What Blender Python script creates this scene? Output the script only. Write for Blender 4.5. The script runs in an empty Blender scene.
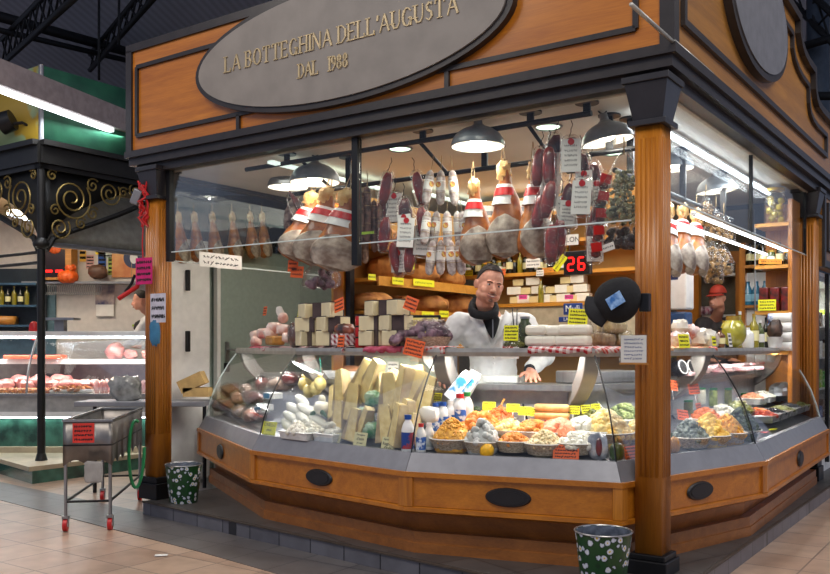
import bpy, bmesh, math, random
from mathutils import Vector, Matrix, Euler, noise
random.seed(7)
SC = bpy.context.scene
COL = SC.collection
R = math.radians
# ------------------------------------------------------------------ camera, world, exposure
cd = bpy.data.cameras.new('camera'); cam = bpy.data.objects.new('camera', cd); COL.objects.link(cam)
cam.location = (0, 0, 1.5); cam.rotation_euler = (R(90), 0, 0)
cd.sensor_width = 36; cd.lens = 36*878/830; cd.shift_y = 60/830; cd.clip_end = 200
SC.camera = cam
w = bpy.data.worlds.new('world'); SC.world = w; w.use_nodes = True
w.node_tree.nodes['Background'].inputs[0].default_value = (0.62, 0.72, 1.0, 1)
w.node_tree.nodes['Background'].inputs[1].default_value = 0.45
SC.view_settings.view_transform = 'Standard'; SC.view_settings.look = 'None'
SC.view_settings.gamma = 1; SC.view_settings.use_curve_mapping = False
SC.view_settings.exposure = 0.0
# stall frame: origin at the front right pillar, a runs along the front to the right, b runs into the stall
RX, RY, ANG = 1.461, 5.39, R(-35)
CA, SA = math.cos(R(35)), math.sin(R(35))
def SL(a, b, z=0): return Vector((RX + a*CA + b*SA, RY - a*SA + b*CA, z))
def PX(px, py, Y): return Vector(((px-415)/878*Y, Y, 1.5 + (347-py)/878*Y))
def area(name, loc, rot, sx, sy, e, col=(1,1,1)):
    l = bpy.data.lights.new(name, 'AREA'); l.shape = 'RECTANGLE'; l.size = sx; l.size_y = sy; l.energy = e; l.color = col
    o = bpy.data.objects.new(name, l); o.location = loc; o.rotation_euler = rot; COL.objects.link(o); return o
# hall lamps high above the aisle
HALL = [area('hall_lamp', (0.8, 1.2, 6.2), (0, 0, 0), 3.0, 3.0, 245, (1, .93, .82)),
        area('hall_lamp', (-4.4, 5.0, 6.2), (0, 0, 0), 3.0, 3.0, 190, (1, .9, .78)),
        area('hall_lamp', (5.8, 5.5, 6.2), (0, 0, 0), 3.0, 3.0, 190, (1, .95, .88))]
# ------------------------------------------------------------------ materials
def lin(c):
    if isinstance(c, str):
        c = [int(c[i:i+2], 16)/255 for i in (0, 2, 4)]
    return tuple(x/12.92 if x <= .04045 else ((x+.055)/1.055)**2.4 for x in c)
MC = {}
def nt(name):
    m = bpy.data.materials.new(name); m.use_nodes = True
    return m, m.node_tree.nodes, m.node_tree.links, m.node_tree.nodes['Principled BSDF']
def coords(N, L, scale=(1,1,1), rot=(0,0,0)):
    t = N.new('ShaderNodeTexCoord'); mp = N.new('ShaderNodeMapping')
    mp.inputs['Scale'].default_value = scale; mp.inputs['Rotation'].default_value = rot
    L.new(t.outputs['Object'], mp.inputs[0]); return mp.outputs[0]
def mat(name, c, rough=.5, metal=0, var=.12, scale=12, bump=0, c2=None, coat=0, stretch=(1,1,1), trans=0, detail=4, lo=.35, hi=.65, sss=0):
    if name in MC: return MC[name]
    m, N, L, B = nt(name); a = lin(c); b = lin(c2) if c2 else tuple(min(1, x*(1-var*2)) for x in a)
    n = N.new('ShaderNodeTexNoise'); n.inputs['Scale'].default_value = scale; n.inputs['Detail'].default_value = detail
    L.new(coords(N, L, stretch), n.inputs['Vector'])
    r = N.new('ShaderNodeValToRGB'); r.color_ramp.elements[0].position = lo; r.color_ramp.elements[1].position = hi
    r.color_ramp.elements[0].color = (*b, 1); r.color_ramp.elements[1].color = (*a, 1)
    L.new(n.outputs['Fac'], r.inputs[0]); L.new(r.outputs[0], B.inputs['Base Color'])
    B.inputs['Roughness'].default_value = rough; B.inputs['Metallic'].default_value = metal
    B.inputs['Coat Weight'].default_value = coat; B.inputs['Transmission Weight'].default_value = trans
    if sss:
        B.inputs['Subsurface Weight'].default_value = sss; B.inputs['Subsurface Radius'].default_value = (.02, .008, .004)
    if bump:
        bp = N.new('ShaderNodeBump'); bp.inputs['Strength'].default_value = bump; bp.inputs['Distance'].default_value = .02
        L.new(n.outputs['Fac'], bp.inputs['Height']); L.new(bp.outputs[0], B.inputs['Normal'])
    MC[name] = m; return m
def wood(name, c, c2, rough=.32, axis='X', sc=3.0, coat=.25):
    if name in MC: return MC[name]
    m, N, L, B = nt(name)
    s = {'X': (.25, 4, 4), 'Y': (4, .25, 4), 'Z': (4, 4, .25)}[axis]
    v = coords(N, L, s)
    n = N.new('ShaderNodeTexNoise'); n.inputs['Scale'].default_value = sc; n.inputs['Detail'].default_value = 8; n.inputs['Distortion'].default_value = .8
    L.new(v, n.inputs['Vector'])
    n2 = N.new('ShaderNodeTexNoise'); n2.inputs['Scale'].default_value = sc*9; n2.inputs['Detail'].default_value = 3; L.new(v, n2.inputs['Vector'])
    mx = N.new('ShaderNodeMix'); mx.inputs[0].default_value = .35; L.new(n.outputs['Fac'], mx.inputs[2]); L.new(n2.outputs['Fac'], mx.inputs[3])
    r = N.new('ShaderNodeValToRGB'); r.color_ramp.elements[0].position = .3; r.color_ramp.elements[1].position = .68
    r.color_ramp.elements[0].color = (*lin(c2), 1); r.color_ramp.elements[1].color = (*lin(c), 1)
    L.new(mx.outputs[0], r.inputs[0]); L.new(r.outputs[0], B.inputs['Base Color'])
    B.inputs['Roughness'].default_value = rough; B.inputs['Coat Weight'].default_value = coat; B.inputs['Coat Roughness'].default_value = .25
    bp = N.new('ShaderNodeBump'); bp.inputs['Strength'].default_value = .08; L.new(n2.outputs['Fac'], bp.inputs['Height']); L.new(bp.outputs[0], B.inputs['Normal'])
    MC[name] = m; return m
def emis(name, c, e):
    if name in MC: return MC[name]
    m, N, L, B = nt(name); B.inputs['Base Color'].default_value = (*lin(c), 1)
    B.inputs['Emission Color'].default_value = (*lin(c), 1); B.inputs['Emission Strength'].default_value = e
    MC[name] = m; return m
def glassy(name, tint=(1,1,1), base=.05, rough=.02, k=.9, op=0, opc=(.8,.8,.8)):
    """thin pane or film: see-through with a Fresnel gloss; op adds a share of diffuse body"""
    if name in MC: return MC[name]
    m, N, L, B = nt(name); out = [n for n in N if n.type == 'OUTPUT_MATERIAL'][0]; N.remove(B)
    t = N.new('ShaderNodeBsdfTransparent'); t.inputs[0].default_value = (*tint, 1)
    g = N.new('ShaderNodeBsdfGlossy'); g.inputs['Roughness'].default_value = rough
    f = N.new('ShaderNodeLayerWeight'); f.inputs[0].default_value = .25
    mr = N.new('ShaderNodeMapRange'); mr.inputs['To Min'].default_value = base; mr.inputs['To Max'].default_value = k
    L.new(f.outputs['Fresnel'], mr.inputs[0])
    x = N.new('ShaderNodeMixShader'); L.new(mr.outputs[0], x.inputs[0])
    if op:
        d = N.new('ShaderNodeBsdfDiffuse'); d.inputs[0].default_value = (*opc, 1)
        y = N.new('ShaderNodeMixShader'); y.inputs[0].default_value = op
        L.new(t.outputs[0], y.inputs[1]); L.new(d.outputs[0], y.inputs[2]); L.new(y.outputs[0], x.inputs[1])
        nn = N.new('ShaderNodeTexNoise'); nn.inputs['Scale'].default_value = 38; nn.inputs['Detail'].default_value = 2
        L.new(coords(N, L), nn.inputs['Vector'])
        bp = N.new('ShaderNodeBump'); bp.inputs['Strength'].default_value = .9; bp.inputs['Distance'].default_value = .02
        L.new(nn.outputs['Fac'], bp.inputs['Height']); L.new(bp.outputs[0], g.inputs['Normal'])
    else: L.new(t.outputs[0], x.inputs[1])
    L.new(g.outputs[0], x.inputs[2]); L.new(x.outputs[0], out.inputs[0])
    MC[name] = m; return m
def gingham(name, c, sc=28):
    if name in MC: return MC[name]
    m, N, L, B = nt(name); v = coords(N, L, (1,1,1), (0, 0, .6))
    s = N.new('ShaderNodeSeparateXYZ'); L.new(v, s.inputs[0]); fs = []
    ad = N.new('ShaderNodeMath'); ad.operation = 'ADD'; L.new(s.outputs[1], ad.inputs[0]); L.new(s.outputs[2], ad.inputs[1])
    for o in (s.outputs[0], ad.outputs[0]):
        q = N.new('ShaderNodeMath'); q.operation = 'MULTIPLY'; q.inputs[1].default_value = sc; L.new(o, q.inputs[0])
        f = N.new('ShaderNodeMath'); f.operation = 'FRACT'; L.new(q.outputs[0], f.inputs[0])
        g = N.new('ShaderNodeMath'); g.operation = 'GREATER_THAN'; g.inputs[1].default_value = .5; L.new(f.outputs[0], g.inputs[0]); fs.append(g)
    a = N.new('ShaderNodeMath'); a.operation = 'ADD'; L.new(fs[0].outputs[0], a.inputs[0]); L.new(fs[1].outputs[0], a.inputs[1])
    h = N.new('ShaderNodeMath'); h.operation = 'MULTIPLY'; h.inputs[1].default_value = .5; L.new(a.outputs[0], h.inputs[0])
    r = N.new('ShaderNodeMix'); r.data_type = 'RGBA'; r.inputs[6].default_value = (.75, .7, .68, 1); r.inputs[7].default_value = (*lin(c), 1)
    L.new(h.outputs[0], r.inputs[0]); L.new(r.outputs[2], B.inputs['Base Color']); B.inputs['Roughness'].default_value = .85
    MC[name] = m; return m
def tiles(name, c, c2, mortar, w, h, rot=0, off=0, rough=.35, ms=.012):
    if name in MC: return MC[name]
    m, N, L, B = nt(name); v = coords(N, L, (1,1,1), (0,0,rot))
    b = N.new('ShaderNodeTexBrick'); b.offset = off; b.inputs['Scale'].default_value = 1
    b.inputs['Brick Width'].default_value = w; b.inputs['Row Height'].default_value = h; b.inputs['Mortar Size'].default_value = ms*.5
    b.inputs['Color1'].default_value = (*lin(c), 1); b.inputs['Color2'].default_value = (*lin(c2), 1); b.inputs['Mortar'].default_value = (*lin(mortar), 1)
    L.new(v, b.inputs['Vector'])
    n = N.new('ShaderNodeTexNoise'); n.inputs['Scale'].default_value = 5; n.inputs['Detail'].default_value = 8; L.new(v, n.inputs['Vector'])
    mx = N.new('ShaderNodeMix'); mx.data_type = 'RGBA'; mx.blend_type = 'MULTIPLY'; mx.inputs[0].default_value = .55
    r = N.new('ShaderNodeValToRGB'); r.color_ramp.elements[0].position = .3; r.color_ramp.elements[1].position = .6; r.color_ramp.elements[0].color = (.55,.52,.5,1)
    L.new(n.outputs['Fac'], r.inputs[0]); L.new(b.outputs['Color'], mx.inputs[6]); L.new(r.outputs[0], mx.inputs[7])
    L.new(mx.outputs[2], B.inputs['Base Color']); B.inputs['Roughness'].default_value = rough
    bp = N.new('ShaderNodeBump'); bp.inputs['Strength'].default_value = .25; bp.inputs['Distance'].default_value = .01; bp.invert = True
    L.new(b.outputs['Fac'], bp.inputs['Height']); L.new(bp.outputs[0], B.inputs['Normal'])
    MC[name] = m; return m
M_WOOD = wood('orange_wood', 'C2781F', '96530F', .3, 'X')
M_WOODV = wood('orange_wood_upright', 'C67E28', '905012', .3, 'Z')
M_WOODS = wood('shelf_wood', 'C98A3A', 'A0661F', .45, 'X')
M_DARKW = mat('dark_moulding', '2C2625', .38, var=.15)
M_BLACK = mat('black_metal', '17171A', .4, .3)
M_STEEL = mat('brushed_steel', 'A9A9A8', .3, .85, var=.08, scale=30, stretch=(1,1,.1))
M_GREY = mat('grey_painted_metal', '8E8E92', .38, .35, var=.06)
M_ARM = mat('grey_arm_paint', '8A847E', .45, .1, var=.05)
M_CREAM = mat('cream_ceiling', 'DDD8CE', .8, var=.04, scale=3)
M_GLASS = glassy('clear_glass', (.98,.99,.985), .012, .015, .35)
M_FILM = glassy('plastic_film', (.97,.97,.97), .03, .08, .5, .025, (.8,.78,.74))
M_WHITE = mat('white_enamel', 'E8E6E2', .4, var=.04)
M_PAPER = mat('paper', 'ECE9E2', .8, var=.04)
M_ORANGE = mat('orange_card', 'F06A30', .6, var=.05)
M_YELLOW = mat('yellow_card', 'F2EE22', .6, var=.04)
M_CREAMCARD = mat('cream_card', 'E6DDA6', .6, var=.04)
M_INK = mat('ink', '1B1B20', .7, var=.02)
M_REDINK = mat('red_ink', 'B5241C', .7, var=.02)
M_RED = mat('red_plastic', 'C01818', .35, var=.05)
M_ROPE = mat('string', 'B49A70', .9, var=.2, scale=80)
M_BULB = emis('lamp_bulb_glow', 'FFF4E4', 14)
M_TUBE = emis('tube_glow', 'EAF4FF', 9)
# ------------------------------------------------------------------ mesh builder
def wm(o):
    m = o.matrix_basis.copy()
    while o.parent: o = o.parent; m = o.matrix_basis @ m
    return m
class MB:
    def __init__(s, mtx=None): s.v = []; s.f = []; s.m = mtx or Matrix(); s.fm = []; s.mi = 0
    def add(s, vs, fs, m=None):
        k = len(s.v); mm = s.m @ m if m is not None else s.m
        s.v += [mm @ Vector(v) for v in vs]; s.f += [tuple(i+k for i in f) for f in fs]; s.fm += [s.mi]*len(fs); return s
    def box(s, c, d, rot=None, taper=1):
        x, y, z = [q/2 for q in d]; t = taper
        vs = [(-x,-y,-z),(x,-y,-z),(x,y,-z),(-x,y,-z),(-x*t,-y*t,z),(x*t,-y*t,z),(x*t,y*t,z),(-x*t,y*t,z)]
        m = Matrix.Translation(c)
        if rot: m = m @ Euler(rot).to_matrix().to_4x4()
        return s.add(vs, [(0,3,2,1),(4,5,6,7),(0,1,5,4),(1,2,6,5),(2,3,7,6),(3,0,4,7)], m)
    def b2(s, p, q): return s.box([(a+b)/2 for a, b in zip(p, q)], [abs(b-a) for a, b in zip(p, q)])
    def cyl(s, p0, p1, r0, r1=None, n=12, cap=True):
        r1 = r0 if r1 is None else r1; p0 = Vector(p0); p1 = Vector(p1); d = p1-p0
        q = d.to_track_quat('Z', 'Y').to_matrix() if d.length > 1e-9 else Matrix.Identity(3)
        vs = []
        for p, r in ((p0, r0), (p1, r1)):
            for i in range(n):
                a = 2*math.pi*i/n; vs.append(p + q @ Vector((r*math.cos(a), r*math.sin(a), 0)))
        fs = [(i, (i+1) % n, n+(i+1) % n, n+i) for i in range(n)]
        if cap: fs += [tuple(range(n))[::-1], tuple(range(n, 2*n))]
        return s.add(vs, fs)
    def tube(s, pts, r, n=8, closed=False):
        pts = [Vector(p) for p in pts]; k = len(pts); vs = []
        rr = r if isinstance(r, (list, tuple)) else [r]*k; up = None
        for i, p in enumerate(pts):
            a = pts[(i-1) % k] if (closed or i) else pts[0]; b = pts[(i+1) % k] if (closed or i < k-1) else pts[-1]
            d = (b-a).normalized()
            if up is None: up = Vector((0,0,1)) if abs(d.z) < .9 else Vector((1,0,0))
            x = d.cross(up).normalized(); y = x.cross(d).normalized(); up = y
            for j in range(n):
                t = 2*math.pi*j/n; vs.append(p + (x*math.cos(t) + y*math.sin(t))*rr[i])
        fs = []
        for i in range(k if closed else k-1):
            for j in range(n):
                i2 = (i+1) % k; fs.append((i*n+j, i*n+(j+1) % n, i2*n+(j+1) % n, i2*n+j))
        if not closed: fs += [tuple(range(n))[::-1], tuple(range((k-1)*n, k*n))]
        return s.add(vs, fs)
    def lathe(s, prof, c=(0,0,0), n=24, sq=(1,1), m=None, cap=True):
        vs = [(r*math.cos(2*math.pi*j/n)*sq[0], r*math.sin(2*math.pi*j/n)*sq[1], z) for r, z in prof for j in range(n)]
        fs = [(i*n+j, i*n+(j+1) % n, (i+1)*n+(j+1) % n, (i+1)*n+j) for i in range(len(prof)-1) for j in range(n)]
        if cap and prof[0][0] > 1e-4: fs.append(tuple(range(n))[::-1])
        if cap and prof[-1][0] > 1e-4: fs.append(tuple(range((len(prof)-1)*n, len(prof)*n)))
        return s.add(vs, fs, Matrix.Translation(c) @ (m or Matrix()))
    def prism(s, poly, z0, z1, poly2=None):
        """poly in xy from z0 to z1 (poly2: other outline at the top)"""
        n = len(poly); p2 = poly2 or poly
        vs = [(x, y, z0) for x, y in poly] + [(x, y, z1) for x, y in p2]
        return s.add(vs, [tuple(range(n))[::-1], tuple(range(n, 2*n))] + [(i, (i+1) % n, n+(i+1) % n, n+i) for i in range(n)])
    def blob(s, c, r, nz=.0, fr=3.0, seg=14, rot=None, seed=0, sup=1.0):
        """ellipsoid with lumps; sup<1 makes it boxier"""
        rx, ry, rz = (r, r, r) if not isinstance(r, (tuple, list)) else r
        rings = max(6, seg//2+2); vs = []; m = Matrix.Translation(c)
        if rot: m = m @ Euler(rot).to_matrix().to_4x4()
        pw = lambda t: math.copysign(abs(t)**sup, t)
        for i in range(rings+1):
            th = math.pi*i/rings
            for j in range(seg):
                ph = 2*math.pi*j/seg
                v = Vector((pw(math.sin(th))*pw(math.cos(ph)), pw(math.sin(th))*pw(math.sin(ph)), pw(math.cos(th))))
                if nz: v *= 1 + nz*noise.noise(v*fr + Vector((seed*3.7, seed*1.3, seed)))
                vs.append((v.x*rx, v.y*ry, v.z*rz))
        fs = [(i*seg+j, (i+1)*seg+j, (i+1)*seg+(j+1) % seg, i*seg+(j+1) % seg) for i in range(rings) for j in range(seg)]
        return s.add(vs, fs, m)
    def grid(s, fn, nu, nv):
        vs = [fn(i/nu, j/nv) for i in range(nu+1) for j in range(nv+1)]
        return s.add(vs, [(i*(nv+1)+j, (i+1)*(nv+1)+j, (i+1)*(nv+1)+j+1, i*(nv+1)+j+1) for i in range(nu) for j in range(nv)])
    def build(s, name, mtl, parent=None, world=False, smooth=None, bevel=0, solid=0, sub=0, loc=None, rot=None, weld=False):
        me = bpy.data.meshes.new(name); vs = s.v
        if parent is not None and world: inv = wm(parent).inverted(); vs = [inv @ v for v in vs]
        me.from_pydata([tuple(v) for v in vs], [], s.f)
        ml = mtl if isinstance(mtl, (list, tuple)) else [mtl]
        for q in ml: me.materials.append(q)
        if len(ml) > 1:
            for p, k in zip(me.polygons, s.fm): p.material_index = k
        b = bmesh.new(); b.from_mesh(me)
        if weld: bmesh.ops.remove_doubles(b, verts=b.verts, dist=1e-5)
        bmesh.ops.recalc_face_normals(b, faces=b.faces); b.to_mesh(me); b.free()
        o = bpy.data.objects.new(name, me); COL.objects.link(o)
        if parent is not None: o.parent = parent
        if loc is not None: o.location = loc
        if rot is not None: o.rotation_euler = rot
        if bevel:
            q = o.modifiers.new('bevel', 'BEVEL'); q.width = bevel; q.segments = 2; q.limit_method = 'ANGLE'
        if solid: q = o.modifiers.new('solid', 'SOLIDIFY'); q.thickness = solid; q.offset = 0
        if sub: q = o.modifiers.new('sub', 'SUBSURF'); q.levels = sub; q.render_levels = sub
        if smooth is None: smooth = True
        if smooth:
            for p in me.polygons: p.use_smooth = True
            e = me.attributes.get('sharp_edge') or me.attributes.new('sharp_edge', 'BOOLEAN', 'EDGE')
            b = bmesh.new(); b.from_mesh(me); b.edges.ensure_lookup_table()
            for ed in b.edges:
                if len(ed.link_faces) == 2 and ed.calc_face_angle(0) > R(38): e.data[ed.index].value = True
            b.free()
        return o
def tag(o, label=None, cat=None, group=None, kind=None):
    for k, v in (('label', label), ('category', cat), ('group', group), ('kind', kind)):
        if v: o[k] = v
    return o
def thing(name, label, cat, loc=(0,0,0), rz=0, group=None, rot=None):
    o = bpy.data.objects.new(name, None); o.empty_display_size = .1; COL.objects.link(o)
    o.location = loc; o.rotation_euler = rot or (0, 0, rz); return tag(o, label, cat, group)
def struct(o): o['kind'] = 'structure'; return o
def dup(o, loc=None, rot=None, label=None, group=None, scale=None, parent=None):
    c = o.copy(); COL.objects.link(c)
    if parent is not None: c.parent = parent
    elif loc is not None or rot is not None or label: pass
    if loc is not None: c.location = loc
    if rot is not None: c.rotation_euler = rot if not isinstance(rot, (int, float)) else (0, 0, rot)
    if scale: c.scale = (scale,)*3 if isinstance(scale, (int, float)) else scale
    if label: c['label'] = label
    if group: c['group'] = group
    for ch in list(o.children): dup(ch, parent=c)
    return c
def text(name, body, size, mtl, parent, loc, rot, ext=.001, align='CENTER', sx=1):
    cu = bpy.data.curves.new(name, 'FONT'); cu.body = body; cu.size = size; cu.extrude = ext; cu.align_x = align; cu.align_y = 'CENTER'
    cu.materials.append(mtl); t = bpy.data.objects.new('tmp', cu); COL.objects.link(t)
    bpy.context.view_layer.update()
    me = bpy.data.meshes.new_from_object(t.evaluated_get(bpy.context.evaluated_depsgraph_get()))
    COL.objects.unlink(t); bpy.data.objects.remove(t)
    o = bpy.data.objects.new(name, me); COL.objects.link(o); o.parent = parent; o.location = loc; o.rotation_euler = rot; o.scale = (sx, 1, 1)
    return o
def scribble(mb, w, h, rows, y=-.0015, seed=0, th=.0035):
    """rows of short pen strokes on a card lying in the xz plane"""
    rd = random.Random(seed)
    for i in range(rows):
        z = h*(.5 - (i+.75)/(rows+.5)); x = -w*.42
        while x < w*.38:
            l = rd.uniform(.03, .09)*w*1.4
            mb.box((x+l/2, y, z + rd.uniform(-.02,.02)*h), (l, .001, th*rd.uniform(.8,1.6)), (0, rd.uniform(-.9,.9), 0))
            mb.box((x+l*.4, y, z), (th*.9, .001, h/(rows+1)*.55), (0, rd.uniform(-.4,.4), 0)); x += l*1.15
def card(name, label, cat, loc, w, h, rz, mtl, rows=3, tilt=0, lean=0, txt=None, group=None, seed=None, stand=True, ink=None):
    """a price card: sheet + handwriting"""
    t = thing(name, label, cat, loc, group=group, rot=(lean, tilt, rz))
    MB().box((0,0,0), (w, .002, h)).build('sheet', mtl, t, smooth=False)
    if txt:
        for i, (s, k) in enumerate(txt):
            text('lettering', s, k, ink or M_INK, t, (0, -.0016, h*(.5-(i+.6)/(len(txt)+.2))), (R(90), 0, 0), .0004)
    else:
        m = MB(); scribble(m, w, h, rows, seed=seed if seed is not None else random.randint(0, 9999), th=max(.0025, h*.045)); m.build('handwriting', ink or M_INK, t, smooth=False)
    return t
# ================================================================== HALL SHELL
struct(MB().box((0, 8, -.05), (44, 44, .1)).build('floor', tiles('floor_tiles', 'B79C86', 'A58873', '6E5F55', .42, .42, R(35), 0, .3), smooth=False))
band = [(-2.3,7.9),(1.15,4.75),(1.3,3.9),(.9,3.7),(-1.57,6.42),(-4.07,8.6),(-7.5,11.6),(-8,11),(-8.2,12.6),(-4.58,9.68),(-2.45,8.0)]
band = [(-8,12.0),(-4.07,8.6),(-1.57,6.42),(.95,4.05),(1.2,4.55),(-2.2,7.75),(-4.58,9.72),(-8,12.9)]
struct(MB().prism(band, 0, .004).build('trim_1', tiles('dark_floor_tiles', '66615F', '585453', '38363A', .42, .42, R(35), 0, .35), smooth=False))
kerb = [(x*1.015, y*1.015) for x, y in [(-2.40,7.75),(1.15,4.60),(1.36,4.70),(1.70,5.22),(5.1,10.08),(3.4,13.6),(.9,12.6)]]
struct(MB().prism(kerb, 0, .112).build('kerb', tiles('kerb_slate_tiles', '6B6A70', '5D5C63', '2C2C30', .30, .35, R(-42), 0, .3), smooth=False))
def off(poly, d):
    c = Vector((sum(p[0] for p in poly)/len(poly), sum(p[1] for p in poly)/len(poly))); return [tuple(Vector(p)+(c-Vector(p)).normalized()*d) for p in poly]
struct(MB().prism(off(kerb, -.012), .108, .118).build('trim_2', mat('kerb_nosing', '4A4038', .5, var=.2), smooth=False))
struct(MB().prism(off(kerb, .03), .10, .12).build('platform', tiles('platform_tiles', '4E4B49', '454240', '2A2A2A', .45, .45, R(-35), 0, .4), smooth=False))
# roof of the market hall: corrugated sheets on steel
m, N, L, B = nt('roof_sheets'); v = coords(N, L, (1,1,1), (0,0,R(20)))
wv = N.new('ShaderNodeTexWave'); wv.inputs['Scale'].default_value = 2.2; L.new(v, wv.inputs['Vector'])
rr = N.new('ShaderNodeValToRGB'); rr.color_ramp.elements[0].color = (.26,.28,.34,1); rr.color_ramp.elements[1].color = (.5,.54,.64,1)
nn = N.new('ShaderNodeTexNoise'); nn.inputs['Scale'].default_value = .8; L.new(v, nn.inputs['Vector'])
mx = N.new('ShaderNodeMix'); mx.inputs[0].default_value = .6; L.new(wv.outputs['Fac'], mx.inputs[2]); L.new(nn.outputs['Fac'], mx.inputs[3])
L.new(mx.outputs[0], rr.inputs[0]); L.new(rr.outputs[0], B.inputs['Base Color']); B.inputs['Roughness'].default_value = .7
bp = N.new('ShaderNodeBump'); bp.inputs['Strength'].default_value = .6; L.new(wv.outputs['Fac'], bp.inputs['Height']); L.new(bp.outputs[0], B.inputs['Normal'])
roofm = m
struct(MB().add([(-16,9,9.2),(16,9,9.2),(16,24,5.6),(-16,24,5.6),(-16,9,9.3),(16,9,9.3),(16,24,5.7),(-16,24,5.7)], [(0,1,2,3),(7,6,5,4),(0,4,5,1),(1,5,6,2),(2,6,7,3),(3,7,4,0)]).build('ceiling', roofm, smooth=False))
struct(MB().box((0, 24, 3.2), (40, .2, 6.4)).build('wall_back', mat('hall_back_wall', '3A3D44', .9, var=.2, scale=2), smooth=False))
M_TRUSS = mat('roof_steel', '15171B', .6, .2)
def truss(p, q, dz, group, label):
    t = thing('roof_truss', label, 'roof truss', p, group=group); p = Vector(p); q = Vector(q); m = MB(); d = (q-p); n = max(4, int(d.length/.45))
    up = Vector((0,0,dz))
    m.cyl(p, q, .05, n=6); m.cyl(p+up, q+up, .05, n=6); m.build('chord', M_TRUSS, t, world=True)
    m = MB()
    for i in range(n):
        a = p+d*(i/n); b = p+d*((i+1)/n)
        m.cyl(a, b+up, .018, n=5); m.cyl(a+up, b, .018, n=5)
    m.build('lattice', M_TRUSS, t, world=True); return t
truss(PX(2, 64, 15), PX(92, -18, 10.5), .42, 'hall roof trusses', 'dark steel lattice truss crossing the top left corner under the roof')
truss(PX(90, 70, 17), PX(170, -20, 12), .3, 'hall roof trusses', 'dark roof truss rising behind the left end of the timber canopy')
truss(PX(780, -10, 14), PX(845, 55, 12), .4, 'hall roof trusses', 'dark lattice truss in the top right corner beyond the canopy')
for i, (p, q, r, lb) in enumerate([(PX(-10,14,14), PX(150,58,17), .09, 'thick black steel purlin running down to the right under the left roof'),
    (PX(-10,28,14), PX(150,66,17), .05, 'thinner black steel purlin just below the thick one at left'),
    (PX(790,50,13), PX(860,30,12), .06, 'dark steel tie bar below the top right truss'), (PX(790,96,13), PX(860,96,12), .06, 'lower dark tie bar crossing the blue column at right')]):
    tag(MB().cyl(p, q, r, n=8).build('roof_bar', M_TRUSS), lb, 'roof beam')
for px, lb in ((99, 'thin black suspension rod left of the pair at top left'), (119, 'thin black suspension rod beside the timber canopy')):
    tag(MB().cyl(PX(px,-20,12), PX(px,80 if px==99 else 45,12), .018, n=6).build('suspension_rod', M_TRUSS), lb, 'rod')
tag(MB().cyl(PX(818,200,13)-Vector((0,0,3.6)), PX(818,-40,13), .16, n=20).build('hall_column', mat('blue_steel_column', '3A4654', .5, .2)), 'blue grey steel hall column beyond the right end of the canopy', 'column')
# ================================================================== CANOPY (timber fascia with dark mouldings)
can = thing('stall_canopy', 'orange timber canopy with dark mouldings over the corner delicatessen stall', 'canopy', SL(0,0,3.15), ANG)
def CL(p): return (p[0], p[1], p[2]-3.15)
A0, A1, B0, B1 = -4.93, .16, -.12, 6.3
ZF0, ZF1 = 3.28, 4.21
def cbox(mb, a0, a1, b0, b1, z0, z1): mb.b2((a0, b0, z0-3.15), (a1, b1, z1-3.15))
m = MB(); cbox(m, A0, A1, B0, B0+.06, ZF0, ZF1); m.build('front_panel', M_WOOD, can, smooth=False)
m = MB(); cbox(m, A0, A0+.06, B0+.06, 3.0, ZF0, ZF1); m.build('end_panel', M_WOOD, can, smooth=False)
# the right fascia has a stepped, curved top
prof = [(-.12,4.62),(3.20,4.47),(3.23,4.47),(3.23,4.34),(3.30,4.26),(3.42,4.21),(3.60,4.18),(3.90,4.17),(3.92,4.0),(3.97,3.93),(4.07,3.885),(4.25,3.87),(6.3,3.87)]
def curve_prof(d):   # inset copy
    return [(max(-.12+d, b-d if b > 3 else b+d), z-d*.9) for b, z in prof]
def sidepanel(poly, a0, a1):
    mb = MB(); n = len(poly)
    vs = [(a0, b, z-3.15) for b, z in poly]+[(a1, b, z-3.15) for b, z in poly]
    return mb.add(vs, [tuple(range(n)), tuple(range(n, 2*n))[::-1]]+[(i, (i+1) % n, n+(i+1) % n, n+i) for i in range(n)])
sidepanel([(-.12,ZF0),(6.3,ZF0)]+prof[::-1], A1-.06, A1).build('side_panel', wood('orange_wood_side', 'B0782E', '85561C', .35, 'Y'), can, smooth=False)
def strip(mb, pts, w, a0, a1):
    pts = [Vector(p) for p in pts]; closed = (pts[0]-pts[-1]).length < 1e-6
    if closed: pts = pts[:-1]
    n = len(pts); vs = []
    for i, p in enumerate(pts):
        e = (p-pts[i-1]).normalized() if (i or closed) else (pts[1]-p).normalized(); g = (pts[(i+1) % n]-p).normalized() if (i < n-1 or closed) else e
        n1 = Vector((-e.y, e.x)); n2 = Vector((-g.y, g.x)); k = (n1+n2)/max(.35, 1+n1.dot(n2))*w/2
        vs += [(a0, p.x+k.x, p.y+k.y-3.15), (a1, p.x+k.x, p.y+k.y-3.15), (a1, p.x-k.x, p.y-k.y-3.15), (a0, p.x-k.x, p.y-k.y-3.15)]
    fs = [(i*4+j, i*4+(j+1) % 4, (i+1) % n*4+(j+1) % 4, (i+1) % n*4+j) for i in range(n if closed else n-1) for j in range(4)]
    if not closed: fs += [(0,1,2,3), (4*n-1,4*n-2,4*n-3,4*n-4)]
    mb.add(vs, fs)
m = MB(); strip(m, prof, .07, A1-.05, A1+.05); m.build('side_edge_moulding', M_DARKW, can, smooth=False)
m = MB(); strip(m, [(.05,4.40),(3.02,4.27),(3.02,4.15),(3.10,4.07),(3.24,4.02),(3.42,3.99),(3.70,3.98),(3.72,3.82),(3.78,3.74),(3.90,3.70),(4.1,3.68),(4.6,3.68),(4.6,3.47),(.05,3.47),(.05,4.40)], .045, A1-.01, A1+.03); m.build('side_panel_moulding', M_DARKW, can, smooth=False)
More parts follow.
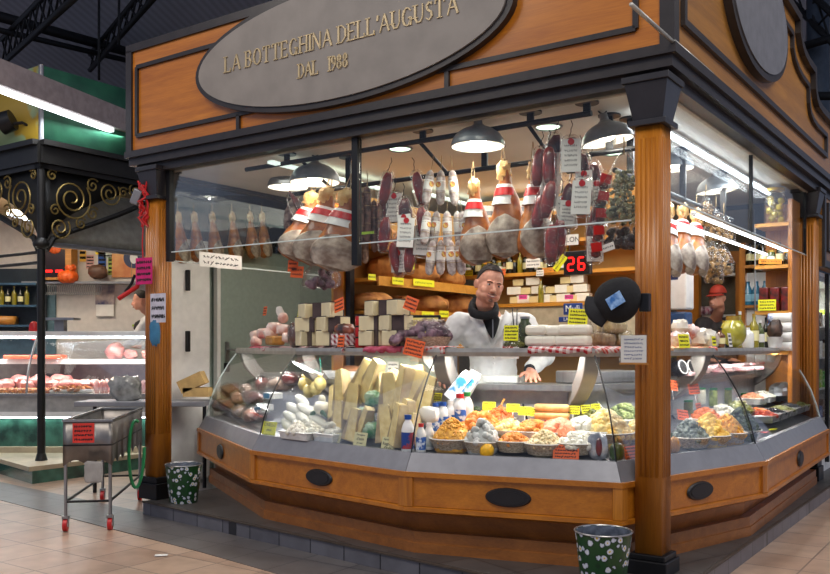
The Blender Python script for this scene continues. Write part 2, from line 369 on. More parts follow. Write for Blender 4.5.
# front trims
m = MB()
cbox(m, A0-.02, A1+.02, B0-.02, B0+.1, ZF1, ZF1+.07); cbox(m, A0-.02, A0+.06, B0-.02, B0+.08, ZF0-.02, ZF1+.02); cbox(m, A1-.07, A1+.02, B0-.02, B0+.07, ZF0-.02, 4.5)
m.build('edge_moulding', M_DARKW, can, smooth=False)
def hb(mb, a0, a1, z, t=.035): cbox(mb, a0, a1, B0-.022, B0+.01, z-t/2, z+t/2)
def vb(mb, a, z0, z1, t=.035): cbox(mb, a-t/2, a+t/2, B0-.022, B0+.01, z0, z1)
m = MB()
hb(m, -4.80, -3.15, 3.43); vb(m, -3.15, 3.43, 3.52); vb(m, -4.80, 3.43, 4.06); hb(m, -4.80, -2.85, 4.06); vb(m, -2.85, 4.04, 4.21)
hb(m, -1.72, -.06, 3.43); vb(m, -1.72, 3.43, 3.50); hb(m, -1.74, -1.5, 3.50); vb(m, -.06, 3.43, 4.06); hb(m, -1.2, -.06, 4.06); vb(m, -3.48, 3.28, 3.43); vb(m, -1.42, 3.28, 3.43)
m.build('panel_moulding', M_DARKW, can, smooth=False)
m = MB()
for (o_, z0, z1) in ((.03,3.24,3.30),(.0,3.17,3.24),(-.05,3.10,3.17)):
    cbox(m, A0-o_, A1+o_, B0-o_, B0+.14, z0, z1); cbox(m, A1-.14, A1+o_, B0+.14, B1, z0, z1); cbox(m, A0-o_, A0+.14, B0+.14, 3.0, z0, z1)
m.build('cornice', M_DARKW, can, smooth=False)
m = MB(); cbox(m, A0+.14, A1-.14, B0+.14, B0+.17, 3.09, 3.14); cbox(m, A1-.17, A1-.14, B0+.17, B1, 3.09, 3.14); m.build('inner_strip', mat('beige_strip', 'B8AE9C', .5), can, smooth=False)
m = MB(); cbox(m, A0+.06, A1-.06, B0+.06, 5.2, 3.14, 3.2); m.build('ceiling_board', M_CREAM, can, smooth=False)
# oval sign on the front
def oval(n, ra, rb, k=1): return [(ra*math.cos(2*math.pi*i/n)*k, rb*math.sin(2*math.pi*i/n)*k) for i in range(n)]
sg = thing('oval_shop_sign', 'large grey oval shop sign with raised serif letters on the front of the canopy', 'sign', SL(-2.41, B0-.03, 3.80), ANG)
XZ = Matrix.Rotation(R(90), 4, 'X')
def ovalplate(name, ra, rb, y0, y1, mt, par): m = MB(XZ); m.prism(oval(64, ra, rb), -y1, -y0); return m.build(name, mt, par)
M_SIGN = mat('slate_grey_board', '8A837C', .55, var=.08, scale=5)
ovalplate('rim', 1.54, .475, .03, -.03, M_DARKW, sg); ovalplate('board', 1.485, .43, -.031, -.045, M_SIGN, sg)
M_GOLD = mat('pale_gold_letters', 'C9B48A', .4, .2)
GL = {'L': [(0,0,0,1,1),(0,0,.55,0,0),(.55,0,.55,.2,0)], 'A': [(0,0,.36,1,0),(.36,1,.74,0,1),(.15,.36,.58,.36,0)], 'B': [(0,0,0,1,1),(0,1,.36,1,0),(.36,1,.48,.78,1),(.48,.78,.34,.54,0),(0,.54,.34,.54,0),(.34,.54,.54,.28,1),(.54,.28,.38,0,0),(0,0,.38,0,0)],
 'O': 'o', 'T': [(.33,0,.33,1,1),(0,1,.66,1,0),(0,1,0,.82,0),(.66,1,.66,.82,0)], 'E': [(0,0,0,1,1),(0,1,.5,1,0),(0,.52,.4,.52,0),(0,0,.54,0,0),(.5,1,.5,.84,0),(.54,0,.54,.18,0)], 'G': 'g',
 'H': [(0,0,0,1,1),(.62,0,.62,1,1),(0,.52,.62,.52,0)], 'I': [(.05,0,.05,1,1)], 'N': [(0,0,0,1,0),(0,1,.64,0,1),(.64,0,.64,1,0)], 'D': [(0,0,0,1,1),(0,1,.3,1,0),(.3,1,.6,.74,0),(.6,.74,.62,.3,1),(.62,.3,.3,0,0),(0,0,.3,0,0)],
 'U': [(0,.3,0,1,1),(0,.3,.16,.03,1),(.16,.03,.42,.03,0),(.42,.03,.58,.3,0),(.58,.3,.58,1,0)], 'S': [(.42,.86,.24,1,0),(.24,1,.05,.82,1),(.05,.82,.12,.6,1),(.12,.6,.4,.42,1),(.4,.42,.44,.18,1),(.44,.18,.24,0,0),(.24,0,.02,.14,0),(.42,.86,.42,.98,0)], "'": [(.04,1,.0,.72,1)],
 '1': [(.15,0,.15,1,1),(.15,1,.0,.84,0)], '9': [(.4,.7,.22,1,0),(.22,1,.02,.72,1),(.02,.72,.22,.46,0),(.22,.46,.4,.7,1),(.4,.7,.34,.3,1),(.34,.3,.06,0,0)], '8': []}
def ring_(cx, cy, rx, ry, n=10): return [(cx+rx*math.cos(i*2*math.pi/n), cy+ry*math.sin(i*2*math.pi/n), cx+rx*math.cos((i+1)*2*math.pi/n), cy+ry*math.sin((i+1)*2*math.pi/n), 1 if abs(math.cos((i+.5)*2*math.pi/n)) > .6 else 0) for i in range(n)]
GL['8'] = ring_(.24,.26,.22,.25)+ring_(.24,.76,.17,.23); GL['9'] = ring_(.23,.72,.21,.27)+[(.44,.72,.40,.30,1),(.40,.30,.12,0,0)]
for ch, q in (('O', 0), ('G', 1)):
    pts = [(.34+.34*math.cos(t), .5+.5*math.sin(t)) for t in [R(40 if q else 0)+i*R(310 if q else 360)/14 for i in range(15)]]
    GL[ch] = [(*pts[i], *pts[i+1], 1 if abs(pts[i][0]+pts[i+1][0]-.68) > .42 else 0) for i in range(14)] + ([(.62,.0,.62,.4,1),(.42,.42,.7,.42,0)] if q else [])
def serif_text(name, body, h, par, loc, width):
    m = MB(); x = 0; adv = []
    for ch in body:
        adv.append(x); x += {'I': .34, "'": .22, ' ': .38, '1': .42}.get(ch, max([max(q[0], q[2]) for q in GL.get(ch, [(0,0,.4,0,0)])])+.27)
    k = width/x
    for ch, ax in zip(body, adv):
        if ch == ' ': continue
        for (x0, y0, x1, y1, b) in GL[ch]:
            p = Vector(((ax+x0)*k, 0, y0*h)); q = Vector(((ax+x1)*k, 0, y1*h)); d = q-p; l = d.length; an = math.atan2(d.z, d.x)
            m.box((p+q)/2, (l+.004, .008, .0155 if b else .008), (0, -an, 0))
            if b and abs(x1-x0) < .02 and abs(y1-y0) > .6:
                for yy in (y0, y1): m.box(((ax+x0)*k, 0, yy*h), (.045, .008, .006))
    o = m.build(name, M_GOLD, par, smooth=False, loc=(loc[0]-width/2, loc[1], loc[2]-h/2)); return o
serif_text('lettering', "LA BOTTEGHINA DELL'AUGUSTA", .125, sg, (.0, -.05, .035), 2.30)
serif_text('lettering', "DAL   1988", .105, sg, (-.08, -.05, -.165), .50)
sg2 = thing('oval_shop_sign', 'plain dark grey oval board on the right side fascia of the canopy', 'sign', SL(A1+.03, 1.76, 4.06), ANG+R(90))
ovalplate('rim', .88, .49, .03, -.03, M_DARKW, sg2); ovalplate('board', .82, .435, -.031, -.04, mat('dark_slate_board', '6A6A70', .5, var=.1), sg2)
# ================================================================== PILLARS
def pillar(label, loc, rz, bh=.20):
    t = thing('stall_pillar', label, 'pillar', loc, rz, 'fluted timber pillars of the stall'); W = .165
    m = MB(); m.b2((-W/2,-W/2,bh-.02), (W/2, W/2, 2.78))
    for f in range(4):
        rm = Matrix.Rotation(f*math.pi/2, 4, 'Z'); mm = MB(rm)
        for k in range(5):
            x = (k-2)*.029; mm.box((x, -W/2-.001, 1.62), (.019, .008, 2.06), None)
        m.add(mm.v, mm.f)
    m.build('shaft', M_WOODV, t)
    MB().box((0,0,bh*.36+.0001), (W+.085, W+.085, bh*.72)).box((0,0,bh*.86), (W+.055, W+.055, bh*.28)).build('base', M_BLACK, t, smooth=False, bevel=.006)
    c = MB(); c.box((0,0,2.74), (W+.07, W+.07, .035)); c.box((0,0,2.87), (W+.02, W+.02, .22), taper=1.45); c.box((0,0,3.0), (W+.13, W+.13, .04)); c.box((0,0,2.985),(W+.10,W+.10,.04))
    c.build('capital', mat('pillar_capital_paint', '2B282B', .35), t, smooth=False, bevel=.004); return t
KZ = .12
pillar('fluted wooden pillar standing beside the front flowered bucket, cap hung on it', SL(0,0,KZ-.001), ANG, .125)
pillar('fluted wooden pillar at the left end of the stall by the steel trolley', SL(-4.66,0,KZ-.001), ANG)
pillar('slim fluted wooden pillar at the far right back corner beside the fridge', SL(0,4.62,KZ-.001), ANG)
# ================================================================== COUNTER
V = [Vector(p)*1.071 for p in ((-2.07,8.33),(-1.23,6.53),(-.068,5.41),(1.17,4.945),(2.38,5.92),(3.89,8.23))]
def lnorm(p, q): d = (q-p).normalized(); return Vector((-d.y, d.x))
def mit(i):
    if i == 0: return lnorm(V[0], V[1])
    if i == 5: return lnorm(V[4], V[5])
    a = lnorm(V[i-1], V[i]); b = lnorm(V[i], V[i+1]); return (a+b)/(1+a.dot(b))
MT = [mit(i) for i in range(6)]
def OV(i, d): return V[i]+MT[i]*d
def at_px(px, d, z=None):
    """point on the counter line inset by d, seen at column px; returns xy and the segment's angle"""
    k = (px-415)/878
    for i in range(5):
        p, q = OV(i, d), OV(i+1, d); fp = p.x-k*p.y; fq = q.x-k*q.y
        if fp <= 0 <= fq or (i == 0 and fp > 0 and px < 300) or (i == 4 and fq < 0):
            t = fp/(fp-fq); r = p.lerp(q, t); e = q-p; return Vector((r.x, r.y, z or 0)), math.atan2(e.y, e.x)
def sweep(mb, sec, i0=0, i1=5, cut0=0, cut1=0):
    """closed section [(d,z)] swept along the counter line from vertex i0 to i1"""
    n = len(sec); vs = []
    rows = list(range(i0, i1+1))
    for r_ in rows:
        for d, z in sec:
            p = OV(r_, d)
            if r_ == i0 and cut0: p = p + (OV(i0+1, d)-p).normalized()*cut0
            if r_ == i1 and cut1: p = p + (OV(i1-1, d)-p).normalized()*cut1
            vs.append((p.x, p.y, z))
    fs = [tuple(range(n))[::-1], tuple(range((len(rows)-1)*n, len(rows)*n))]
    for k in range(len(rows)-1):
        for j in range(n): fs.append((k*n+j, k*n+(j+1) % n, (k+1)*n+(j+1) % n, (k+1)*n+j))
    mb.add(vs, fs); return mb
ct = thing('display_counter', 'many-sided timber and glass delicatessen counter with black oval vents and a raised glass topped shelf', 'counter', (.9, 6.2, KZ))
W_ = dict(world=True, smooth=False)
sweep(MB(), [(0,.645),(0,.678),(.18,.678),(.18,.645)]).build('top_lip', M_WOOD, ct, **W_)
sweep(MB(), [(0,.420),(0,.446),(.04,.453),(.3,.453),(.3,.40),(.03,.405)]).build('lower_lip', M_WOOD, ct, **W_)
for i in range(5):
    sweep(MB(), [(.022,.453),(.022,.645),(.10,.645),(.10,.453)], i, i+1, .03, .03).build('front_board', M_WOOD, ct, **W_)
for i in range(6):
    p = OV(i, .03); q = OV(i, .0); m = MB()
    if 0 < i < 5:
        a = (V[i-1]-V[i]).normalized()*.055; b = (V[i+1]-V[i]).normalized()*.055; o1 = OV(i, .006); o2 = OV(i, .06)
        m.prism([tuple(o1), tuple(o1+b), tuple(o2+b), tuple(o2), tuple(o2+a), tuple(o1+a)], .45, .646)
    else:
        s_ = V[1]-V[0] if i == 0 else V[4]-V[5]; s_ = s_.normalized()*.055; o1 = OV(i, .006); o2 = OV(i, .08)
        m.prism([tuple(o1), tuple(o1+s_), tuple(o2+s_), tuple(o2)], .45, .646)
    m.build('corner_post', M_WOODV, ct, **W_)
sweep(MB(), [(.19,.26),(.15,.405),(.5,.405),(.5,.26)]).build('base_upper_board', wood('orange_wood_low', 'A8662A', '7F4A1C', .4, 'X'), ct, **W_)
sweep(MB(), [(.12,KZ),(.12,.185),(.13,.19),(.13,.26),(.5,.26),(.5,KZ)]).build('plinth_board', MC['orange_wood_low'], ct, **W_)
# end boards
for i, s_ in ((0, 1), (5, -1)):
    pass
for i, px in ((0, 220.5), (1, 319), (2, 508), (3, 700), (4, 800)):
    p, an = at_px(px, .018, .545)
    big = i in (1, 2, 3); o = MB(XZ); ra, rb = (.15, .062) if big else (.12, .07)
    o.prism(oval(32, ra, rb), .0, .012, oval(32, ra*.93, rb*.88)); o.prism(oval(32, ra*.78, rb*.7), .012, .016)
    o.build('oval_vent', mat('vent_black', '1E1D20', .45, .1), ct, loc=wm(ct).inverted() @ p, rot=(0, 0, an))
# grey metal deck edge in five pieces, the well, the inner body and worktop
for i in range(5):
    sweep(MB(), [(.02,.678),(.085,.795),(.13,.795),(.15,.765),(.15,.678)], i, i+1, .002, .002).build('deck_edge', M_GREY, ct, **W_)
sweep(MB(), [(.14,.70),(.14,.775),(.72,.975),(.72,.70)]).build('well_floor', mat('well_steel', '77777A', .3, .6), ct, **W_)
sweep(MB(), [(.72,.70),(.72,1.205),(.75,1.205),(.75,.70)]).build('well_back', mat('well_back_grey', 'A8A8AC', .35, .3), ct, **W_)
sweep(MB(), [(.64,1.195),(.64,1.235),(1.06,1.235),(1.06,1.195)], 0, 5).build('worktop', M_STEEL, ct, **W_)
sweep(MB(), [(.76,.30),(.76,1.205),(1.02,1.205),(1.02,.30)]).build('inner_body', M_ARM, ct, **W_)
GS = [(.09,.793),(.125,.93),(.175,1.07),(.24,1.20),(.32,1.33),(.42,1.458)]
for i in range(5):
    th = .008; sec = GS + [(d+th, z) for d, z in GS[::-1]]
    g = sweep(MB(), sec, i, i+1, .004, .004).build('glass_pane', M_GLASS, ct, world=True, smooth=True)
M_SEAM = mat('black_glass_seam', '1A1C1C', .3)
for i in range(1, 5):
    MB().tube([(*OV(i, d-.001), z) for d, z in GS], .0055, 6).build('glass_seam', M_SEAM, ct, world=True)
for i in (0, 5):
    MB().tube([(*OV(i, d+.004), z) for d, z in GS], .006, 6).build('pane_edge', mat('pane_edge_light', 'C8D2CE', .2), ct, world=True)
    m = MB(); n = len(GS); pts = [(*OV(i, d+.01), z) for d, z in GS]+[(*OV(i, .75), 1.455), (*OV(i, .75), .80)]
    k = (V[1]-V[0]).normalized()*.008 if i == 0 else (V[4]-V[5]).normalized()*.008
    m.add(pts+[(x+k.x, y+k.y, z) for x, y, z in pts], [tuple(range(n+2)), tuple(range(n+2, 2*n+4))[::-1]]+[(j, (j+1) % (n+2), (j+1) % (n+2)+n+2, j+n+2) for j in range(n+2)])
    m.build('end_glass', M_GLASS, ct, **W_)
sweep(MB(), [(.405,1.436),(.398,1.465),(.405,1.492),(.78,1.492),(.78,1.462),(.43,1.462),(.428,1.436)]).build('upper_shelf', mat('shelf_steel', 'B0ACA4', .3, .5), ct, **W_)
# curved arms that carry the shelf
def arm(i, par, t=0):
    m = MB(); pr = []
    k = 12
    for j in range(k+1):
        u = j/k; d = .44+.05*u+.40*u**2.6; z = 1.456-.42*u-.03*u**4
        wd = .10+.03*math.sin(u*math.pi)
        pr.append((d, z, wd))
    mm = MT[i].normalized(); L_ = MT[i].length; sd = Vector((-mm.y, mm.x))*.052
    vs = []
    for d, z, wd in pr:
        b = V[i]+mm*d*max(1, L_*.98)
        for s_, q in ((-1, 0), (1, 0), (1, wd), (-1, wd)):
            p = b+sd*s_+mm*q; vs.append((p.x, p.y, z + q*.25))
    fs = [(0,3,2,1), (k*4, k*4+1, k*4+2, k*4+3)]+[(a*4+b, a*4+(b+1) % 4, (a+1)*4+(b+1) % 4, (a+1)*4+b) for a in range(k) for b in range(4)]
    m.add(vs, fs).build('shelf_arm', M_ARM, par, world=True, bevel=.006)
for i in range(6): arm(i, ct)
# added tube hidden under the shelf front, and an area light brightening the well
for i in range(5):
    a, b = OV(i, .455), OV(i+1, .455); a2 = a.lerp(b, .06); b2 = a.lerp(b, .94)
    MB().cyl((*a2, 1.452), (*b2, 1.452), .008, n=10).build('light_tube', M_TUBE, ct, world=True)
    c = (a+b)/2; l = (b-a).length*.85
    area('counter_fill', (c.x, c.y, 1.435), (0, 0, math.atan2((b-a).y, (b-a).x)), l, .05, 9*l, (1, .97, .94))
# ================================================================== UPPER GLAZING, RAILS, LAMPS
def pane(label, a0, b0, a1, b1, z0, z1, frames=()):
    p = SL(a0, b0, z0); q = SL(a1, b1, z0); d = q-p; l = d.length; an = math.atan2(d.y, d.x)
    t = thing('hanging_glass_pane', label, 'glass pane', p, an)
    MB().box((l/2, 0, (z1-z0)/2), (l, .008, z1-z0)).build('glass', glassy('window_glass', (.97,.99,.98), .012, .02, .3), t, smooth=False)
    MB().box((l/2, 0, 0), (l, .012, .009)).build('polished_edge', mat('polished_edge', 'DDE8E4', .15), t, smooth=False)
    for x in frames: MB().box((x*l, 0, (z1-z0)/2), (.02, .03, z1-z0)).build('frame_bar', M_BLACK, t, smooth=False)
pane('clear hanging pane between the left pillar and the black post', -4.55, .0, -2.36, .0, 2.36, 3.10, ())
pane('clear hanging pane between the black post and the front right pillar', -2.30, .0, -.14, .0, 2.29, 3.10, ())
pane('smoky hanging pane on the right side divided by a dark bar', 0, .12, 0, 4.50, 2.45, 3.10, (.5, .985))
pane('dark reflecting pane on the left side of the stall', -4.62, .12, -4.62, 2.3, 2.30, 3.10, (.01,))
tag(MB().box((0,0,0), (.055,.055,1.02)).build('window_post', M_BLACK, loc=SL(-2.33, .0, 2.635), rot=(0,0,ANG), smooth=False), 'short black square post dropping from the canopy among the hanging salami', 'post')
tag(MB().box((0,0,0), (.05,.05,.85)).build('window_post', M_BLACK, loc=SL(-4.5, .0, 2.70), rot=(0,0,ANG), smooth=False), 'short black post against the left pillar edging the hanging pane', 'post')
def rail(label, p, q, hang, z1=3.14, r=.02):
    t = thing('hanging_rail', label, 'rail', p); p, q = Vector(p), Vector(q)
    MB().cyl(p, q, r, n=12).build('tube', M_BLACK, t, world=True)
    for k in hang:
        c = p.lerp(q, k); m = MB(); m.box((c.x, c.y, (c.z+z1)/2), (.05, .02, z1-c.z), (0,0,ANG)); m.cyl((c.x,c.y,z1-.012),(c.x,c.y,z1),.08,n=20); m.build('ceiling_hanger', M_BLACK, t, world=True)
    return t
RL1 = 3.06; RL2 = 2.88
rail('front black ceiling rail that carries the hanging hams', SL(-3.75,.22,RL1), SL(-.50,.22,RL1), (.15,.58,.86,.99))
rail('lower black ceiling rail behind the front one', SL(-3.6,.62,RL2), SL(-.2,.62,RL2), (.2,.6,.9))
rail('black ceiling rail along the right side carrying mushrooms and hams', SL(-.45,.5,2.72), SL(-.45,3.4,2.72), (.1,.5,.9))
for k, (a, lb) in enumerate(((-3.1,'left'),(-1.9,'middle'),(-.98,'right'))):
    tag(MB().cyl(SL(a,.22,RL1), SL(a,.62,RL2), .014, n=8).build('rail_brace', M_BLACK), lb+' slanting black brace joining the two front ceiling rails', 'brace')
def lamp(label, p, r=.19, tilt=(0,0), rz=0, cord=.1):
    """p: centre of the rim"""
    t = thing('pendant_lamp', label, 'lamp', p, group='grey pendant lamps over the counter', rot=(tilt[0], tilt[1], rz))
    h = r*.74; pr = [(r*math.cos(a)*1.0 if a else r, h*math.sin(a)) for a in [R(x) for x in range(0, 80, 8)]]
    outer = [(r*1.03, -.004)]+[(max(.035, x), z) for x, z in pr]+[(.035, h+.012)]
    inner = [(.02, h-.004)]+[(max(.03, x-.006), z-.006) for x, z in pr[::-1]]+[(r*.985, -.004)]
    MB().lathe(outer, n=36, cap=False).build('shade', mat('grey_lamp_enamel', '8A9094', .3, .0, coat=.4), t)
    MB().lathe(inner, n=36, cap=False).build('reflector', mat('white_reflector', 'F2F0EA', .35), t)
    MB().cyl((0,0,h+.0), (0,0,h+.06), .034, .026, 16).build('lamp_holder', M_GREY, t)
    MB().blob((0,0,h*.34), (r*.34,)*2+(r*.26,), seg=16).build('bulb', M_BULB, t)
    hk = [(math.sin(x)*.03, 0, h+.09-math.cos(x)*.03) for x in [i*2*math.pi/14 for i in range(14)]]
    MB().tube(hk, .006, 6, True).build('ring', M_BLACK, t)
    top = 3.14-p[2]
    m = MB(); m.cyl((0,0,h+.12), (0,0,max(top-.03, h+.14)), .008, n=6); m.blob((0,0,max(top-.03, h+.14)), (.055,.055,.03)); m.build('ceiling_rose', M_GREY, t)
    l = bpy.data.lights.new('lamp_light', 'SPOT'); l.energy = 24; l.spot_size = R(150); l.spot_blend = .6; l.shadow_soft_size = r*.5; l.color = (1, .95, .88)
    o = bpy.data.objects.new('lamp_light', l); COL.objects.link(o); o.parent = t; o.location = (0, 0, -.01)
    l = bpy.data.lights.new('bulb_light', 'POINT'); l.energy = 5; l.shadow_soft_size = .02; l.color = (1, .95, .86)
    o = bpy.data.objects.new('bulb_light', l); COL.objects.link(o); o.parent = t; o.location = (0, 0, -.0+h*.02); return t
lamp('grey pendant lamp hanging above the three middle hams', PX(478,146,6.35), .195)
lamp('tilted grey pendant lamp nearest the front right pillar', PX(608,141,6.1), .18, (0, R(-10)))
lamp('front grey pendant lamp above the left cluster of hams', PX(315,182,7.5), .215)
lamp('grey pendant lamp just behind the left front lamp', PX(288,187,8.6), .20)
lamp('grey pendant lamp half hidden by the front right pillar', PX(674,168,7.4), .165)
lamp('grey pendant lamp above the mushroom bags at right', PX(717,191,8.2), .185, (0, R(-6)))
# recessed ceiling spots
for px, y, lb in ((400,148,'left'),(548,126,'middle'),(612,152,'right')):
    p = PX(px, y, 1.64*878/(347-y)); t = thing('recessed_spotlight', 'round recessed ceiling spotlight, the %s one of three' % lb, 'spotlight', (p.x, p.y, 3.135))
    MB().lathe([(.085,0),(.10,-.012),(.11,0)], n=28).build('ring', M_GREY, t); MB().lathe([(0,-.003),(.085,-.003)], n=24).build('lens', emis('spot_lens', 'DDE8DC', 1.4), t)
area('stall_fill', SL(-2.3, 2.0, 3.10), (0,0,ANG), 3.4, 2.6, 78, (1,.94,.84))
area('stall_fill', SL(-2.6, 1.3, 3.10), (0,0,ANG), 1.6, .6, 22, (1,.94,.84))
def led(label, p, q, r=.022):
    t = thing('strip_light', label, 'strip light', p); d = Vector(q)-Vector(p)
    MB().cyl(p, q, r, n=10).build('tube', M_TUBE, t, world=True)
    MB().cyl(Vector(p)-d*.02, Vector(p), r*1.15, n=10).cyl(Vector(q), Vector(q)+d*.02, r*1.15, n=10).build('end_cap', M_WHITE, t, world=True)
    MB().cyl(Vector(p)+Vector((0,0,r*1.2)), Vector(q)+Vector((0,0,r*1.2)), r*.8, n=8).build('housing', M_WHITE, t, world=True)
    return t
led('ceiling strip light running back along the right side', SL(-.30,.55,3.08), SL(-.30,4.2,3.08))
led('lower strip light along the right side, outer of two', SL(-.12,1.2,2.47), SL(-.12,4.3,2.47), .012)
led('lower strip light along the right side, inner of two', SL(-.30,1.2,2.44), SL(-.30,4.3,2.44), .010)
for (x0, y0, n_, lb) in ((-1.222, 7.4, 1.53, 'left'), (.0, 8.78, 1.2, 'right')):
    tag(MB().b2((-.03,0,-.012),(.03,n_,.012)).build('glowing_edge_strip', emis('pale_strip','D4E4DC',1.3), loc=(x0, y0, 3.06), rot=(0,0,ANG), smooth=False), 'pale glowing glass edge strip running back under the ceiling, the %s one of two' % lb, 'strip light')  # glass edges, their pale gleam put in as a dim glow
area('right_strip_light', SL(-.3, 2.4, 3.0), (0,0,ANG), .1, 3.2, 30, (.9,.95,1))
t = thing('awning_rod', 'thin pale metal rod sticking out past the canopy corner', 'rod', SL(.2,.6,3.30))
MB().cyl(SL(.17,-.80,3.31), SL(.17,-.12,3.30), .012, n=8).build('outer_rod', mat('pale_rod', 'B9B7AE', .35, .4), t, world=True)
MB().cyl(SL(.175,-.14,3.30), SL(.175,.63,3.30), .015, n=8).build('inner_rod', MC['pale_rod'], t, world=True)
# ================================================================== INTERIOR WALLS AND SHELVING
def SB(px, b, z=0):      # point of the plane b = const seen in column px
    k = (px-415)/878; a = (k*(RY+b*CA)-RX-b*SA)/(CA+k*SA); return SL(a, b, z)
def SAP(px, a, z=0):     # point of the plane a = const seen in column px
    k = (px-415)/878; b = (k*(RY-a*SA)-RX-a*CA)/(SA-k*CA); return SL(a, b, z)
def ZAT(p, py): return 1.5+(347-py)/878*p.y
def B_at(p, py): q = Vector(p); q.z = ZAT(p, py); return q
M_WALLG = mat('green_grey_wall', '8F9C92', .75, var=.05, scale=14)
M_WALLY = mat('ochre_back_wall', 'B58A45', .7, var=.12, scale=3)
M_SHELF = wood('yellow_shelf_wood', 'D99A3A', 'B8771F', .45, 'X')
struct(MB().b2((-5.66,.7,-3.15),(-5.60,5.6,-.52)).build('wall_left', M_WALLG, can and None, loc=SL(0,0,3.15), rot=(0,0,ANG), smooth=False))
struct(MB().b2((-5.70,.7,2.635),(-5.58,5.6,3.12)).build('wall_left_upper', mat('dark_passage_panel','1E2224',.25,.1), loc=SL(0,0,0), rot=(0,0,ANG), smooth=False))
struct(MB().b2((-5.57,5.5,.1),(-.78,5.6,3.13)).build('wall_rear', mat('rear_wall_beige', '6E6250', .8, var=.1), loc=SL(0,0,0), rot=(0,0,ANG), smooth=False))
struct(MB().b2((-5.62,.8,.0),(-4.7,5.5,.05)).build('trim_3', M_GREY, loc=SL(0,0,0), rot=(0,0,ANG), smooth=False))
dr = thing('cold_room_door', 'pale green grey door with lever handle and blue plate in the passage left of the stall', 'door', SAP(213,-5.6,.05)+Vector((.03,-.02,0)), ANG+R(90))
MB().box((.70,-.02,1.22), (1.30,.03,2.40)).build('leaf', mat('door_green_grey', '98A59B', .6, var=.04, scale=20), dr, smooth=False)
MB().box((.0,-.03,1.25), (.05,.06,2.5)).box((.025,-.03,2.47),(.05,.06,.05)).build('frame', M_WHITE, dr, smooth=False)
MB().box((.13,-.05,1.40), (.05,.02,.22)).cyl((.13,-.05,1.42),(.13,-.10,1.42),.012).cyl((.13,-.10,1.42),(.30,-.10,1.41),.012).build('handle', M_STEEL, dr)
MB().box((.13,-.045,1.22), (.07,.02,.10)).build('lock_case', M_BLACK, dr, smooth=False)
tag(MB().box((0,0,0),(.26,.012,.075)).build('door_plate', mat('navy_plate', '22305A', .4), loc=B_at(SAP(251,-5.56),303), rot=(0,0,ANG+R(90)), smooth=False), 'small dark blue plate on the green grey wall behind the wrapped meat', 'sign')
cb = thing('cold_cabinet', 'tall white cold cabinet with dark handles seen right of the left pillar', 'cabinet', SAP(172,-5.36,.06), ANG+R(90))
MB().box((.27,.12,1.3), (.52,.2,2.56)).build('body', M_WHITE, cb, smooth=False, bevel=.008)
for z in (2.14, 1.50): MB().box((.20,-.01,z), (.035,.05,.22)).build('handle', M_BLACK, cb, smooth=False, bevel=.008)
# bread shelving on the left
bs = thing('bread_shelving', 'yellow timber bread shelving with price strips along the left inside wall', 'shelving', SL(-3.05,.62,.12), ANG)
MB().b2((-.06,.0,0),(.0,2.0,2.75)).build('back_board', M_WALLY, bs, smooth=False)
MB().b2((-.02,-.02,0),(.09,.10,2.72)).build('front_post', M_WOODV, bs, smooth=False)
MB().b2((.10,.0,1.0),(.15,.06,2.72)).build('dark_post', M_BLACK, bs, smooth=False)
for z in (1.42, 1.70, 1.98, 2.30): MB().b2((.0,.12,z-.03),(.36,1.95,z)).b2((.355,.12,z-.07),(.37,1.95,z+.012)).build('shelf_board', M_SHELF, bs, smooth=False)
# rear shelving
rs = thing('rear_shelving', 'yellow timber shelving across the back with jars, bottles and wrapped cheese', 'shelving', SL(-3.0,2.62,.12), ANG)
MB().b2((-.05,.34,0),(2.02,.38,2.95)).build('back_board', M_WALLY, rs, smooth=False)
MB().b2((1.96,-.02,0),(2.06,.36,2.95)).build('end_post', M_WOODV, rs, smooth=False)
RZ = (1.82, 2.13, 2.44, 2.72)
for z in RZ: MB().b2((.0,.0,z-.035),(1.96,.34,z)).build('shelf_board', M_SHELF, rs, smooth=False)
def RS(a, z, dy=.12): return SL(-3.0+a, 2.62+dy, .12+z)
def rs_px(px, z, dy=.12): p = SB(px, 2.62+dy); p.z = .12+z; return p
M_CRUST = mat('bread_crust', 'C98B45', .75, c2='8A4E1E', scale=9, bump=.4)
M_FLOUR = mat('floured_crust', 'D9B683', .8, c2='A06A32', scale=7, bump=.4)
lo = thing('bread_loaf', 'round rustic loaf', 'bread', SL(-2.86,.95,1.55))
MB().blob((0,0,.085), (.17,.19,.10), .18, 3, 20, sup=.9).build('crust', M_CRUST, lo)
MB().tube([(-.09,-.03,.178),(0,.0,.192),(.09,.03,.175)], .008).build('score_mark', M_FLOUR, lo)
sp = [(-2.87,.86,1.54),(-2.87,1.32,1.54),(-2.87,1.80,1.54),(-2.87,2.3,1.54),(-2.87,.86,1.82),(-2.87,1.28,1.82),(-2.87,1.75,1.82),(-2.87,2.28,1.82),(-2.87,1.10,2.10),(-2.87,1.62,2.10),(-2.87,2.2,2.10),(-2.87,1.0,2.42),(-2.87,1.7,2.42)]
for i, (a, b, z) in enumerate(sp):
    row = {1.54:'lowest',1.82:'second',2.10:'third',2.42:'top'}[z]; n = sum(1 for q in sp[:i+1] if q[2] == z)
    o = lo if i == 0 else dup(lo); o.location = SL(a, b, z); o.rotation_euler = (0,0,ANG+R(20*i)); s = 1+.15*math.sin(i*2.3); o.scale = (s*(.9 if i % 3 else 1.0), s*(1.25 if i % 3 == 1 else 1), 1+.2*math.sin(i))
    o['label'] = 'rustic loaf on the %s bread shelf, number %s from the post' % (row, ('one','two','three','four')[n-1]); o['group'] = 'loaves on the bread shelving'
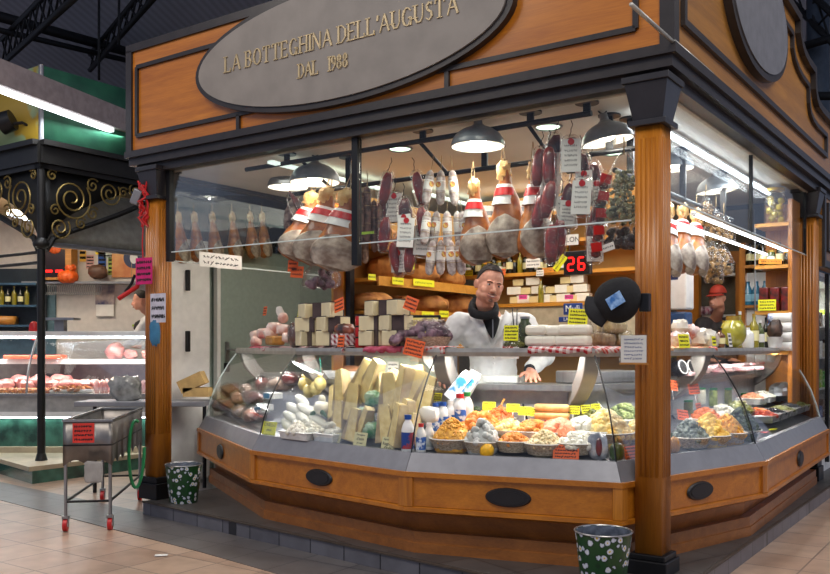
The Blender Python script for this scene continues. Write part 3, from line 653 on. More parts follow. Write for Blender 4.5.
def strip_card(lb, px, py, w, h, aa, base, rows=1, mtl=None):
    p = base(px, aa); return card('shelf_price_card', lb, 'price card', B_at(p, py), w, h, ANG+(R(90) if base is SAP else 0), mtl or M_YELLOW, rows)
strip_card('yellow price strip on the middle bread shelf, left one', 398, 281, .17, .062, -2.66, SAP)
strip_card('long yellow price strip on the middle bread shelf, right one', 424, 283, .34, .062, -2.66, SAP)
strip_card('yellow price strip on the low bread shelf beside the screen', 428, 315, .20, .062, -2.66, SAP)
strip_card('yellow price strip on the low bread shelf near the man', 444, 314, .16, .062, -2.66, SAP)
strip_card('small yellow price strip at the near end of the bread shelf', 372, 277, .10, .05, -2.66, SAP)
card('shelf_price_card', 'tall yellow price card with two lines over the loaves', 'price card', B_at(SAP(404,-2.60),263), .20, .11, ANG+R(60), M_YELLOW, 3)
for px, py, lb, w_ in ((488,243,'behind the middle ham',.10),(518,243,'right of the middle ham',.10),(469,273,'left end of jar shelf',.09),(500,243,'between two hams',.07)):
    p = SB(px, 2.58); card('shelf_price_card', 'yellow price card on the rear shelving, '+lb, 'price card', B_at(p, py), w_, .06, ANG, M_YELLOW, 2)
card('shelf_price_card', 'orange price card on the jar shelf beside the man', 'price card', B_at(SB(500,2.58),272), .13, .06, ANG, M_ORANGE, 2)
card('shelf_price_card', 'orange price strip at the right of the jar shelf', 'price card', B_at(SB(548,2.58),270), .12, .045, ANG, mat('light_orange_card','F59A2A',.6), 2)
card('shelf_price_card', 'white written card standing before the jars', 'price card', B_at(SB(533,2.57),263), .16, .09, ANG, M_PAPER, 2)
# jars and bottles on the rear shelves
def jar(name, lb, cat, h, r, cm, lm, neck=.7, labelm=None, liqu=None):
    t = thing(name, lb, cat)
    MB().lathe([(r*.9,0),(r,.01),(r,h*.72),(r*neck,h*.85),(r*neck,h*.9)], n=16).build('body', cm, t)
    MB().lathe([(r*neck*1.12,h*.88),(r*neck*1.12,h),(0.0001,h+.002)], n=16).build('lid', lm, t)
    if labelm: MB().lathe([(r*1.02,h*.22),(r*1.02,h*.58)], n=16).build('paper_label', labelm, t)
    return t
def bottle(lb, h, r, cm, lm, labelm=None):
    t = thing('bottle', lb, 'bottle')
    MB().lathe([(r*.9,0),(r,.01),(r,h*.6),(r*.85,h*.68),(r*.34,h*.8),(r*.32,h*.92)], n=16).build('body', cm, t)
    MB().lathe([(r*.38,h*.91),(r*.38,h),(0.0001,h+.001)], n=12).build('cap', lm, t)
    if labelm: MB().lathe([(r*1.02,h*.2),(r*1.02,h*.5)], n=16).build('paper_label', labelm, t)
    return t
M_OLIVE = mat('olive_glass', '4C5524', .15, coat=.5); M_AMBER = mat('amber_glass', '6A3A10', .15, coat=.5); M_DKGL = mat('dark_glass', '16180F', .12, coat=.5)
M_OIL = mat('oil_glass', 'A89A2C', .12, coat=.5, trans=.3); M_GOLDL = mat('gold_lid', 'C8A44A', .3, .7)
kinds = [jar('preserve_jar', 'olive jar', 'jar', .15, .038, M_OLIVE, M_GOLDL, .8, M_PAPER), jar('preserve_jar', 'dark jar', 'jar', .13, .04, M_DKGL, M_GOLDL, .8), jar('preserve_jar', 'amber jar', 'jar', .14, .036, M_AMBER, M_BLACK, .8, M_CREAMCARD),
         bottle('bottle', .22, .033, M_DKGL, M_BLACK, M_CREAMCARD), bottle('bottle', .24, .03, M_OIL, M_GOLDL), jar('preserve_jar', 'white tin', 'jar', .13, .042, M_WHITE, M_WHITE, .95, M_GREY)]
names = ['squat olive green jar','squat dark jar','small amber jar','dark corked bottle','tall oil bottle','pale tin']
used = set()
def put(k, p, rz=0, lb=None, gr=None, sc=1):
    o = kinds[k] if k not in used else dup(kinds[k]); used.add(k); o.location = p; o.rotation_euler = (0,0,rz); o.scale = (sc,)*3; o['label'] = lb
    if gr: o['group'] = gr
    elif 'group' in o: del o['group']
rows_ = [(2.13, 468, 572, 21, 'jar shelf behind the man', [0,1,3,4,1,3,0,2,3,1,4,3,1,0,3,2,1,3,0,4,1]), (2.72, 478, 566, 17, 'top rear shelf above the hams', [5]*17), (2.44, 480, 566, 14, 'high rear shelf between the hams', [0,2,0,1,2,0,5,0,2,1,0,2,3,1])]
for z, p0, p1, n, nm, seq in rows_:
    for i in range(n):
        k = seq[i]; put(k, rs_px(p0+(p1-p0)*i/(n-1), z+.001, .08+.05*(i % 2)), ANG, '%s on the %s' % (names[k], nm), '%ss on the %s' % (names[k], nm), 1+.1*math.sin(i*1.7))
# wrapped cheese on the lower rear shelf
M_CHEESE = mat('pale_cheese', 'E8D49A', .35, coat=.4, var=.05); M_RIND = mat('cheese_rind', 'B08A50', .5, var=.2); M_CHW = mat('white_cheese', 'EFEAD8', .35, coat=.3, var=.04)
M_RINDD = mat('dark_cheese_rind', '4A3A38', .5, var=.2)
def wedge(lb, w=.13, d=.12, h=.085, cm=None, rm=None, name='cheese_wedge'):
    t = thing(name, lb, 'cheese')
    MB().prism([(-w/2,-d/2),(w/2,-d/2),(w*.32,d/2),(-w*.32,d/2)], .003, h-.003).build('paste', cm or M_CHEESE, t, bevel=.006)
    MB().prism([(-w*.33,d/2-.004),(w*.33,d/2-.004),(w*.32,d/2+.006),(-w*.32,d/2+.006)], 0, h).prism([(-w*.49,-d*.48),(w*.49,-d*.48),(w*.33,d/2),(-w*.33,d/2)], h-.004, h+.002).build('rind', rm or M_RIND, t, smooth=False)
    return t
wd = wedge('wedge'); wd2 = wedge('wedge', .17, .14, .10, M_CHW, M_RIND)
first = {}
def putc(src, p, rot, lb, gr=None, sc=1):
    o = src if src.name not in first else dup(src); first[src.name] = 1; o.location = p; o.rotation_euler = rot if isinstance(rot, tuple) else (0,0,rot); o.scale = (sc,)*3 if not isinstance(sc, tuple) else sc; o['label'] = lb
    if gr: o['group'] = gr
    elif 'group' in o: del o['group']
    return o
for j, (z, pxs) in enumerate(((1.821, (517,526,536,547,557,566,575,585)), (1.91, (516,528,541,553,564,574,583)), (2.0, (520,535,568,580)))):
    for i, px in enumerate(pxs):
        putc((wd, wd2)[(i+j) % 2], rs_px(px, z, .10), ANG+R(8*math.sin(i*5+j)), 'wrapped cheese on the lower rear shelf, %s layer' % ('bottom','middle','top')[j], 'wrapped cheeses on the lower rear shelf, %s layer' % ('bottom','middle','top')[j], (.9,.9,.85))
for px, py, c in ((523,297,'FF4F9A'),(569,297,'FF4F9A')):
    card('shelf_price_card', 'pink price tag on the wrapped cheeses, %s one' % ('left' if px == 523 else 'right'), 'price card', B_at(SB(px,2.58),py), .09, .045, ANG, mat('pink_card', 'F0509A', .6), 1)
card('shelf_price_card', 'small white card above the cheeses left of the green bottle', 'price card', B_at(SB(540,2.56),273), .08, .06, ANG, M_PAPER, 2)
put(4, rs_px(541, 1.821, .03), 0, 'green oil bottle standing before the wrapped cheeses', None, 1.0)
# ticket display
td = thing('queue_number_display', 'black queue number display showing red digits twenty six', 'display', B_at(SB(578,2.0),263), ANG)
MB().box((0,0,0), (.25,.07,.21)).build('case', M_BLACK, td, smooth=False, bevel=.006)
MB().box((0,-.036,-.01), (.215,.004,.14)).build('screen', mat('display_screen', '200404', .3), td, smooth=False)
MRED = emis('red_led', 'FF1410', 3.0)
def seg7(mb, x, on, w=.055, h=.11, y=-.041):
    s = {'a':(0,h/2,0),'g':(0,0,0),'d':(0,-h/2,0),'f':(-w/2,h/4,1),'b':(w/2,h/4,1),'e':(-w/2,-h/4,1),'c':(w/2,-h/4,1)}
    for k in on:
        dx, dz, v = s[k]; mb.box((x+dx, y, dz-.01), ((.014, .004, h/2-.012) if v else (w-.008, .004, .014)))
MB().cyl((-.08,0,.10),(-.08,0,.85),.004,n=6).cyl((.08,0,.10),(.08,0,.85),.004,n=6).build('suspension_wires', M_STEEL, td)
m = MB(); seg7(m, -.05, 'abged'); seg7(m, .05, 'afgedc'); m.build('digits', MRED, td, smooth=False)
nk = card('notice', 'long white strip with black capital letters hanging by the packets', 'notice', B_at(SB(568,1.6),240), .19, .09, ANG, M_PAPER, txt=[('COLON', .06)])
nk2 = card('price_tag', 'slanted yellow tag beside the number display', 'price card', B_at(SB(560,1.6),263), .15, .06, ANG, M_YELLOW, 1, tilt=R(-50))
for q_, h_ in ((nk, .75), (nk2, .9)): MB().cyl((0,0,.04),(0,0,h_),.002,n=5).build('cord', M_ROPE, q_)
# wall behind the worktop: blue enamel sign
t = thing('enamel_sign', 'blue and white enamel style sign on the beige wall under the cheeses', 'sign', B_at(SB(573,2.55),312), ANG)
MB().box((0,0,.03), (.20,.01,.11)).box((-.03,-.001,-.07),(.24,.01,.05)).build('plate', mat('sign_blue', '1F3F86', .4), t, smooth=False, bevel=.01)
text('lettering', 'Mulì', .09, M_WHITE, t, (0,-.012,.03), (R(90),0,R(0)), .001); text('lettering', 'LATTE', .045, M_WHITE, t, (-.03,-.012,-.07), (R(90),0,0), .001)
tag(MB().b2((0,0,-.32),(2.0,.03,0)).build('splash_board', mat('beige_splash', 'BFAF92', .6), loc=RS(0,1.79,.02), rot=(0,0,ANG), smooth=False), 'beige wall board below the wrapped cheese shelf', 'board')
# scales / registers standing behind the shelf
def monitor(lb, p, rz, w, h, scr):
    t = thing('counter_screen', lb, 'screen', p, rz)
    MB().box((0,0,h/2+.04), (w,.03,h), (R(-12),0,0)).build('case', M_BLACK, t, smooth=False, bevel=.008)
    MB().box((0,-.017,h/2+.043), (w*.86,.004,h*.78), (R(-12),0,0)).build('screen', scr, t, smooth=False)
    MB().box((0,.04,.02), (w*.5,.12,.04)).build('foot', M_BLACK, t, smooth=False); return t
sc1 = emis('screen_blue', '6C86A8', .5); sc2 = emis('screen_amber', 'B8A860', .45)
def stand(px, d, z, py=None):
    p, an = at_px(px, d, z); return p, an
p, an = at_px(397, 1.05, 1.50); monitor('left counter screen of a scale with a blue grey display', p, ANG+R(-10), .28, .22, sc1)
p, an = at_px(424, 1.05, 1.50); monitor('right counter screen of a scale with a yellowish display', p, ANG+R(25), .27, .22, sc2)
tag(MB().box((0,0,.13),(.75,.3,.26)).build('scale_table', M_GREY, loc=Vector((*at_px(410,1.12)[0].xy,1.24)), rot=(0,0,ANG), smooth=False, bevel=.01), 'grey machine housing carrying the two counter screens', 'machine')
# right side: tall unit, rear openings
ru = thing('corner_shelf_unit', 'narrow timber shelf unit beside the far right pillar', 'shelving', SL(-.36,4.0,.12), ANG)
MB().b2((0,.34,0),(.30,.37,2.85)).build('back_board', M_WOODV, ru, smooth=False); MB().b2((.29,0,0),(.33,.36,2.85)).build('side_board', M_WOODV, ru, smooth=False)
for z in (1.34, 1.74, 2.20, 2.62): MB().b2((-.02,-.02,z-.035),(.30,.34,z)).build('shelf_board', M_SHELF, ru, smooth=False)
MB().cyl((-.02,-.01,1.1),(-.02,-.01,2.62),.008).build('front_rod', M_STEEL, ru)
def RU(a, z, b=.10): return SL(-.36+a, 4.0+b, .12+z)
t = thing('preserve_jar', 'big glass jar of yellow peppers on the top corner shelf', 'jar', RU(.15,2.622), ANG)
MB().lathe([(.10,0),(.11,.02),(.11,.26),(.085,.30),(.085,.33)], n=20).build('glass_body', M_FILM, t)
mm = MB(); [mm.blob((.055*math.cos(i*2.4), .055*math.sin(i*2.4), .04+i*.024), .035, .1) for i in range(10)]; mm.build('peppers', mat('yellow_pepper', 'C9B23A', .4), t)
MB().cyl((0,0,.33),(0,0,.36),.09,n=20).build('lid', M_GOLDL, t)
for i in range(4): put((3,0,3,1)[i], RU(.03+.08*i, 2.202), 0, ('dark bottle','green jar','second dark bottle','squat black jar')[i]+' on the second corner shelf above the orange card', None, 1.05)
card('shelf_price_card', 'orange price strip under the bottles on the corner shelf', 'price card', RU(.13,2.235,-.03), .22, .05, ANG, mat('light_orange_card','F59A2A',.6), 1, tilt=R(4))
for i in range(3): tag(MB().box((0,0,.12),(.09,.14,.24)).build('coffee_packet', mat('red_black_packet','7A1A18',.3,c2='1A1214',scale=16,coat=.5), loc=RU(.05+.105*i,1.742), rot=(0,0,ANG), bevel=.012), ('left','middle','right')[i]+' dark red packet on the corner shelf above the yellow tag', 'packet', 'red packets on the corner shelf')
card('shelf_price_card', 'yellow card below the red packets on the corner shelf', 'price card', RU(.10,1.80,-.03), .17, .11, ANG, M_YELLOW, 3)
for i in range(4):
    t = thing('paper_roll', ('lowest','second','third','topmost')[i]+' white paper roll in the stack beside the corner shelf unit', 'paper roll', RU(.22,1.342+.095*i,.0), ANG, 'white paper rolls beside the corner shelf')
    MB().cyl((-.11,0,.047),(.11,0,.047),.047,n=20).build('roll', M_PAPER, t); MB().cyl((-.112,0,.047),(-.06,0,.047),.0475,n=20).build('blue_print', mat('roll_print','3A5A9A',.5,c2='DDE2EE',scale=40), t)
rw = thing('rear_shelf_rack', 'timber rack with bottles and blue water packs behind the right counter', 'shelving', SB(745,4.75,.1), ANG)
MB().b2((-.06,0,0),(.0,.34,2.55)).b2((.62,.3,0),(.66,.34,2.55)).build('posts', M_WOODV, rw, smooth=False); MB().b2((.0,.3,0),(.62,.33,2.55)).build('back_board', mat('rack_back', '9A8A6C', .7), rw, smooth=False)
for z in (1.86, 2.30): MB().b2((0,0,z-.03),(.62,.3,z)).build('shelf_board', M_WOODS, rw, smooth=False)
for i in range(4): o = dup(kinds[3]); o.location = SB(750+9*i,4.8,2.402); o['label'] = 'dark bottle with yellow label on the rear rack above the water packs'; o['group'] = 'dark bottles on the rear rack'; o.scale = (1.35,1.35,1.1)
for i in range(4):
    t = thing('water_pack', 'blue wrapped water bottle pack on the rear rack, place %s from the left' % ('one','two','three','four')[i], 'bottle pack', SB(748+8.5*i,4.8,1.962), ANG)
    MB().lathe([(.05,0),(.052,.15),(.02,.22),(.02,.26)], n=14).build('bottle', mat('water_blue','3C8FB4',.15,coat=.5,trans=.4), t)
    MB().lathe([(.053,.04),(.053,.12)], n=14).build('wrap', mat('water_wrap','9CD0E4',.3), t)
ob = thing('open_doorway_frame', 'timber framed opening in the rear with white shelves of jars behind', 'doorway', SB(716,5.1,.05), ANG)
MB().b2((-.46,0,0),(-.20,.1,2.5)).b2((.22,0,0),(.30,.1,2.5)).b2((-.46,0,2.42),(.30,.1,2.55)).build('frame', M_WOODV, ob, smooth=False)
for z in (1.80, 2.28): MB().b2((-.2,.12,z),(.22,.3,z+.03)).build('white_shelf', M_WHITE, ob, smooth=False)
for i in range(4): o = dup(kinds[0]); o.location = SB(700+10*i, 5.25, 2.36); o['label'] = 'small pale jar on the white shelf inside the rear opening'; o['group'] = 'jars inside the rear opening'
for i in range(3): tag(MB().box((0,0,.05),(.12,.1,.10)).build('box', mat('magenta_box','B03A6A',.5,c2='E8E0E0',scale=30), loc=SB(701+8*i,5.25,1.881), rot=(0,0,ANG)), 'small magenta and white box on the lower rear shelf', 'box', 'magenta boxes inside the rear opening')
wb = thing('water_boiler', 'white appliance with a blue panel right of the front pillar', 'appliance', SB(676,3.2,1.85), ANG)
MB().box((0,0,.22),(.28,.24,.42)).build('body', M_WHITE, wb, smooth=False, bevel=.02); MB().box((0,-.122,.32),(.12,.005,.05)).build('badge', mat('navy_plate','22305A',.4), wb, smooth=False)
MB().box((0,-.0,-.12),(.26,.22,.22)).build('lower_tank', mat('blue_tank','3A5A8A',.3), wb, smooth=False, bevel=.02)
# small shelf left of the pillar with blue labelled tins
ss = thing('side_shelf', 'short wooden shelf of tins just left of the front right pillar', 'shelf', SB(622,3.6,2.30), ANG)
MB().box((0,0,-.02),(.5,.25,.04)).build('board', M_SHELF, ss, smooth=False); MB().box((-.28,.0,-.3),(.12,.2,1.4)).build('post', M_WOODV, ss, smooth=False)
for i in range(7): t = dup(kinds[5]); t.location = SB(608+4.3*i,3.55,2.301); t['label'] = 'pale tin in the row on the short wooden shelf left of the pillar'; t['group'] = 'tins on the short side shelf'; t.scale = (.75,.75,.9)
# ================================================================== HANGING GOODS
def hook(mb, z0, z1): mb.tube([(0,0,z1),(.012,0,z1-.03),(0,0,z1-.06),(0,0,z0+.03),(-.012,0,z0)], .003, 5)
M_HAM = mat('ham_skin', 'C87C34', .34, c2='7E3E14', scale=7, bump=.15, coat=.3)
M_HAMG = mat('ham_cured_face', 'B4A898', .6, c2='6E5C50', scale=12, bump=.2)
M_FAT = mat('ham_fat', 'E2C48C', .4, c2='C08A44', scale=14, coat=.2)
def ham(k=1.0):
    t = thing('hanging_ham', 'ham', 'ham')
    def skin(u, v):
        z = -.68*u; P = [(0,.026),(.04,.044),(.11,.046),(.19,.045),(.28,.060),(.40,.088),(.53,.112),(.68,.130),(.8,.132),(.9,.112),(.97,.07),(1,.01)]
        for (a, ra), (b, rb) in zip(P[:-1], P[1:]):
            if u <= b: r = ra+(rb-ra)*(u-a)/(b-a); break
        an = v*2*math.pi; n = noise.noise(Vector((math.cos(an)*2, math.sin(an)*2, u*7)))*.14
        r *= 1+n; dx = .03*math.sin(u*math.pi)*k
        return (r*math.cos(an)*1.0+dx, r*math.sin(an)*.72, z)
    MB().grid(skin, 30, 22).build('skin', M_HAM, t, weld=True)
    def face(u, v):
        an = (v-.5)*math.pi*.95-math.pi/2; z = -.37-.31*u; r = (.088+.055*math.sin(min(1,u*1.25)*math.pi*.72))*(1 if u < .9 else .55)
        e = math.sin(math.pi*min(1, max(0, u)))**.5; a2 = -math.pi/2+(an+math.pi/2)*e*.92
        n = 1+.05*noise.noise(Vector((a2*3, u*5, 2)))
        return (r*math.cos(a2)*n+.028, r*math.sin(a2)*.80*n-.004, z)
    MB().grid(face, 16, 14).build('cured_face', M_HAMG, t, solid=.012)
    MB().blob((.004,0,-.05), (.05,.046,.075), .55, 3.4, 16, seed=2).build('hock', M_FAT, t)
    MB(Matrix.Translation((.012,0,-.22))).lathe([(.053,.070),(.094,-.075)], n=22, sq=(1,.86)).build('white_label', M_WHITE, t, solid=.003)
    MB(Matrix.Translation((.012,0,-.22))).lathe([(.062,.045),(.078,-.010)], n=22, sq=(1,.90)).build('red_label', M_RED, t, solid=.006)
    m = MB(); m.tube([(-.015,0,-.05),(-.012,0,.06),(0,0,.16)], .003, 5); m.tube([(.015,0,-.05),(.012,0,.06),(0,0,.16)], .003, 5); m.build('cord', M_ROPE, t)
    return t
hm = ham()
hams = [(473,181,.30,.92,20,'left of the three middle hams, below the hooded lamp'),(503,164,.35,1.02,-12,'middle one of the three middle hams, the tallest'),(533,164,.36,1.0,25,'right of the three middle hams, beside the packets'),
        (312,194,.55,1.05,100,'leftmost of the left cluster of three hams'),(328,190,.40,1.12,70,'middle one in the left cluster of hams'),(347,192,.25,1.12,60,'right one in the left cluster, against the black post')]
for i, (px, py, b, s, rz, lb) in enumerate(hams):
    o = hm if i == 0 else dup(hm); o.location = B_at(SB(px, b), py); o.rotation_euler = (0, R((0,0,0,16,14,14)[i]), R(rz)*.0+R((10,-15,20,5,-5,-10)[i])); o.scale = (s*(1.0 if i < 3 else 1.35), s, s*(1 if i < 3 else .86)); o['label'] = 'hanging cured ham, '+lb; o['group'] = 'cured hams hanging over the counter'
for i, (px, py, bb) in enumerate(((669,206,.8),(683,206,1.25),(696,210,1.7))):
    o = dup(hm, B_at(SAP(px, -.45), py), (0, R(14), R(60)), 'hanging cured ham behind the right glass pane, number %s from the pillar' % ('one','two','three')[i], scale=(1.0,1.0,.86))
# added hams beyond the left dark pane, standing in for its reflections
for i, px in enumerate((178,194,212,232,250,262)):
    o = dup(hm, B_at(SAP(px, -5.35), 214), (0, R(-8), R(80)), 'ham standing in for a reflection in the left pane, number %s from the left' % ('one','two','three','four','five','six')[i], scale=.75)
    for ch in list(o.children):
        if 'label' in ch.name: bpy.data.objects.remove(ch)
# salami
M_SALW = mat('white_salami_casing', 'D8D0CA', .6, c2='8E7A76', scale=26, bump=.2); M_SALD = mat('dark_salami_casing', '7A5A50', .55, c2='3A2824', scale=22, bump=.2)
M_SALB = mat('brown_salami_casing', '9A7E6A', .55, c2='5A4034', scale=22, bump=.2)
def salami(h, r, cm, lm=None):
    t = thing('salami', 'salami', 'salami')
    MB().lathe([(.004,0),(r*.7,-.018),(r,-.06),(r*1.03,-h*.5),(r,-h+.05),(r*.7,-h+.014),(.004,-h)], n=14).build('casing', cm, t)
    m = MB(); m.tube([(0,0,-.005),(.004,0,.05),(0,0,.11)], .0028, 5)
    for z in (-.05,-h*.35,-h*.65): m.tube([(r*1.04*math.cos(a), r*1.04*math.sin(a), z) for a in [i*math.pi/5 for i in range(10)]], .002, 4, True)
    m.build('string', M_ROPE, t)
    if lm:
        MB().lathe([(r*1.05,-h*.30),(r*1.07,-h*.58)], n=14).build('label', M_PAPER, t)
        MB(XZ).prism(oval(16, r*.62, r*.62), r*1.06, r*1.10).build('badge', mat('round_red_badge','B03A3A',.5,c2='E8C860',scale=60), t, loc=(0,0,-h*.42))
    return t
sw = salami(.27, .035, M_SALW, True); sd = salami(.42, .031, M_SALD); sb = salami(.38, .036, M_SALB)
n = 0
for row, (py, pxs) in enumerate(((170,(431,441,452)), (211,(428,437,447,457,462)), (240,(433,441,450,458)))):
    for j, px in enumerate(pxs):
        o = sw if n == 0 else dup(sw); n += 1
        o.location = B_at(SB(px, .30+.05*(j % 2)), py); o.rotation_euler = (R(3*math.sin(n)), R(-(px-445)*.7), R(40*math.sin(n*2))); o['label'] = 'white cased salami with round badge, %s tier of the bunch left of the middle hams' % ('top','middle','bottom')[row]; o['group'] = 'white salami of the %s tier' % ('top','middle','bottom')[row]
for j, (px, py, k, s) in enumerate(((360,190,0,1.05),(367,186,0,1.1),(374,200,0,1.0),(357,226,1,.8),(365,228,1,.75),(380,205,0,.9))):
    src = (sd, sb)[k]; o = src if src.name not in first else dup(src); first[src.name] = 1
    o.location = B_at(SB(px, .20+.06*(j % 3)), py); o.rotation_euler = (0, R(2*math.sin(j*3)), R(20*j)); o.scale = (s,)*3; o['label'] = ('long dark salami just right of the black post' if k == 0 else 'brown salami at the foot of the black post'); o['group'] = ('dark salami by the black post' if k == 0 else 'brown salami by the black post')
t = thing('salami_bunch_tag', 'green and orange tag band tied on the dark salami by the post', 'tag', B_at(SB(366,.14),233), ANG)
MB().box((0,0,0),(.15,.01,.02)).build('band', mat('lime_band','A6C83A',.5), t, smooth=False)
# vacuum packets
M_MEAT = mat('dark_cured_meat', '7A1A14', .3, c2='2A1212', scale=9, coat=.6); M_MEATR = mat('red_cured_meat', 'B4281C', .3, c2='5A1414', scale=9, coat=.6)
def packet(w, h, mm, card_=True, ch=.5):
    t = thing('vacuum_packet', 'packet', 'packet')
    MB().blob((0,0,-h*.5), (w*.40,.030,h*.44), .15, 2, 14, sup=.7).build('meat', mm, t)
    MB().blob((0,0,-h*.5), (w*.5,.036,h*.5), .06, 3, 14, sup=.55).build('plastic_wrap', M_FILM, t)
    if card_:
        MB().box((0,-.042,-h*(1-ch/2)+.02), (w*.86,.003,h*ch)).build('card', M_PAPER, t, smooth=False)
        m = MB(Matrix.Translation((0,-.044,-h*(1-ch/2)+.02))); scribble(m, w*.7, h*ch*.8, 5, 0, seed=int(h*1000), th=.0022); m.build('print', M_INK, t, smooth=False)
        MB().lathe([(.0,0),(.022,0)], n=14, m=Matrix.Rotation(R(90),4,'X'), c=(0,-.046,-h*(1-ch)-.0)).build('emblem', M_RED, t, solid=.002)
    m = MB(); hook(m, -.01, .10); m.build('hook', M_BLACK, t)
    return t
pk1 = packet(.13, .34, M_MEAT); pk2 = packet(.11, .30, M_MEATR, False); pk3 = packet(.15, .28, M_MEAT, True, .8)
PK = [(2,395,190,.35,0),(1,389,170,.3,10),(0,404,196,.2,-5),(2,408,214,.2,4),(1,415,170,.3,-14),(1,420,205,.25,-10),(2,425,222,.3,5),(1,412,236,.25,6),(0,400,232,.3,0),(1,386,215,.22,4),(1,392,240,.25,-12),(1,384,196,.3,8),
      (1,541,146,.25,6),(1,549,144,.2,0),(0,556,132,.3,5),(2,571,135,.2,0),(0,581,150,.25,-4),(2,584,176,.15,4),(0,571,180,.3,6),(1,552,178,.2,10),(1,545,190,.25,14),(2,563,192,.3,-8),(0,594,215,.3,0),(1,552,222,.2,0),(1,561,215,.25,4),(0,592,160,.35,-8),(1,598,200,.3,5),(2,553,170,.3,8)]
src = [pk1, pk2, pk3]
for i, (k, px, py, b, tl) in enumerate(PK):
    s = src[k]; o = s if s.name not in first else dup(s); first[s.name] = 1
    o.location = B_at(SB(px, b+.05), py); o.rotation_euler = (0, R(tl), ANG*.3+R(12*math.sin(i*2.1)))
    side = 'left bunch behind the black post' if px < 430 else 'right bunch beside the tilted lamp'
    o['label'] = ('hanging cured meat packet with white card, %s' if k != 1 else 'hanging dark red packet without card, %s') % side; o['group'] = '%s packets of the %s' % (('carded','plain','wide carded')[k], side)
    if k == 2: o['label'] = 'hanging packet with large printed card, '+side
t = thing('meat_packet_cluster', 'slim dark packets hanging in the left corner of the ham cluster', 'packet', B_at(SB(296,.6),192), 0)
m = MB(); [m.blob((.03*i, 0, -.12-.03*i), (.016,.016,.15), .1, rot=(0, R(-24), 0)) for i in range(4)]; m.build('meat', M_MEAT, t); MB().blob((.05,0,-.15),(.10,.03,.18),.1,rot=(0,R(-24),0),sup=.6).build('plastic_wrap', M_FILM, t)
for i, (px, py, s) in enumerate(((291,200,1),(298,214,.9),(294,226,1.0))):
    t = thing('wrapped_sausage', ('upper','middle','lower')[i]+' speckled wrapped sausage at the far left of the hams', 'sausage', B_at(SB(px,.7),py), 0)
    MB().blob((0,0,-.13),(.06*s,.05,.15),.25,4,14,rot=(0,R(12),0),seed=i).build('casing', mat('speckled_casing','C8B0A0',.4,c2='4A2A26',scale=18,coat=.4), t); m = MB(); m.tube([(0,0,.0),(0,0,.2)], .003, 5); m.build('string', M_ROPE, t)
for px, py, lb, w_ in ((293,266,'small orange tag hanging left under the hams',.12),(297,272,'orange price tag hanging lower under the left hams',.15)):
    card('price_tag', lb, 'price card', B_at(SB(px,.45),py), w_, .10, ANG, M_ORANGE, 2, tilt=R(5))
# bags
def bag(name, lb, cat, p, n, r, R0, H, mm, shape=1, seed=0, film=True, group=None, nz=.2):
    t = thing(name, lb, cat, p, group=group); rd = random.Random(seed); m = MB()
    for i in range(n):
        u = rd.random()**.7; a = rd.uniform(0, 6.28); q = R0*(.35+.65*u)*rd.random()**.5*.85
        m.blob((q*math.cos(a), q*math.sin(a)*.7, -H*(.25+.72*u)), (r*rd.uniform(.8,1.2), r*rd.uniform(.7,1), r*rd.uniform(.8,1.1)), nz, 3, 9, seed=i)
    o = m.build('contents', mm, t); o['kind'] = 'stuff'
    if film:
        def f(u, v):
            a = v*2*math.pi; rr = R0*(.12+1.0*min(1, u*1.6)**.8)*(1 if u < .93 else .86)*(1+.10*noise.noise(Vector((math.cos(a)*2.5, math.sin(a)*2.5, u*5+seed))))
            return (rr*math.cos(a), rr*math.sin(a)*.75, -H*u)
        MB().grid(f, 14, 20).build('film', M_FILM, t, weld=True)
    m = MB(); m.tube([(0,0,-.02),(0,0,.10)], .005, 5); m.build('tie', M_ROPE, t); return t
bag('garlic_bag', 'clear bag of purple garlic heads hanging below the left hams', 'bag', B_at(SB(322,.45),256), 22, .034, .15, .27, mat('purple_garlic','8A6A78',.5,c2='3E2A34',scale=12))
M_MUSH = mat('dried_mushroom', 'C49A5C', .7, c2='3A2414', scale=22, bump=.5)
for i, (px, py, s) in enumerate(((706,196,.9),(716,208,1.0),(724,214,.95),(700,236,.8),(710,240,1.0),(722,243,1.0),(714,258,.8))):
    bag('mushroom_bag', ('highest','second','upper right','leftmost','middle','lower right','lowest')[i]+' bag of dried mushrooms in the bunch behind the right pane', 'bag', B_at(SAP(px,-.42),py), 60, .026*s, .10*s, .28*s, M_MUSH, seed=i, nz=.4)
bag('herb_bag', 'large clear bag of pale dried herbs hanging left of the front pillar', 'bag', B_at(SB(624,.30),152), 240, .014, .16, .48, mat('dried_herb','A8A67C',.8,c2='4E5038',scale=30,bump=.4), seed=9, nz=.4)
for i in range(5):
    t = thing('spice_packet', 'narrow clear packet with red band, place %s down the column left of the herb bag' % ('one','two','three','four','five')[i], 'packet', B_at(SB(603-(i-1)*3,.30-.02*i), 172+17*i), 0, rot=(0, R(12-5*i), R(10)))
    MB().blob((0,0,-.06),(.05,.025,.075),.1,sup=.6).build('film', M_FILM, t); MB().box((0,-.026,-.05),(.075,.004,.06)).build('red_label', M_RED, t, smooth=False); MB().blob((0,0,-.09),(.035,.015,.03),.2).build('spice', mat('red_spice','9A2018',.6,c2='3A1010',scale=20), t)
for i in range(3): bag('dried_fruit_bag', ('left','middle','right')[i]+' dark bag hanging low left of the pillar below the herb bag', 'bag', B_at(SB(612+11*i,.35),222), 16, .026, .07, .17, mat('dark_dried_fruit','3A2420',.4,c2='14100E',scale=10), seed=20+i)
for i, (px, lb) in enumerate(((606,'small white tag under the red banded packets'),)):
    card('price_tag', lb, 'price card', B_at(SB(px,.25),248), .12, .05, ANG, M_PAPER, 1, tilt=R(-15))
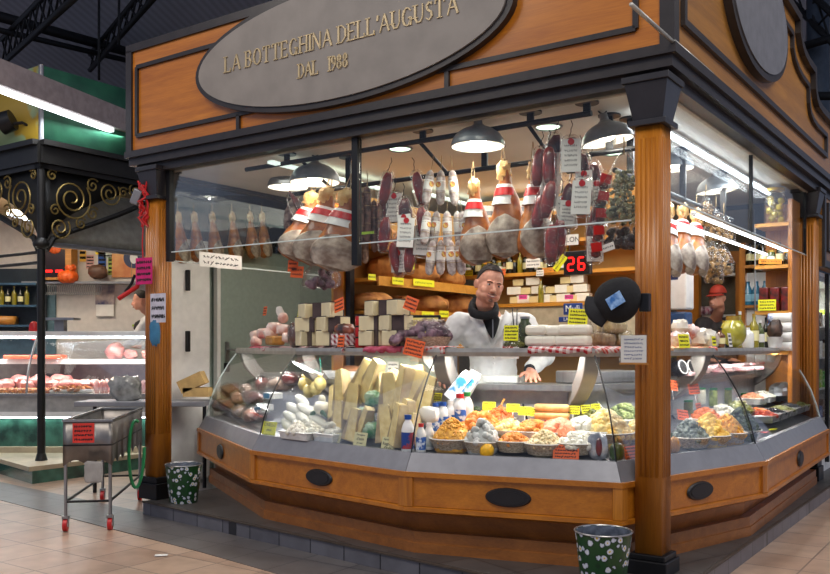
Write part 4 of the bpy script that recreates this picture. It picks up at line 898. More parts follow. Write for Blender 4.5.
# ================================================================== FOOD IN THE COUNTER
def deck(px, d, up=0):
    d = .14+(d-.14)*.82 if d > .14 else d
    p, an = at_px(px, d); p.z = .776+(d-.14)*(.20/.58)+up; return p, an
def top(px, d, up=0): p, an = at_px(px, d); p.z = 1.494+up; return p, an
M_WICK = mat('wicker', 'D2C2A8', .8, c2='8E7A62', scale=60, bump=.6, stretch=(1,1,3)); M_TRAYW = mat('white_tray', 'E6E6E2', .35)
def food(nm, c, c2=None, sc=20, rough=.5, coat=.15): return mat(nm, c, rough, c2=c2, scale=sc, coat=coat)
F = {'gy': food('grated_yellow','F2B63A','D08A20',40), 'ball': food('white_chalky','DDDCD6','A8AAA6',8,.8), 'chip': food('orange_chips','F0A040','D87A20'), 'bean': food('white_beans','EFE0B8','D8BE86'), 'gn': food('yellow_gnocchi','F6D268','E0A83A'),
     'cut': food('cut_yellow','F4C85A','F6E8B0',14), 'grn': food('dark_greens','3A4A24','16200E',30), 'grey': food('grey_green_bits','8A938A','4E5650',18), 'ol': food('black_olives','2E2A34','1A1A20',10,.25,.6), 'olg': food('green_olives','8C8C3A','5C6020',12,.3,.5),
     'red': food('red_peppers','D8502A','8E2414',12), 'sal': food('salmon_slices','F08A5A','F6B490',10), 'wh': food('white_bits','EEEADC','D8D2BE',12), 'lg': food('light_green_mix','B4C070','6E8034',20), 'or': food('orange_bits','E8803A','B4501E',18)}
def heap(mb, r, n, pr, hh, seed, sq=(1,1,1), z0=.05):
    rd = random.Random(seed)
    for i in range(n):
        u = math.sqrt(rd.random()); a = rd.uniform(0, 6.283); z = z0+hh*(1-u**1.6)
        mb.blob((r*u*math.cos(a), r*u*math.sin(a), z), (pr*sq[0]*rd.uniform(.8,1.2), pr*sq[1]*rd.uniform(.8,1.2), pr*sq[2]*rd.uniform(.8,1.2)), .25, 3, 8, rot=(rd.uniform(-.6,.6), rd.uniform(-.6,.6), rd.uniform(0,3)), seed=i)
def vessel(px, d, kind, f, lb, r=.135, n=60, pr=.022, hh=.10, sq=(1,1,1), up=0, seed=None, cat=None):
    p, an = deck(px, d, up); t = thing({'basket':'food_basket','bowl':'food_bowl','tray':'food_tray'}[kind], lb, cat or {'basket':'basket','bowl':'bowl','tray':'tray'}[kind], p, an)
    m = MB()
    if kind == 'basket':
        m.lathe([(r*.76,0),(r*.98,.062),(r*1.02,.07),(r*.95,.068),(r*.74,.008)], n=26); m.build('wicker_body', M_WICK, t)
        MB().lathe([(r*.93,.05),(r*1.0,.072),(r*.98,.076),(r*.9,.05)], n=26).build('paper_liner', M_PAPER, t)
    elif kind == 'bowl': m.lathe([(r*.55,0),(r*.9,.045),(r*1.04,.062),(r*.98,.062),(r*.5,.008)], n=26); m.build('shell', M_TRAYW, t)
    else:
        w, q, h = r*1.15, r*.85, .06; m.prism([(-w*.9,-q*.9),(w*.9,-q*.9),(w*.9,q*.9),(-w*.9,q*.9)], 0, h, [(-w,-q),(w,-q),(w,q),(-w,q)]); m.b2((-w*1.04,-q*1.04,h-.006),(w*1.04,q*1.04,h+.001)); m.build('tray_body', M_STEEL if f in ('ol','olg','red') else M_TRAYW, t, bevel=.006)
    m = MB(); m.blob((0,0,.045), (r*.86, r*.80, hh*1.0), .12, 3, 18, seed=3); heap(m, r*.88, int(n*1.2), pr, hh*1.3, seed if seed is not None else int(px)); o = m.build('food', F[f] if isinstance(f, str) else f, t); o['kind'] = 'stuff'; return t
# front row of the middle and right of the counter
vessel(452,.27,'basket','gy','basket heaped with fine grated yellow cheese at the left of the middle glass',.155,260,.010,.12)
vessel(482,.24,'basket','ball','basket of chalky white balls just left of the lemon',.13,34,.026,.115)
vessel(514,.27,'basket','chip','basket of orange yellow pieces just right of the lemon',.13,80,.018,.05)
vessel(545,.25,'basket','bean','basket of small pale beans in the middle of the front row',.145,170,.013,.075)
vessel(577,.28,'basket','wh','white liner basket behind the framed orange card',.14,60,.026,.06,(1.4,.8,.5))
vessel(640,.32,'basket','cut','basket of yellow cubes half hidden by the front pillar',.15,70,.024,.10)
vessel(606,.46,'basket','cut','large heap of yellow and white cubes left of the front pillar',.19,120,.026,.12)
# second row
vessel(480,.50,'bowl','chip','bowl of curled orange chips behind the white balls',.16,70,.030,.09,(1.5,.6,.4))
vessel(510,.50,'bowl','cut','bowl of yellow cubes behind the lemon',.13,60,.022,.05)
vessel(534,.50,'tray','chip','white tray of orange pasta in the second row below the yellow cards',.15,90,.024,.05,(1.5,.7,.5))
vessel(560,.50,'tray','sal','white tray of salmon coloured slices in the second row',.16,60,.035,.05,(1.6,.9,.3))
vessel(583,.54,'tray','wh','white tray of pale cheese strips in the second row',.15,70,.028,.06,(1.8,.5,.4))
vessel(624,.70,'tray','lg','tray of light green salad in the back row near the pillar',.17,100,.020,.08)
vessel(590,.74,'tray','olg','tray of green olives in the back row below the tongs',.14,90,.018,.05)
vessel(500,.72,'bowl','or','bowl of dark orange bits at the back row under the arm',.12,60,.018,.06)
vessel(478,.74,'bowl','grn','small bowl of dark greens at the back left under the arm',.11,50,.018,.05)
# rolls
def stick(name, lb, cat, p, rz, l, r, mm, group=None, rot=None):
    t = MB().lathe([(.001,-l/2),(r*.8,-l/2+.006),(r,-l/2+.02),(r*1.02,0),(r,l/2-.02),(r*.8,l/2-.006),(.001,l/2)], n=14, m=Matrix.Rotation(R(90),4,'Y')).build(name, mm)
    t.location = p; t.rotation_euler = rot or (0,0,rz); return tag(t, lb, cat, group)
for i, up in enumerate((.09,.145)):
    p, an = deck(552,.70,up); stick('filled_roll', ('lower','upper')[i]+' long pastry roll behind the salmon slices', 'roll', p, an, .25, .028, food('pastry_roll','EBC07A','C88E4A',14))
# right part beyond the pillar
vessel(690,.24,'basket','grey','basket of grey green bits right of the front pillar',.14,70,.022,.10)
vessel(709,.24,'basket','gn','basket of yellow gnocchi, nearest the grey bits',.15,90,.024,.12,(1.5,.7,.4))
vessel(727,.25,'basket','gy','basket of fine yellow pasta strips beside the dark greens',.145,160,.014,.11,(2,.6,.6))
vessel(741,.27,'bowl','grn','white bowl heaped with dark leafy greens near the right glass seam',.15,170,.016,.13)
vessel(757,.42,'bowl','or','dark bowl of orange vegetables by the right seam',.15,60,.02,.04)
for i, px in enumerate((763,772,781,789,796)):
    vessel(px,.34,'tray',('red','ol','olg','ol','olg')[i],'steel tray of %s in the right end row, place %s from the seam' % (('red peppers','black olives','green olives','dark olives','mixed green olives')[i], ('one','two','three','four','five')[i]),.135,90,.013,.03,up=.02)
for i, px in enumerate((752,762,772,782)):
    vessel(px,.66,'tray',('sal','wh','ol','lg')[i],'rear steel tray of %s at the right end, behind the olive row' % ('salmon bits','white curds','dark olives','green salad')[i],.13,80,.014,.04,up=.03)
for i, px in enumerate((706,722,738)):
    vessel(px,.54,'tray',('or','wh','olg')[i],'second row tray of %s right of the pillar' % ('orange pieces','white slices','yellow green olives')[i],.13,60,.02,.06,up=.01)
# single vegetables
p, an = deck(487,.125,.050); t = thing('lemon', 'single yellow lemon leaning on the front basket of white balls', 'lemon', p, an); MB().blob((0,0,0),(.048,.046,.054),.05,2,16).build('fruit', mat('lemon_skin','F2B818',.4,scale=40,bump=.1), t); MB().blob((0,0,.052),.008).build('tip', M_OLIVE, t)
p, an = deck(617,.17,.055); t = thing('green_pepper', 'green gourd standing by the glass seam left of the pillar', 'vegetable', p, an)
MB().blob((0,0,0),(.045,.045,.06),.1,2,16,sup=.85).build('fruit', mat('green_gourd','4E6A2A',.35,c2='2A3A14',coat=.4), t); MB().cyl((0,0,.055),(.01,0,.085),.008,.006).build('stem', M_OLIVE, t)
p, an = deck(671,.18,.055); t = thing('small_pumpkin', 'small orange pumpkin right against the front pillar', 'pumpkin', p, an)
m = MB(); [m.blob((.028*math.cos(a), .028*math.sin(a), 0), (.034,.034,.055), seg=12) for a in [i*math.pi/4 for i in range(8)]]; m.build('flesh', mat('pumpkin_skin','C98A34',.45), t); MB().cyl((0,0,.04),(.01,0,.08),.009,.007).build('stem', M_OLIVE, t)
p, an = deck(598,.20,.06); t = thing('wrapped_sausage_pack', 'shiny white and brown wrapped pack standing before the yellow cubes', 'packet', p, an)
MB().blob((0,0,.02),(.065,.03,.085),.15,3,14,sup=.7).build('film', mat('silver_film','D8D8DA',.15,.5,c2='8A8A90',scale=14,bump=.4), t); MB().blob((.01,-.022,.02),(.022,.022,.06)).build('sausage', M_MEAT, t)
# left part: paper wrapped parmesan wedges
M_PARM = mat('parmesan_rind', 'CDB98E', .55, c2='A08860', scale=10, coat=.2); M_PARMF = mat('parmesan_paste', 'F0DC9C', .5, c2='DCC07A', scale=18)
t = thing('parmesan_wedge', 'x', 'cheese')
MB().prism([(-.08,-.06),(.08,-.06),(.05,.07),(-.04,.08)], 0, .27, [(-.045,-.05),(.035,-.05),(.02,.02),(-.03,.03)]).build('rind_side', M_PARM, t, bevel=.005, smooth=False)
MB().prism([(-.03,-.064),(.078,-.064),(.07,-.058),(-.03,-.058)], .01, .274, [(-.038,-.054),(.032,-.054),(.02,-.0),(-.03,.0)]).build('cut_face', M_PARMF, t, smooth=False)
pw = t
WP = [(340,.30,.0,0,1.0),(352,.24,.0,10,.9),(345,.48,.14,-12,1.15),(357,.50,.20,22,1.25),(367,.52,.22,28,1.2),(376,.56,.20,40,1.05),(337,.50,.05,-20,1.0),(350,.36,.10,8,1.05),(362,.30,.02,30,.9),
      (388,.28,.0,-6,1.0),(398,.24,.0,6,1.1),(392,.44,.12,-4,1.2),(402,.46,.16,10,1.25),(411,.50,.10,16,1.3),(405,.32,.02,8,1.05),(419,.52,.12,20,1.1),(383,.50,.14,-14,1.1),(424,.60,.16,-8,1.1),(414,.26,.0,-4,.85)]
for i, (px, d, up, tl, s) in enumerate(WP):
    p, an = deck(px, d, up); left = px < 380
    putc(pw, p, (R(-8), R(tl), an+R(25*math.sin(i*3))), 'upright pale parmesan wedge in the %s heap, %s' % ('left' if left else 'right', 'front' if d < .34 else 'back'), 'parmesan wedges of the %s heap, %s row' % ('left' if left else 'right', 'front' if d < .34 else 'back'), s)
    if not left and d > .5: pass
# price cards along the glass foot
def tagp(px, d, z, w, h, mtl, lb, rows=3, txt=None, lean=-14, tilt=0, ink=None, yy=None):
    p, an = at_px(px, d); p.z = z
    if yy is not None: p = B_at(p, yy)
    t = card('price_card', lb, 'price card', p, w, h, an, mtl, rows, R(tilt), R(lean), txt, ink=ink)
    MB().cyl((0,.003,-h/2-.07),(0,.003,0),.003,n=6).build('stake', M_WHITE, t); return t
tagp(269,.16,.86,.175,.135,M_YELLOW,'bright yellow card with the word CIRIELLO at the left glass foot',3,[('CIRIELLO',.036),('misto',.03),('1,50  al kg',.026)],yy=430)
for px, lb, tx in ((334,'left',[('Crosta','.02'),('Padano','.03'),("d'Italia",'.03'),('11,90','.02')]),(360,'middle',[('Parmigiano','.02'),("d'Italia",'.03'),('24 mesi','.02'),('13,90','.02')]),(388,'right',[('Parmigiano','.022'),('Reggiano','.03'),("d'Italia",'.03'),('15,90','.02')])):
    tagp(px,.16,.88,.135,.125,M_CREAMCARD,'cream printed price card before the parmesan, the %s one of three' % lb,4,[(a, float(b)) for a, b in tx],yy=441 if px<380 else 446)
tagp(371,.155,.86,.06,.03,M_REDINK,'tiny red strip beside the middle cream card',1,yy=452)
for px, y, lb in ((449,421,'large one left of the arm'),(489,411,'under the left arm'),(513,413,'dark spotted one behind the cubes'),(525,416,'second from the dark spotted one'),(537,417,'beside the pastry rolls'),(573,415,'right of the pastry rolls'),(586,414,'between the sticks'),(596,413,'left of the tongs'),(600,427,'on the heap of cubes'),(437,402,'behind the bottles')):
    tagp(px,.62 if px != 449 else .45,1.0,.13 if px == 449 else .095,.09 if px == 449 else .06,M_YELLOW,'small yellow price tag among the dishes, '+lb,3,yy=y-5)
for px, y, w_, lb in ((566,452,.165,'largest one in front of the white liner basket'),(631,453,.13,'half behind the front pillar')):
    tagp(px,.125,.86,w_,.09,M_ORANGE,'orange price card at the glass foot, '+lb,4,yy=y)
for px, lb in ((441,'left'),(464,'second'),(499,'third'),(531,'fourth'),(684,'fifth, right of the pillar'),(705,'sixth'),(725,'last')):
    p, an = deck(px,.11,.022); t = thing('flat_price_strip', 'flat orange strip lying at the glass foot, %s from the left' % lb, 'price strip', p, an); MB().box((0,0,0),(.12,.035,.003)).build('strip', M_ORANGE, t, smooth=False)
for px, y, lb, mm_ in ((672,385,'large slanted one under the right shelf by the pillar',M_ORANGE),(694,389,'square one next to the large slanted one',M_ORANGE),(699,408,'pink orange upright one',None),(683,415,'low one behind the grey bits',None),(757,428,'lime one',M_YELLOW),(745,405,'cream one',M_CREAMCARD),(765,403,'second cream one',M_CREAMCARD)):
    tagp(px,.55,1.1,.14,.08,mm_ or mat('salmon_card','F27A58',.6),'price card in the right display, '+lb,3,yy=y,tilt=8 if px < 690 else 0)
for i, px in enumerate((765,773)):
    p, an = deck(px,.19,.02); t = thing('flat_price_strip', ('red','lime')[i]+' flat strip lying before the steel trays at right', 'price strip', p, an); MB().box((0,0,0),(.11,.05,.003)).build('strip', (M_REDINK, M_YELLOW)[i], t, smooth=False)
# milk bottles and cartons
M_BLUEL = mat('blue_white_label','2E62B4',.4,c2='E8EEF6',scale=22,lo=.42,hi=.5)
def milk(lb, p, rz, h, r, cap, lab, rot=None, group=None):
    t = thing('milk_bottle', lb, 'bottle', p, rz, group, rot)
    MB().lathe([(r*.9,0),(r,.01),(r,h*.62),(r*.8,h*.74),(r*.45,h*.86),(r*.45,h*.9)], n=18).build('body', M_WHITE, t)
    MB().lathe([(r*.55,h*.88),(r*.55,h),(.0001,h)], n=14).build('cap', cap, t); MB().lathe([(r*1.02,h*.12),(r*1.02,h*.55)], n=18, cap=False).build('label', lab, t); return t
M_BCAP = mat('blue_cap','1E4FA0',.35); M_GCAP = mat('green_cap','2E8A3E',.35); M_RL = mat('red_blue_label','B02A30',.4,c2='20408A',scale=9,lo=.48,hi=.52)
for px, d, up, h, r, c, l, lb in ((408,.15,0,.26,.045,M_BCAP,M_RL,'white bottle with large red and blue label at the seam'),(421,.17,0,.20,.034,M_RED,M_BLUEL,'white bottle with red cap low beside the seam bottle'),(429,.24,0,.18,.036,M_WHITE,mat('grey_label','9AA69A',.5,c2='E4E4DC'),'small bottle with grey label'),
        (436,.44,.03,.22,.045,M_BCAP,M_BLUEL,'blue labelled bottle, left of the standing row'),(443,.46,.03,.22,.045,M_BCAP,M_BLUEL,'blue labelled bottle, second in the standing row'),(451,.50,.03,.22,.045,M_WHITE,M_BLUEL,'blue labelled bottle, third in the standing row'),(460,.52,.05,.24,.05,M_RED,M_BLUEL,'blue labelled bottle with red cap'),(467,.56,.05,.24,.045,M_GCAP,M_WHITE,'white bottle with green cap under the arm')):
    p, an = deck(px, d, up); milk(lb, p, an, h, r, c, l)
M_CART = mat('carton_print','EDF1F4',.4,c2='3E8EC0',scale=9,lo=.38,hi=.46)
for px, d, up, tl, lb in ((449,.62,.22,38,'left'),(460,.64,.20,28,'right')):
    p, an = deck(px, d, up); t = thing('milk_carton', 'leaning white and blue carton on the bottles, %s one' % lb, 'carton', p, rot=(R(-10),R(tl),an)); MB().box((0,0,.11),(.085,.07,.22)).build('carton_body', M_CART, t, smooth=False, bevel=.004); MB().box((0,0,.228),(.08,.012,.02)).build('gable', M_WHITE, t, smooth=False)
p, an = deck(430,.42,.17); t = thing('wrapped_bread_bag', 'small white bag with orange print lying above the bottles', 'bag', p, an); MB().blob((0,0,0),(.08,.05,.06),.2,3,14,sup=.75).build('bag_body', mat('white_orange_bag','F0ECE4',.4,c2='E8703A',scale=8,lo=.3,hi=.36), t)
# blue and white packets, mozzarella, trays
for i, (px, d, up) in enumerate(((262,.40,.05),(265,.36,.10),(273,.46,.17))):
    p, an = deck(px, d, up); t = thing('dairy_packet', ('lower','middle','top')[i]+' blue and white dairy packet at left beside the yellow card', 'packet', p, an+R(10*i)); MB().box((0,0,.03),(.16,.10,.055)).build('wrap', M_WHITE, t, smooth=False, bevel=.008); MB().box((-.03,-.051,.03),(.09,.004,.045)).build('blue_label', mat('pale_blue_label','4E8EB8',.4), t, smooth=False)
for i, (px, d, up) in enumerate(((288,.34,.03),(300,.34,.03),(292,.38,.08),(303,.38,.08),(294,.44,.13),(306,.44,.13),(302,.50,.18),(312,.48,.10),(318,.44,.05))):
    p, an = deck(px, d, up); t = MB().blob((0,0,0),(.115,.045,.038),.12,3,16,rot=(0,R(20),0),seed=i).build('mozzarella_roll', mat('mozzarella','EEEBDC',.35,coat=.3,var=.04)); t.location = p; t.rotation_euler = (0,0,an+R(-15+8*(i % 3))); tag(t, 'smooth white cheese roll in the pile behind the green sprigged tray, %s' % ('upper part' if up > .1 else 'lower part'), 'cheese', 'white cheese rolls, %s part of the pile' % ('upper' if up > .1 else 'lower'))
vessel(305,.19,'tray','wh','white tray of white cheese with green sprigs behind the lime strip',.15,50,.024,.07)
vessel(331,.20,'tray','wh','second white tray of small cheese, beside the first cream card',.10,30,.022,.06)
p, an = deck(322,.48,.08); t = thing('burrata', 'white knotted cheese with green leaf in front of the wedges', 'cheese', p, an); MB().blob((0,0,.06),(.07,.07,.06),.1).blob((0,0,.13),(.03,.03,.035),.2).build('curd', M_CHW, t); MB().blob((.05,-.04,.03),(.07,.012,.02),.4,3,12,rot=(0,R(30),0)).blob((-.05,-.05,.02),(.06,.012,.016),.4,3,12,rot=(0,R(-20),0)).build('leaf', mat('leaf_green','2E5A22',.5), t)
for i, (px, d, up) in enumerate(((366,.34,.12),(373,.42,.22),(372,.28,.04))):
    p, an = deck(px, d, up); t = thing('green_packet', ('middle','upper','lower')[i]+' crinkled green packet between the two parmesan heaps', 'packet', p, an); MB().blob((0,0,.04),(.075,.05,.06),.35,3,14,sup=.8,seed=i).build('wrap', mat('green_film','2E8A48',.3,c2='CFE6C8',scale=12,coat=.4), t)
# scamorza hanging from the arm
for i, (px, y) in enumerate(((304,384),(311,378),(316,388),(309,391),(320,384))):
    p, an = at_px(px,.56); p = B_at(p, y); t = thing('hanging_scamorza', 'pale yellow knotted cheese on green string, %s of the bunch' % ('leftmost','topmost','lower right','lowest','rightmost')[i], 'cheese', p, an)
    MB().blob((0,0,0),(.055,.05,.06),.08).blob((0,0,.065),(.022,.022,.02)).build('curd', food('scamorza_skin','EEDC96','D8BC62',6), t); MB().tube([(0,0,.07),(.01,0,.14),(0,0,.22)], .0035, 5).build('green_string', mat('green_string','3EA890',.6), t)
# cured meats at the left end
M_PORK = mat('pork_skin','B98A70',.4,c2='6E3A30',scale=8,coat=.3)
for i, (px, d, up, sx, c) in enumerate(((219,.30,.03,.13,0),(228,.34,.04,.14,1),(240,.30,.03,.12,2),(250,.28,.03,.10,0),(232,.5,.14,.16,1),(246,.52,.15,.15,2),(228,.50,.10,.14,0),(253,.44,.13,.13,1),(238,.42,.10,.12,0),(262,.56,.22,.15,1),(281,.60,.22,.16,2),(290,.66,.26,.15,1))):
    p, an = deck(px, d, up); t = thing('wrapped_cured_meat', 'film wrapped cured meat piece at the left end, %s %s' % (('front','front','front','front','back','back','far back','middle','middle','upper','upper','upper')[i], ('leftmost','second','third','by the packets','left','right','corner','right','left','left','middle','right')[i]), 'meat', p, an+R(30*math.sin(i*2)))
    MB().blob((0,0,.03),(sx,.07,.06),.25,2.5,16,seed=i).build('meat', (M_PORK, M_MEAT, M_SALB)[c], t); MB().blob((0,0,.035),(sx*1.06,.078,.068),.3,4,16,sup=.8,seed=i+9).build('plastic_wrap', M_FILM, t)
p, an = at_px(312,.72); p = B_at(p, 377); stick('porchetta_roll','tan roast roll lying behind the hanging cheeses','meat',p,an+R(10),.34,.065,food('roast_skin','C98A5A','8A4E2A',12), rot=(0,R(-18),an))
p, an = at_px(352,.84); p.z=1.30; stick('speck_roll','small cut roll on the worktop left of the machine','meat',p,an,.2,.045,food('roast_skin','C98A5A'))
# serving tools
def tool(px, y, l, tl, mm, lb, d=.66):
    p, an = at_px(px, d); p = B_at(p, y); t = thing('serving_tool', lb, 'utensil', p, rot=(R(-20),R(tl),an)); MB().cyl((0,0,-l),(0,0,0),.008,n=8).build('handle', mm, t); MB().blob((0,0,-l),(.028,.01,.045)).build('blade', M_STEEL, t)
for a in ((523,404,.16,-20,M_BLACK,'dark handled spoon left of the yellow cards'),(546,413,.12,0,M_RED,'red handled fork above the rolls'),(577,407,.16,-25,M_BLACK,'black handled tongs behind the salmon tray'),(585,406,.16,-8,M_BLACK,'second black handle beside the tongs'),(592,406,.14,10,M_WOODS,'wooden spatula near the tongs'),(597,402,.2,-35,M_STEEL,'steel ladle with round bowl at the back right'),(735,400,.3,-50,M_STEEL,'long steel spoon slanting over the dark greens'),(672,415,.15,-30,M_BLACK,'black tongs right of the pillar'),(504,399,.14,20,M_WOODS,'wooden handled fork below the left arm')): tool(*a)
# jars of preserves and packs in the right display
for i, (px, y, h) in enumerate(((686,412,.13),(711,402,.16),(726,400,.15),(742,404,.15),(699,400,.14))):
    p, an = at_px(px,.72); p = B_at(p, y+4); t = thing('preserve_jar', 'glass jar with green lid in the right display, %s from the pillar' % ('first','third','fourth','fifth','second')[i], 'jar', p, an); MB().lathe([(.05,0),(.055,.01),(.055,h*.85),(.045,h*.9)], n=18).build('body', (F['olg'],F['lg'],F['olg'],F['ol'],F['wh'])[i], t); MB().cyl((0,0,h*.9),(0,0,h),.056,n=18).build('lid', M_GCAP, t)
ms = thing('inner_glass_shelf', 'thin inner glass shelf in the right display holding pink packets', 'shelf', (*OV(4,.6),1.30)); sweep(MB(), [(.50,1.272),(.50,1.28),(.95,1.28),(.95,1.272)], 3, 5, .35, .15).build('glass', M_GLASS, ms, world=True, smooth=False)
for i in range(22):
    px = 690+(i*13 % 75); d = .56+.28*((i*7) % 5)/5; p, an = at_px(px, d); p.z = 1.282+.035*(i//11); tag(MB().box((0,0,.015),(.15,.10,.03)).build('sliced_meat_pack', mat('pink_sliced_meat','E08A96',.3,c2='F4E4E0',scale=14,coat=.5), loc=p, rot=(0,0,an+R(20*math.sin(i))), bevel=.006), 'flat pink sliced meat pack on the inner glass shelf at right, %s layer' % ('lower' if i < 11 else 'upper'), 'meat pack', 'sliced meat packs, %s layer' % ('lower' if i < 11 else 'upper'))
for i, px in enumerate((680,689,699)):
    p, an = at_px(px,.56); p.z = 1.34; t = thing('black_tin', ('left','middle','right')[i]+' of three round black tins tilted towards the glass at right', 'tin', p, rot=(R(70),0,an)); MB().cyl((0,0,-.03),(0,0,.03),.062,n=28).build('tin_body', M_BLACK, t); MB().lathe([(.048,.031),(.056,.031)], n=28, cap=False).build('white_ring', M_WHITE, t, solid=.002)
p, an = deck(783,.50,.16); t = thing('silver_wrapped_fish', 'large grey foil wrapped piece at the right end', 'package', p, an); MB().blob((0,0,0),(.24,.13,.10),.25,2.5,20).build('foil', mat('grey_foil','A8ACB0',.3,.4,c2='6A6E72',scale=6,bump=.5), t)
p, an = deck(785,.62,.34); t = thing('parsley_bunch', 'bright green leafy bunch above the grey foil piece', 'herbs', p, an); m = MB(); heap(m, .12, 60, .025, .03, 5, (1.4,.8,.4)); o = m.build('leaves', mat('parsley_green','4E8A3A',.6), t); o['kind'] = 'stuff'
# machines on the worktop under the shelf
def eq(name, lb, cat, px, d, z, dims, mm, bev=.01):
    p, an = at_px(px, d); p.z = z+dims[2]/2; return tag(MB().box((0,0,0), dims).build(name, mm, loc=p, rot=(0,0,an), smooth=False, bevel=bev), lb, cat)
eq('white_board','white plastic tray on the worktop left of the arms','tray',345,.86,1.237,(.62,.26,.06),M_TRAYW); eq('machine_case','pale green grey machine case behind the right parmesan heap','machine',408,.90,1.237,(.50,.28,.20),mat('pale_green_case','B4BCA8',.45))
eq('cutting_board','white cutting board on the steel worktop before the man','board',488,.92,1.237,(.50,.2,.05),M_TRAYW); eq('steel_tray','steel tray on the worktop right of the man','tray',596,.88,1.237,(.60,.26,.09),M_STEEL)
p, an = at_px(372,1.15); p.z=1.41; card('notice','white printed list on black backing under the shelf','notice',p,.17,.20,an,M_PAPER,6); p, an = at_px(393,.74); p.z=1.33; card('notice','small white note on the pale machine case','notice',p,.12,.11,an,M_PAPER,3)
# ================================================================== ON TOP OF THE SHELF
def cloth(lb, px0, px1, d, mtl, wd=.26, drop=.05):
    (a, a1), (b, b1) = top(px0, d), top(px1, d); n_ = int(max(10, (b-a).length/.03)); dirv = (b-a).normalized(); nv = Vector((-dirv.y, dirv.x, 0)); t_ = MB()
    rs_ = random.Random(px0)
    def f(u, v):
        # v 0 = hanging front hem, 1 = back
        x = a.lerp(b, u); w_ = noise.noise(Vector((u*9+px0, v*2, 0))); k = v*(wd+drop)-drop
        if k < 0: return x + nv*(-.012+.012*w_) + Vector((0,0,.006+k*(.8+.5*w_)))
        return x + nv*(k-.0) + Vector((0,0,.006+.012*abs(noise.noise(Vector((u*14, v*6, px0))))))
    t = t_.grid(f, n_, 10).build('gingham_cloth', mtl, solid=.003); return tag(t, lb, 'cloth')
G1 = gingham('red_gingham','B01020',22); G2 = gingham('orange_red_gingham','C23A2A',26); G3 = mat('dark_red_cloth','8E1426',.85,c2='C8607A',scale=22)
cloth('dark red checked cloth under the first cheese stack at the left shelf end', 262, 345, .40, gingham('wine_gingham','8A1424',24)); cloth('crumpled pink and red cloth under the second cheese stack', 364, 402, .40, G3); cloth('red and white checked cloth in the garlic basket by the man', 404, 446, .40, G2, .22, .06)
cloth('red and white checked cloth under the mozzarella left of the pillar', 528, 592, .40, G1); cloth('orange red checked cloth under the brown loaves by the pillar', 594, 632, .40, G2, .26, .05); cloth('red cloth strip under the packets on the far left end', 249, 262, .42, G3)
# wrapped pork at left end
for i, (px, d, up, s) in enumerate(((256,.50,.02,1),(263,.52,.10,1),(275,.50,.14,1.1),(284,.52,.12,1.0),(256,.55,.09,.9),(271,.47,.09,1.1),(288,.50,.05,.9))):
    p, an = top(px, d, up); t = thing('wrapped_pork', 'pink wrapped pork piece in the left end pile, %s' % ('lowest left','middle left','middle','right','upper left','front middle','lower right')[i], 'meat', p, an+R(25*i)); MB().blob((0,0,.04),(.07*s,.055,.05*s),.2,3,14,sup=.75,seed=i).build('meat', mat('pink_white_meat','D89A88',.35,c2='F0DCD0',scale=11,coat=.5), t)
p, an = top(275,.45,.02); t = thing('golden_meat_loaf', 'golden rectangular wrapped loaf at the base of the left pile', 'meat', p, an); MB().box((0,0,.045),(.26,.12,.085)).build('loaf', food('golden_loaf','C08A3A','8A5A20',14), t, bevel=.02)
p, an = top(283,.52,.27); tag(MB().blob((0,0,0),(.05,.04,.05),.1).build('rolled_pork', MC['pink_white_meat'], loc=p), 'small round pink roll crowning the left pile', 'meat')
p, an = top(280,.52,.33); tag(MB().blob((0,0,0),(.035,.01,.05),.3,rot=(0,R(-15),0)).build('paper_twist', M_PAPER, loc=p), 'white paper twist standing on top of the left pile', 'paper')
p, an = top(296,.5,.02); t = thing('wrapped_salami_end', 'dark shiny wrapped salami end between pork pile and cheese stack', 'meat', p, an)
MB().blob((0,0,.09),(.085,.07,.10),.2,3,16,sup=.8).build('meat', mat('marbled_salami','7A5248',.25,c2='2A1A1A',scale=9,coat=.6), t); MB().blob((0,0,.09),(.092,.076,.107),.25,4,16,sup=.8,seed=4).build('plastic_wrap', M_FILM, t)
# cheese stacks
def stack(rows_, base_d, nm, cm, dark=False, s=.85):
    for j, (up, pxs) in enumerate(rows_):
        for i, px in enumerate(pxs):
            p, an = top(px, base_d+.03*(i % 2), up); w2 = putc((wd2, wd)[(i+j) % 2] if not dark else dk, p, (0,0,an+R(180*(i % 2 and dark)+24*math.sin(i*4+j*2))), 'wedge of cheese in the %s, %s layer' % (nm, ('bottom','middle','top')[j]), 'cheese wedges of the %s, %s layer' % (nm, ('bottom','middle','top')[j]), (s,s,1.15*s))
dk = wedge('w', .15, .13, .105, mat('cream_cheese','E0D2A8',.4,coat=.3,var=.06), M_RINDD)
stack([(.012,(306,317,328,337)),(.125,(307,318,328,338)),(.238,(309,322,333))], .50, 'first shelf stack, left of the timber post', None, True, 1.05)
stack([(.012,(371,383,394,404)),(.125,(371,381,391,401)),(.238,(376,388,399))], .50, 'second shelf stack, beside the counter screens', None, True, 1.0)
p, an = top(345,.47,.02); t = thing('gingham_box', 'small red checked gift box right of the first cheese stack', 'box', p, an); MB().box((0,0,.045),(.20,.12,.09)).build('box_body', gingham('wine_gingham','8A1424'), t, smooth=False); MB().blob((0,0,.12),(.10,.05,.05),.2,sup=.8).build('dried_fruit', mat('wrapped_dried_fruit','A8583A',.3,c2='2E1A14',scale=9,coat=.6), t)
p, an = top(361,.50,.0); 
for i in range(3):
    t = jar('preserve_jar', ('lowest','middle','topmost')[i]+' small red jar in the column between the two cheese stacks', 'jar', .085, .045, M_RED, M_BLACK, .9); t.location = p+Vector((0,0,.086*i))
def stag(px, y, w_, h_, mm_, lb, d=.42, rows=3, tilt=0, lean=-8):
    p, an = at_px(px, d); return card('price_card', lb, 'price card', B_at(p, y), w_, h_, an, mm_, rows, R(tilt), R(lean))
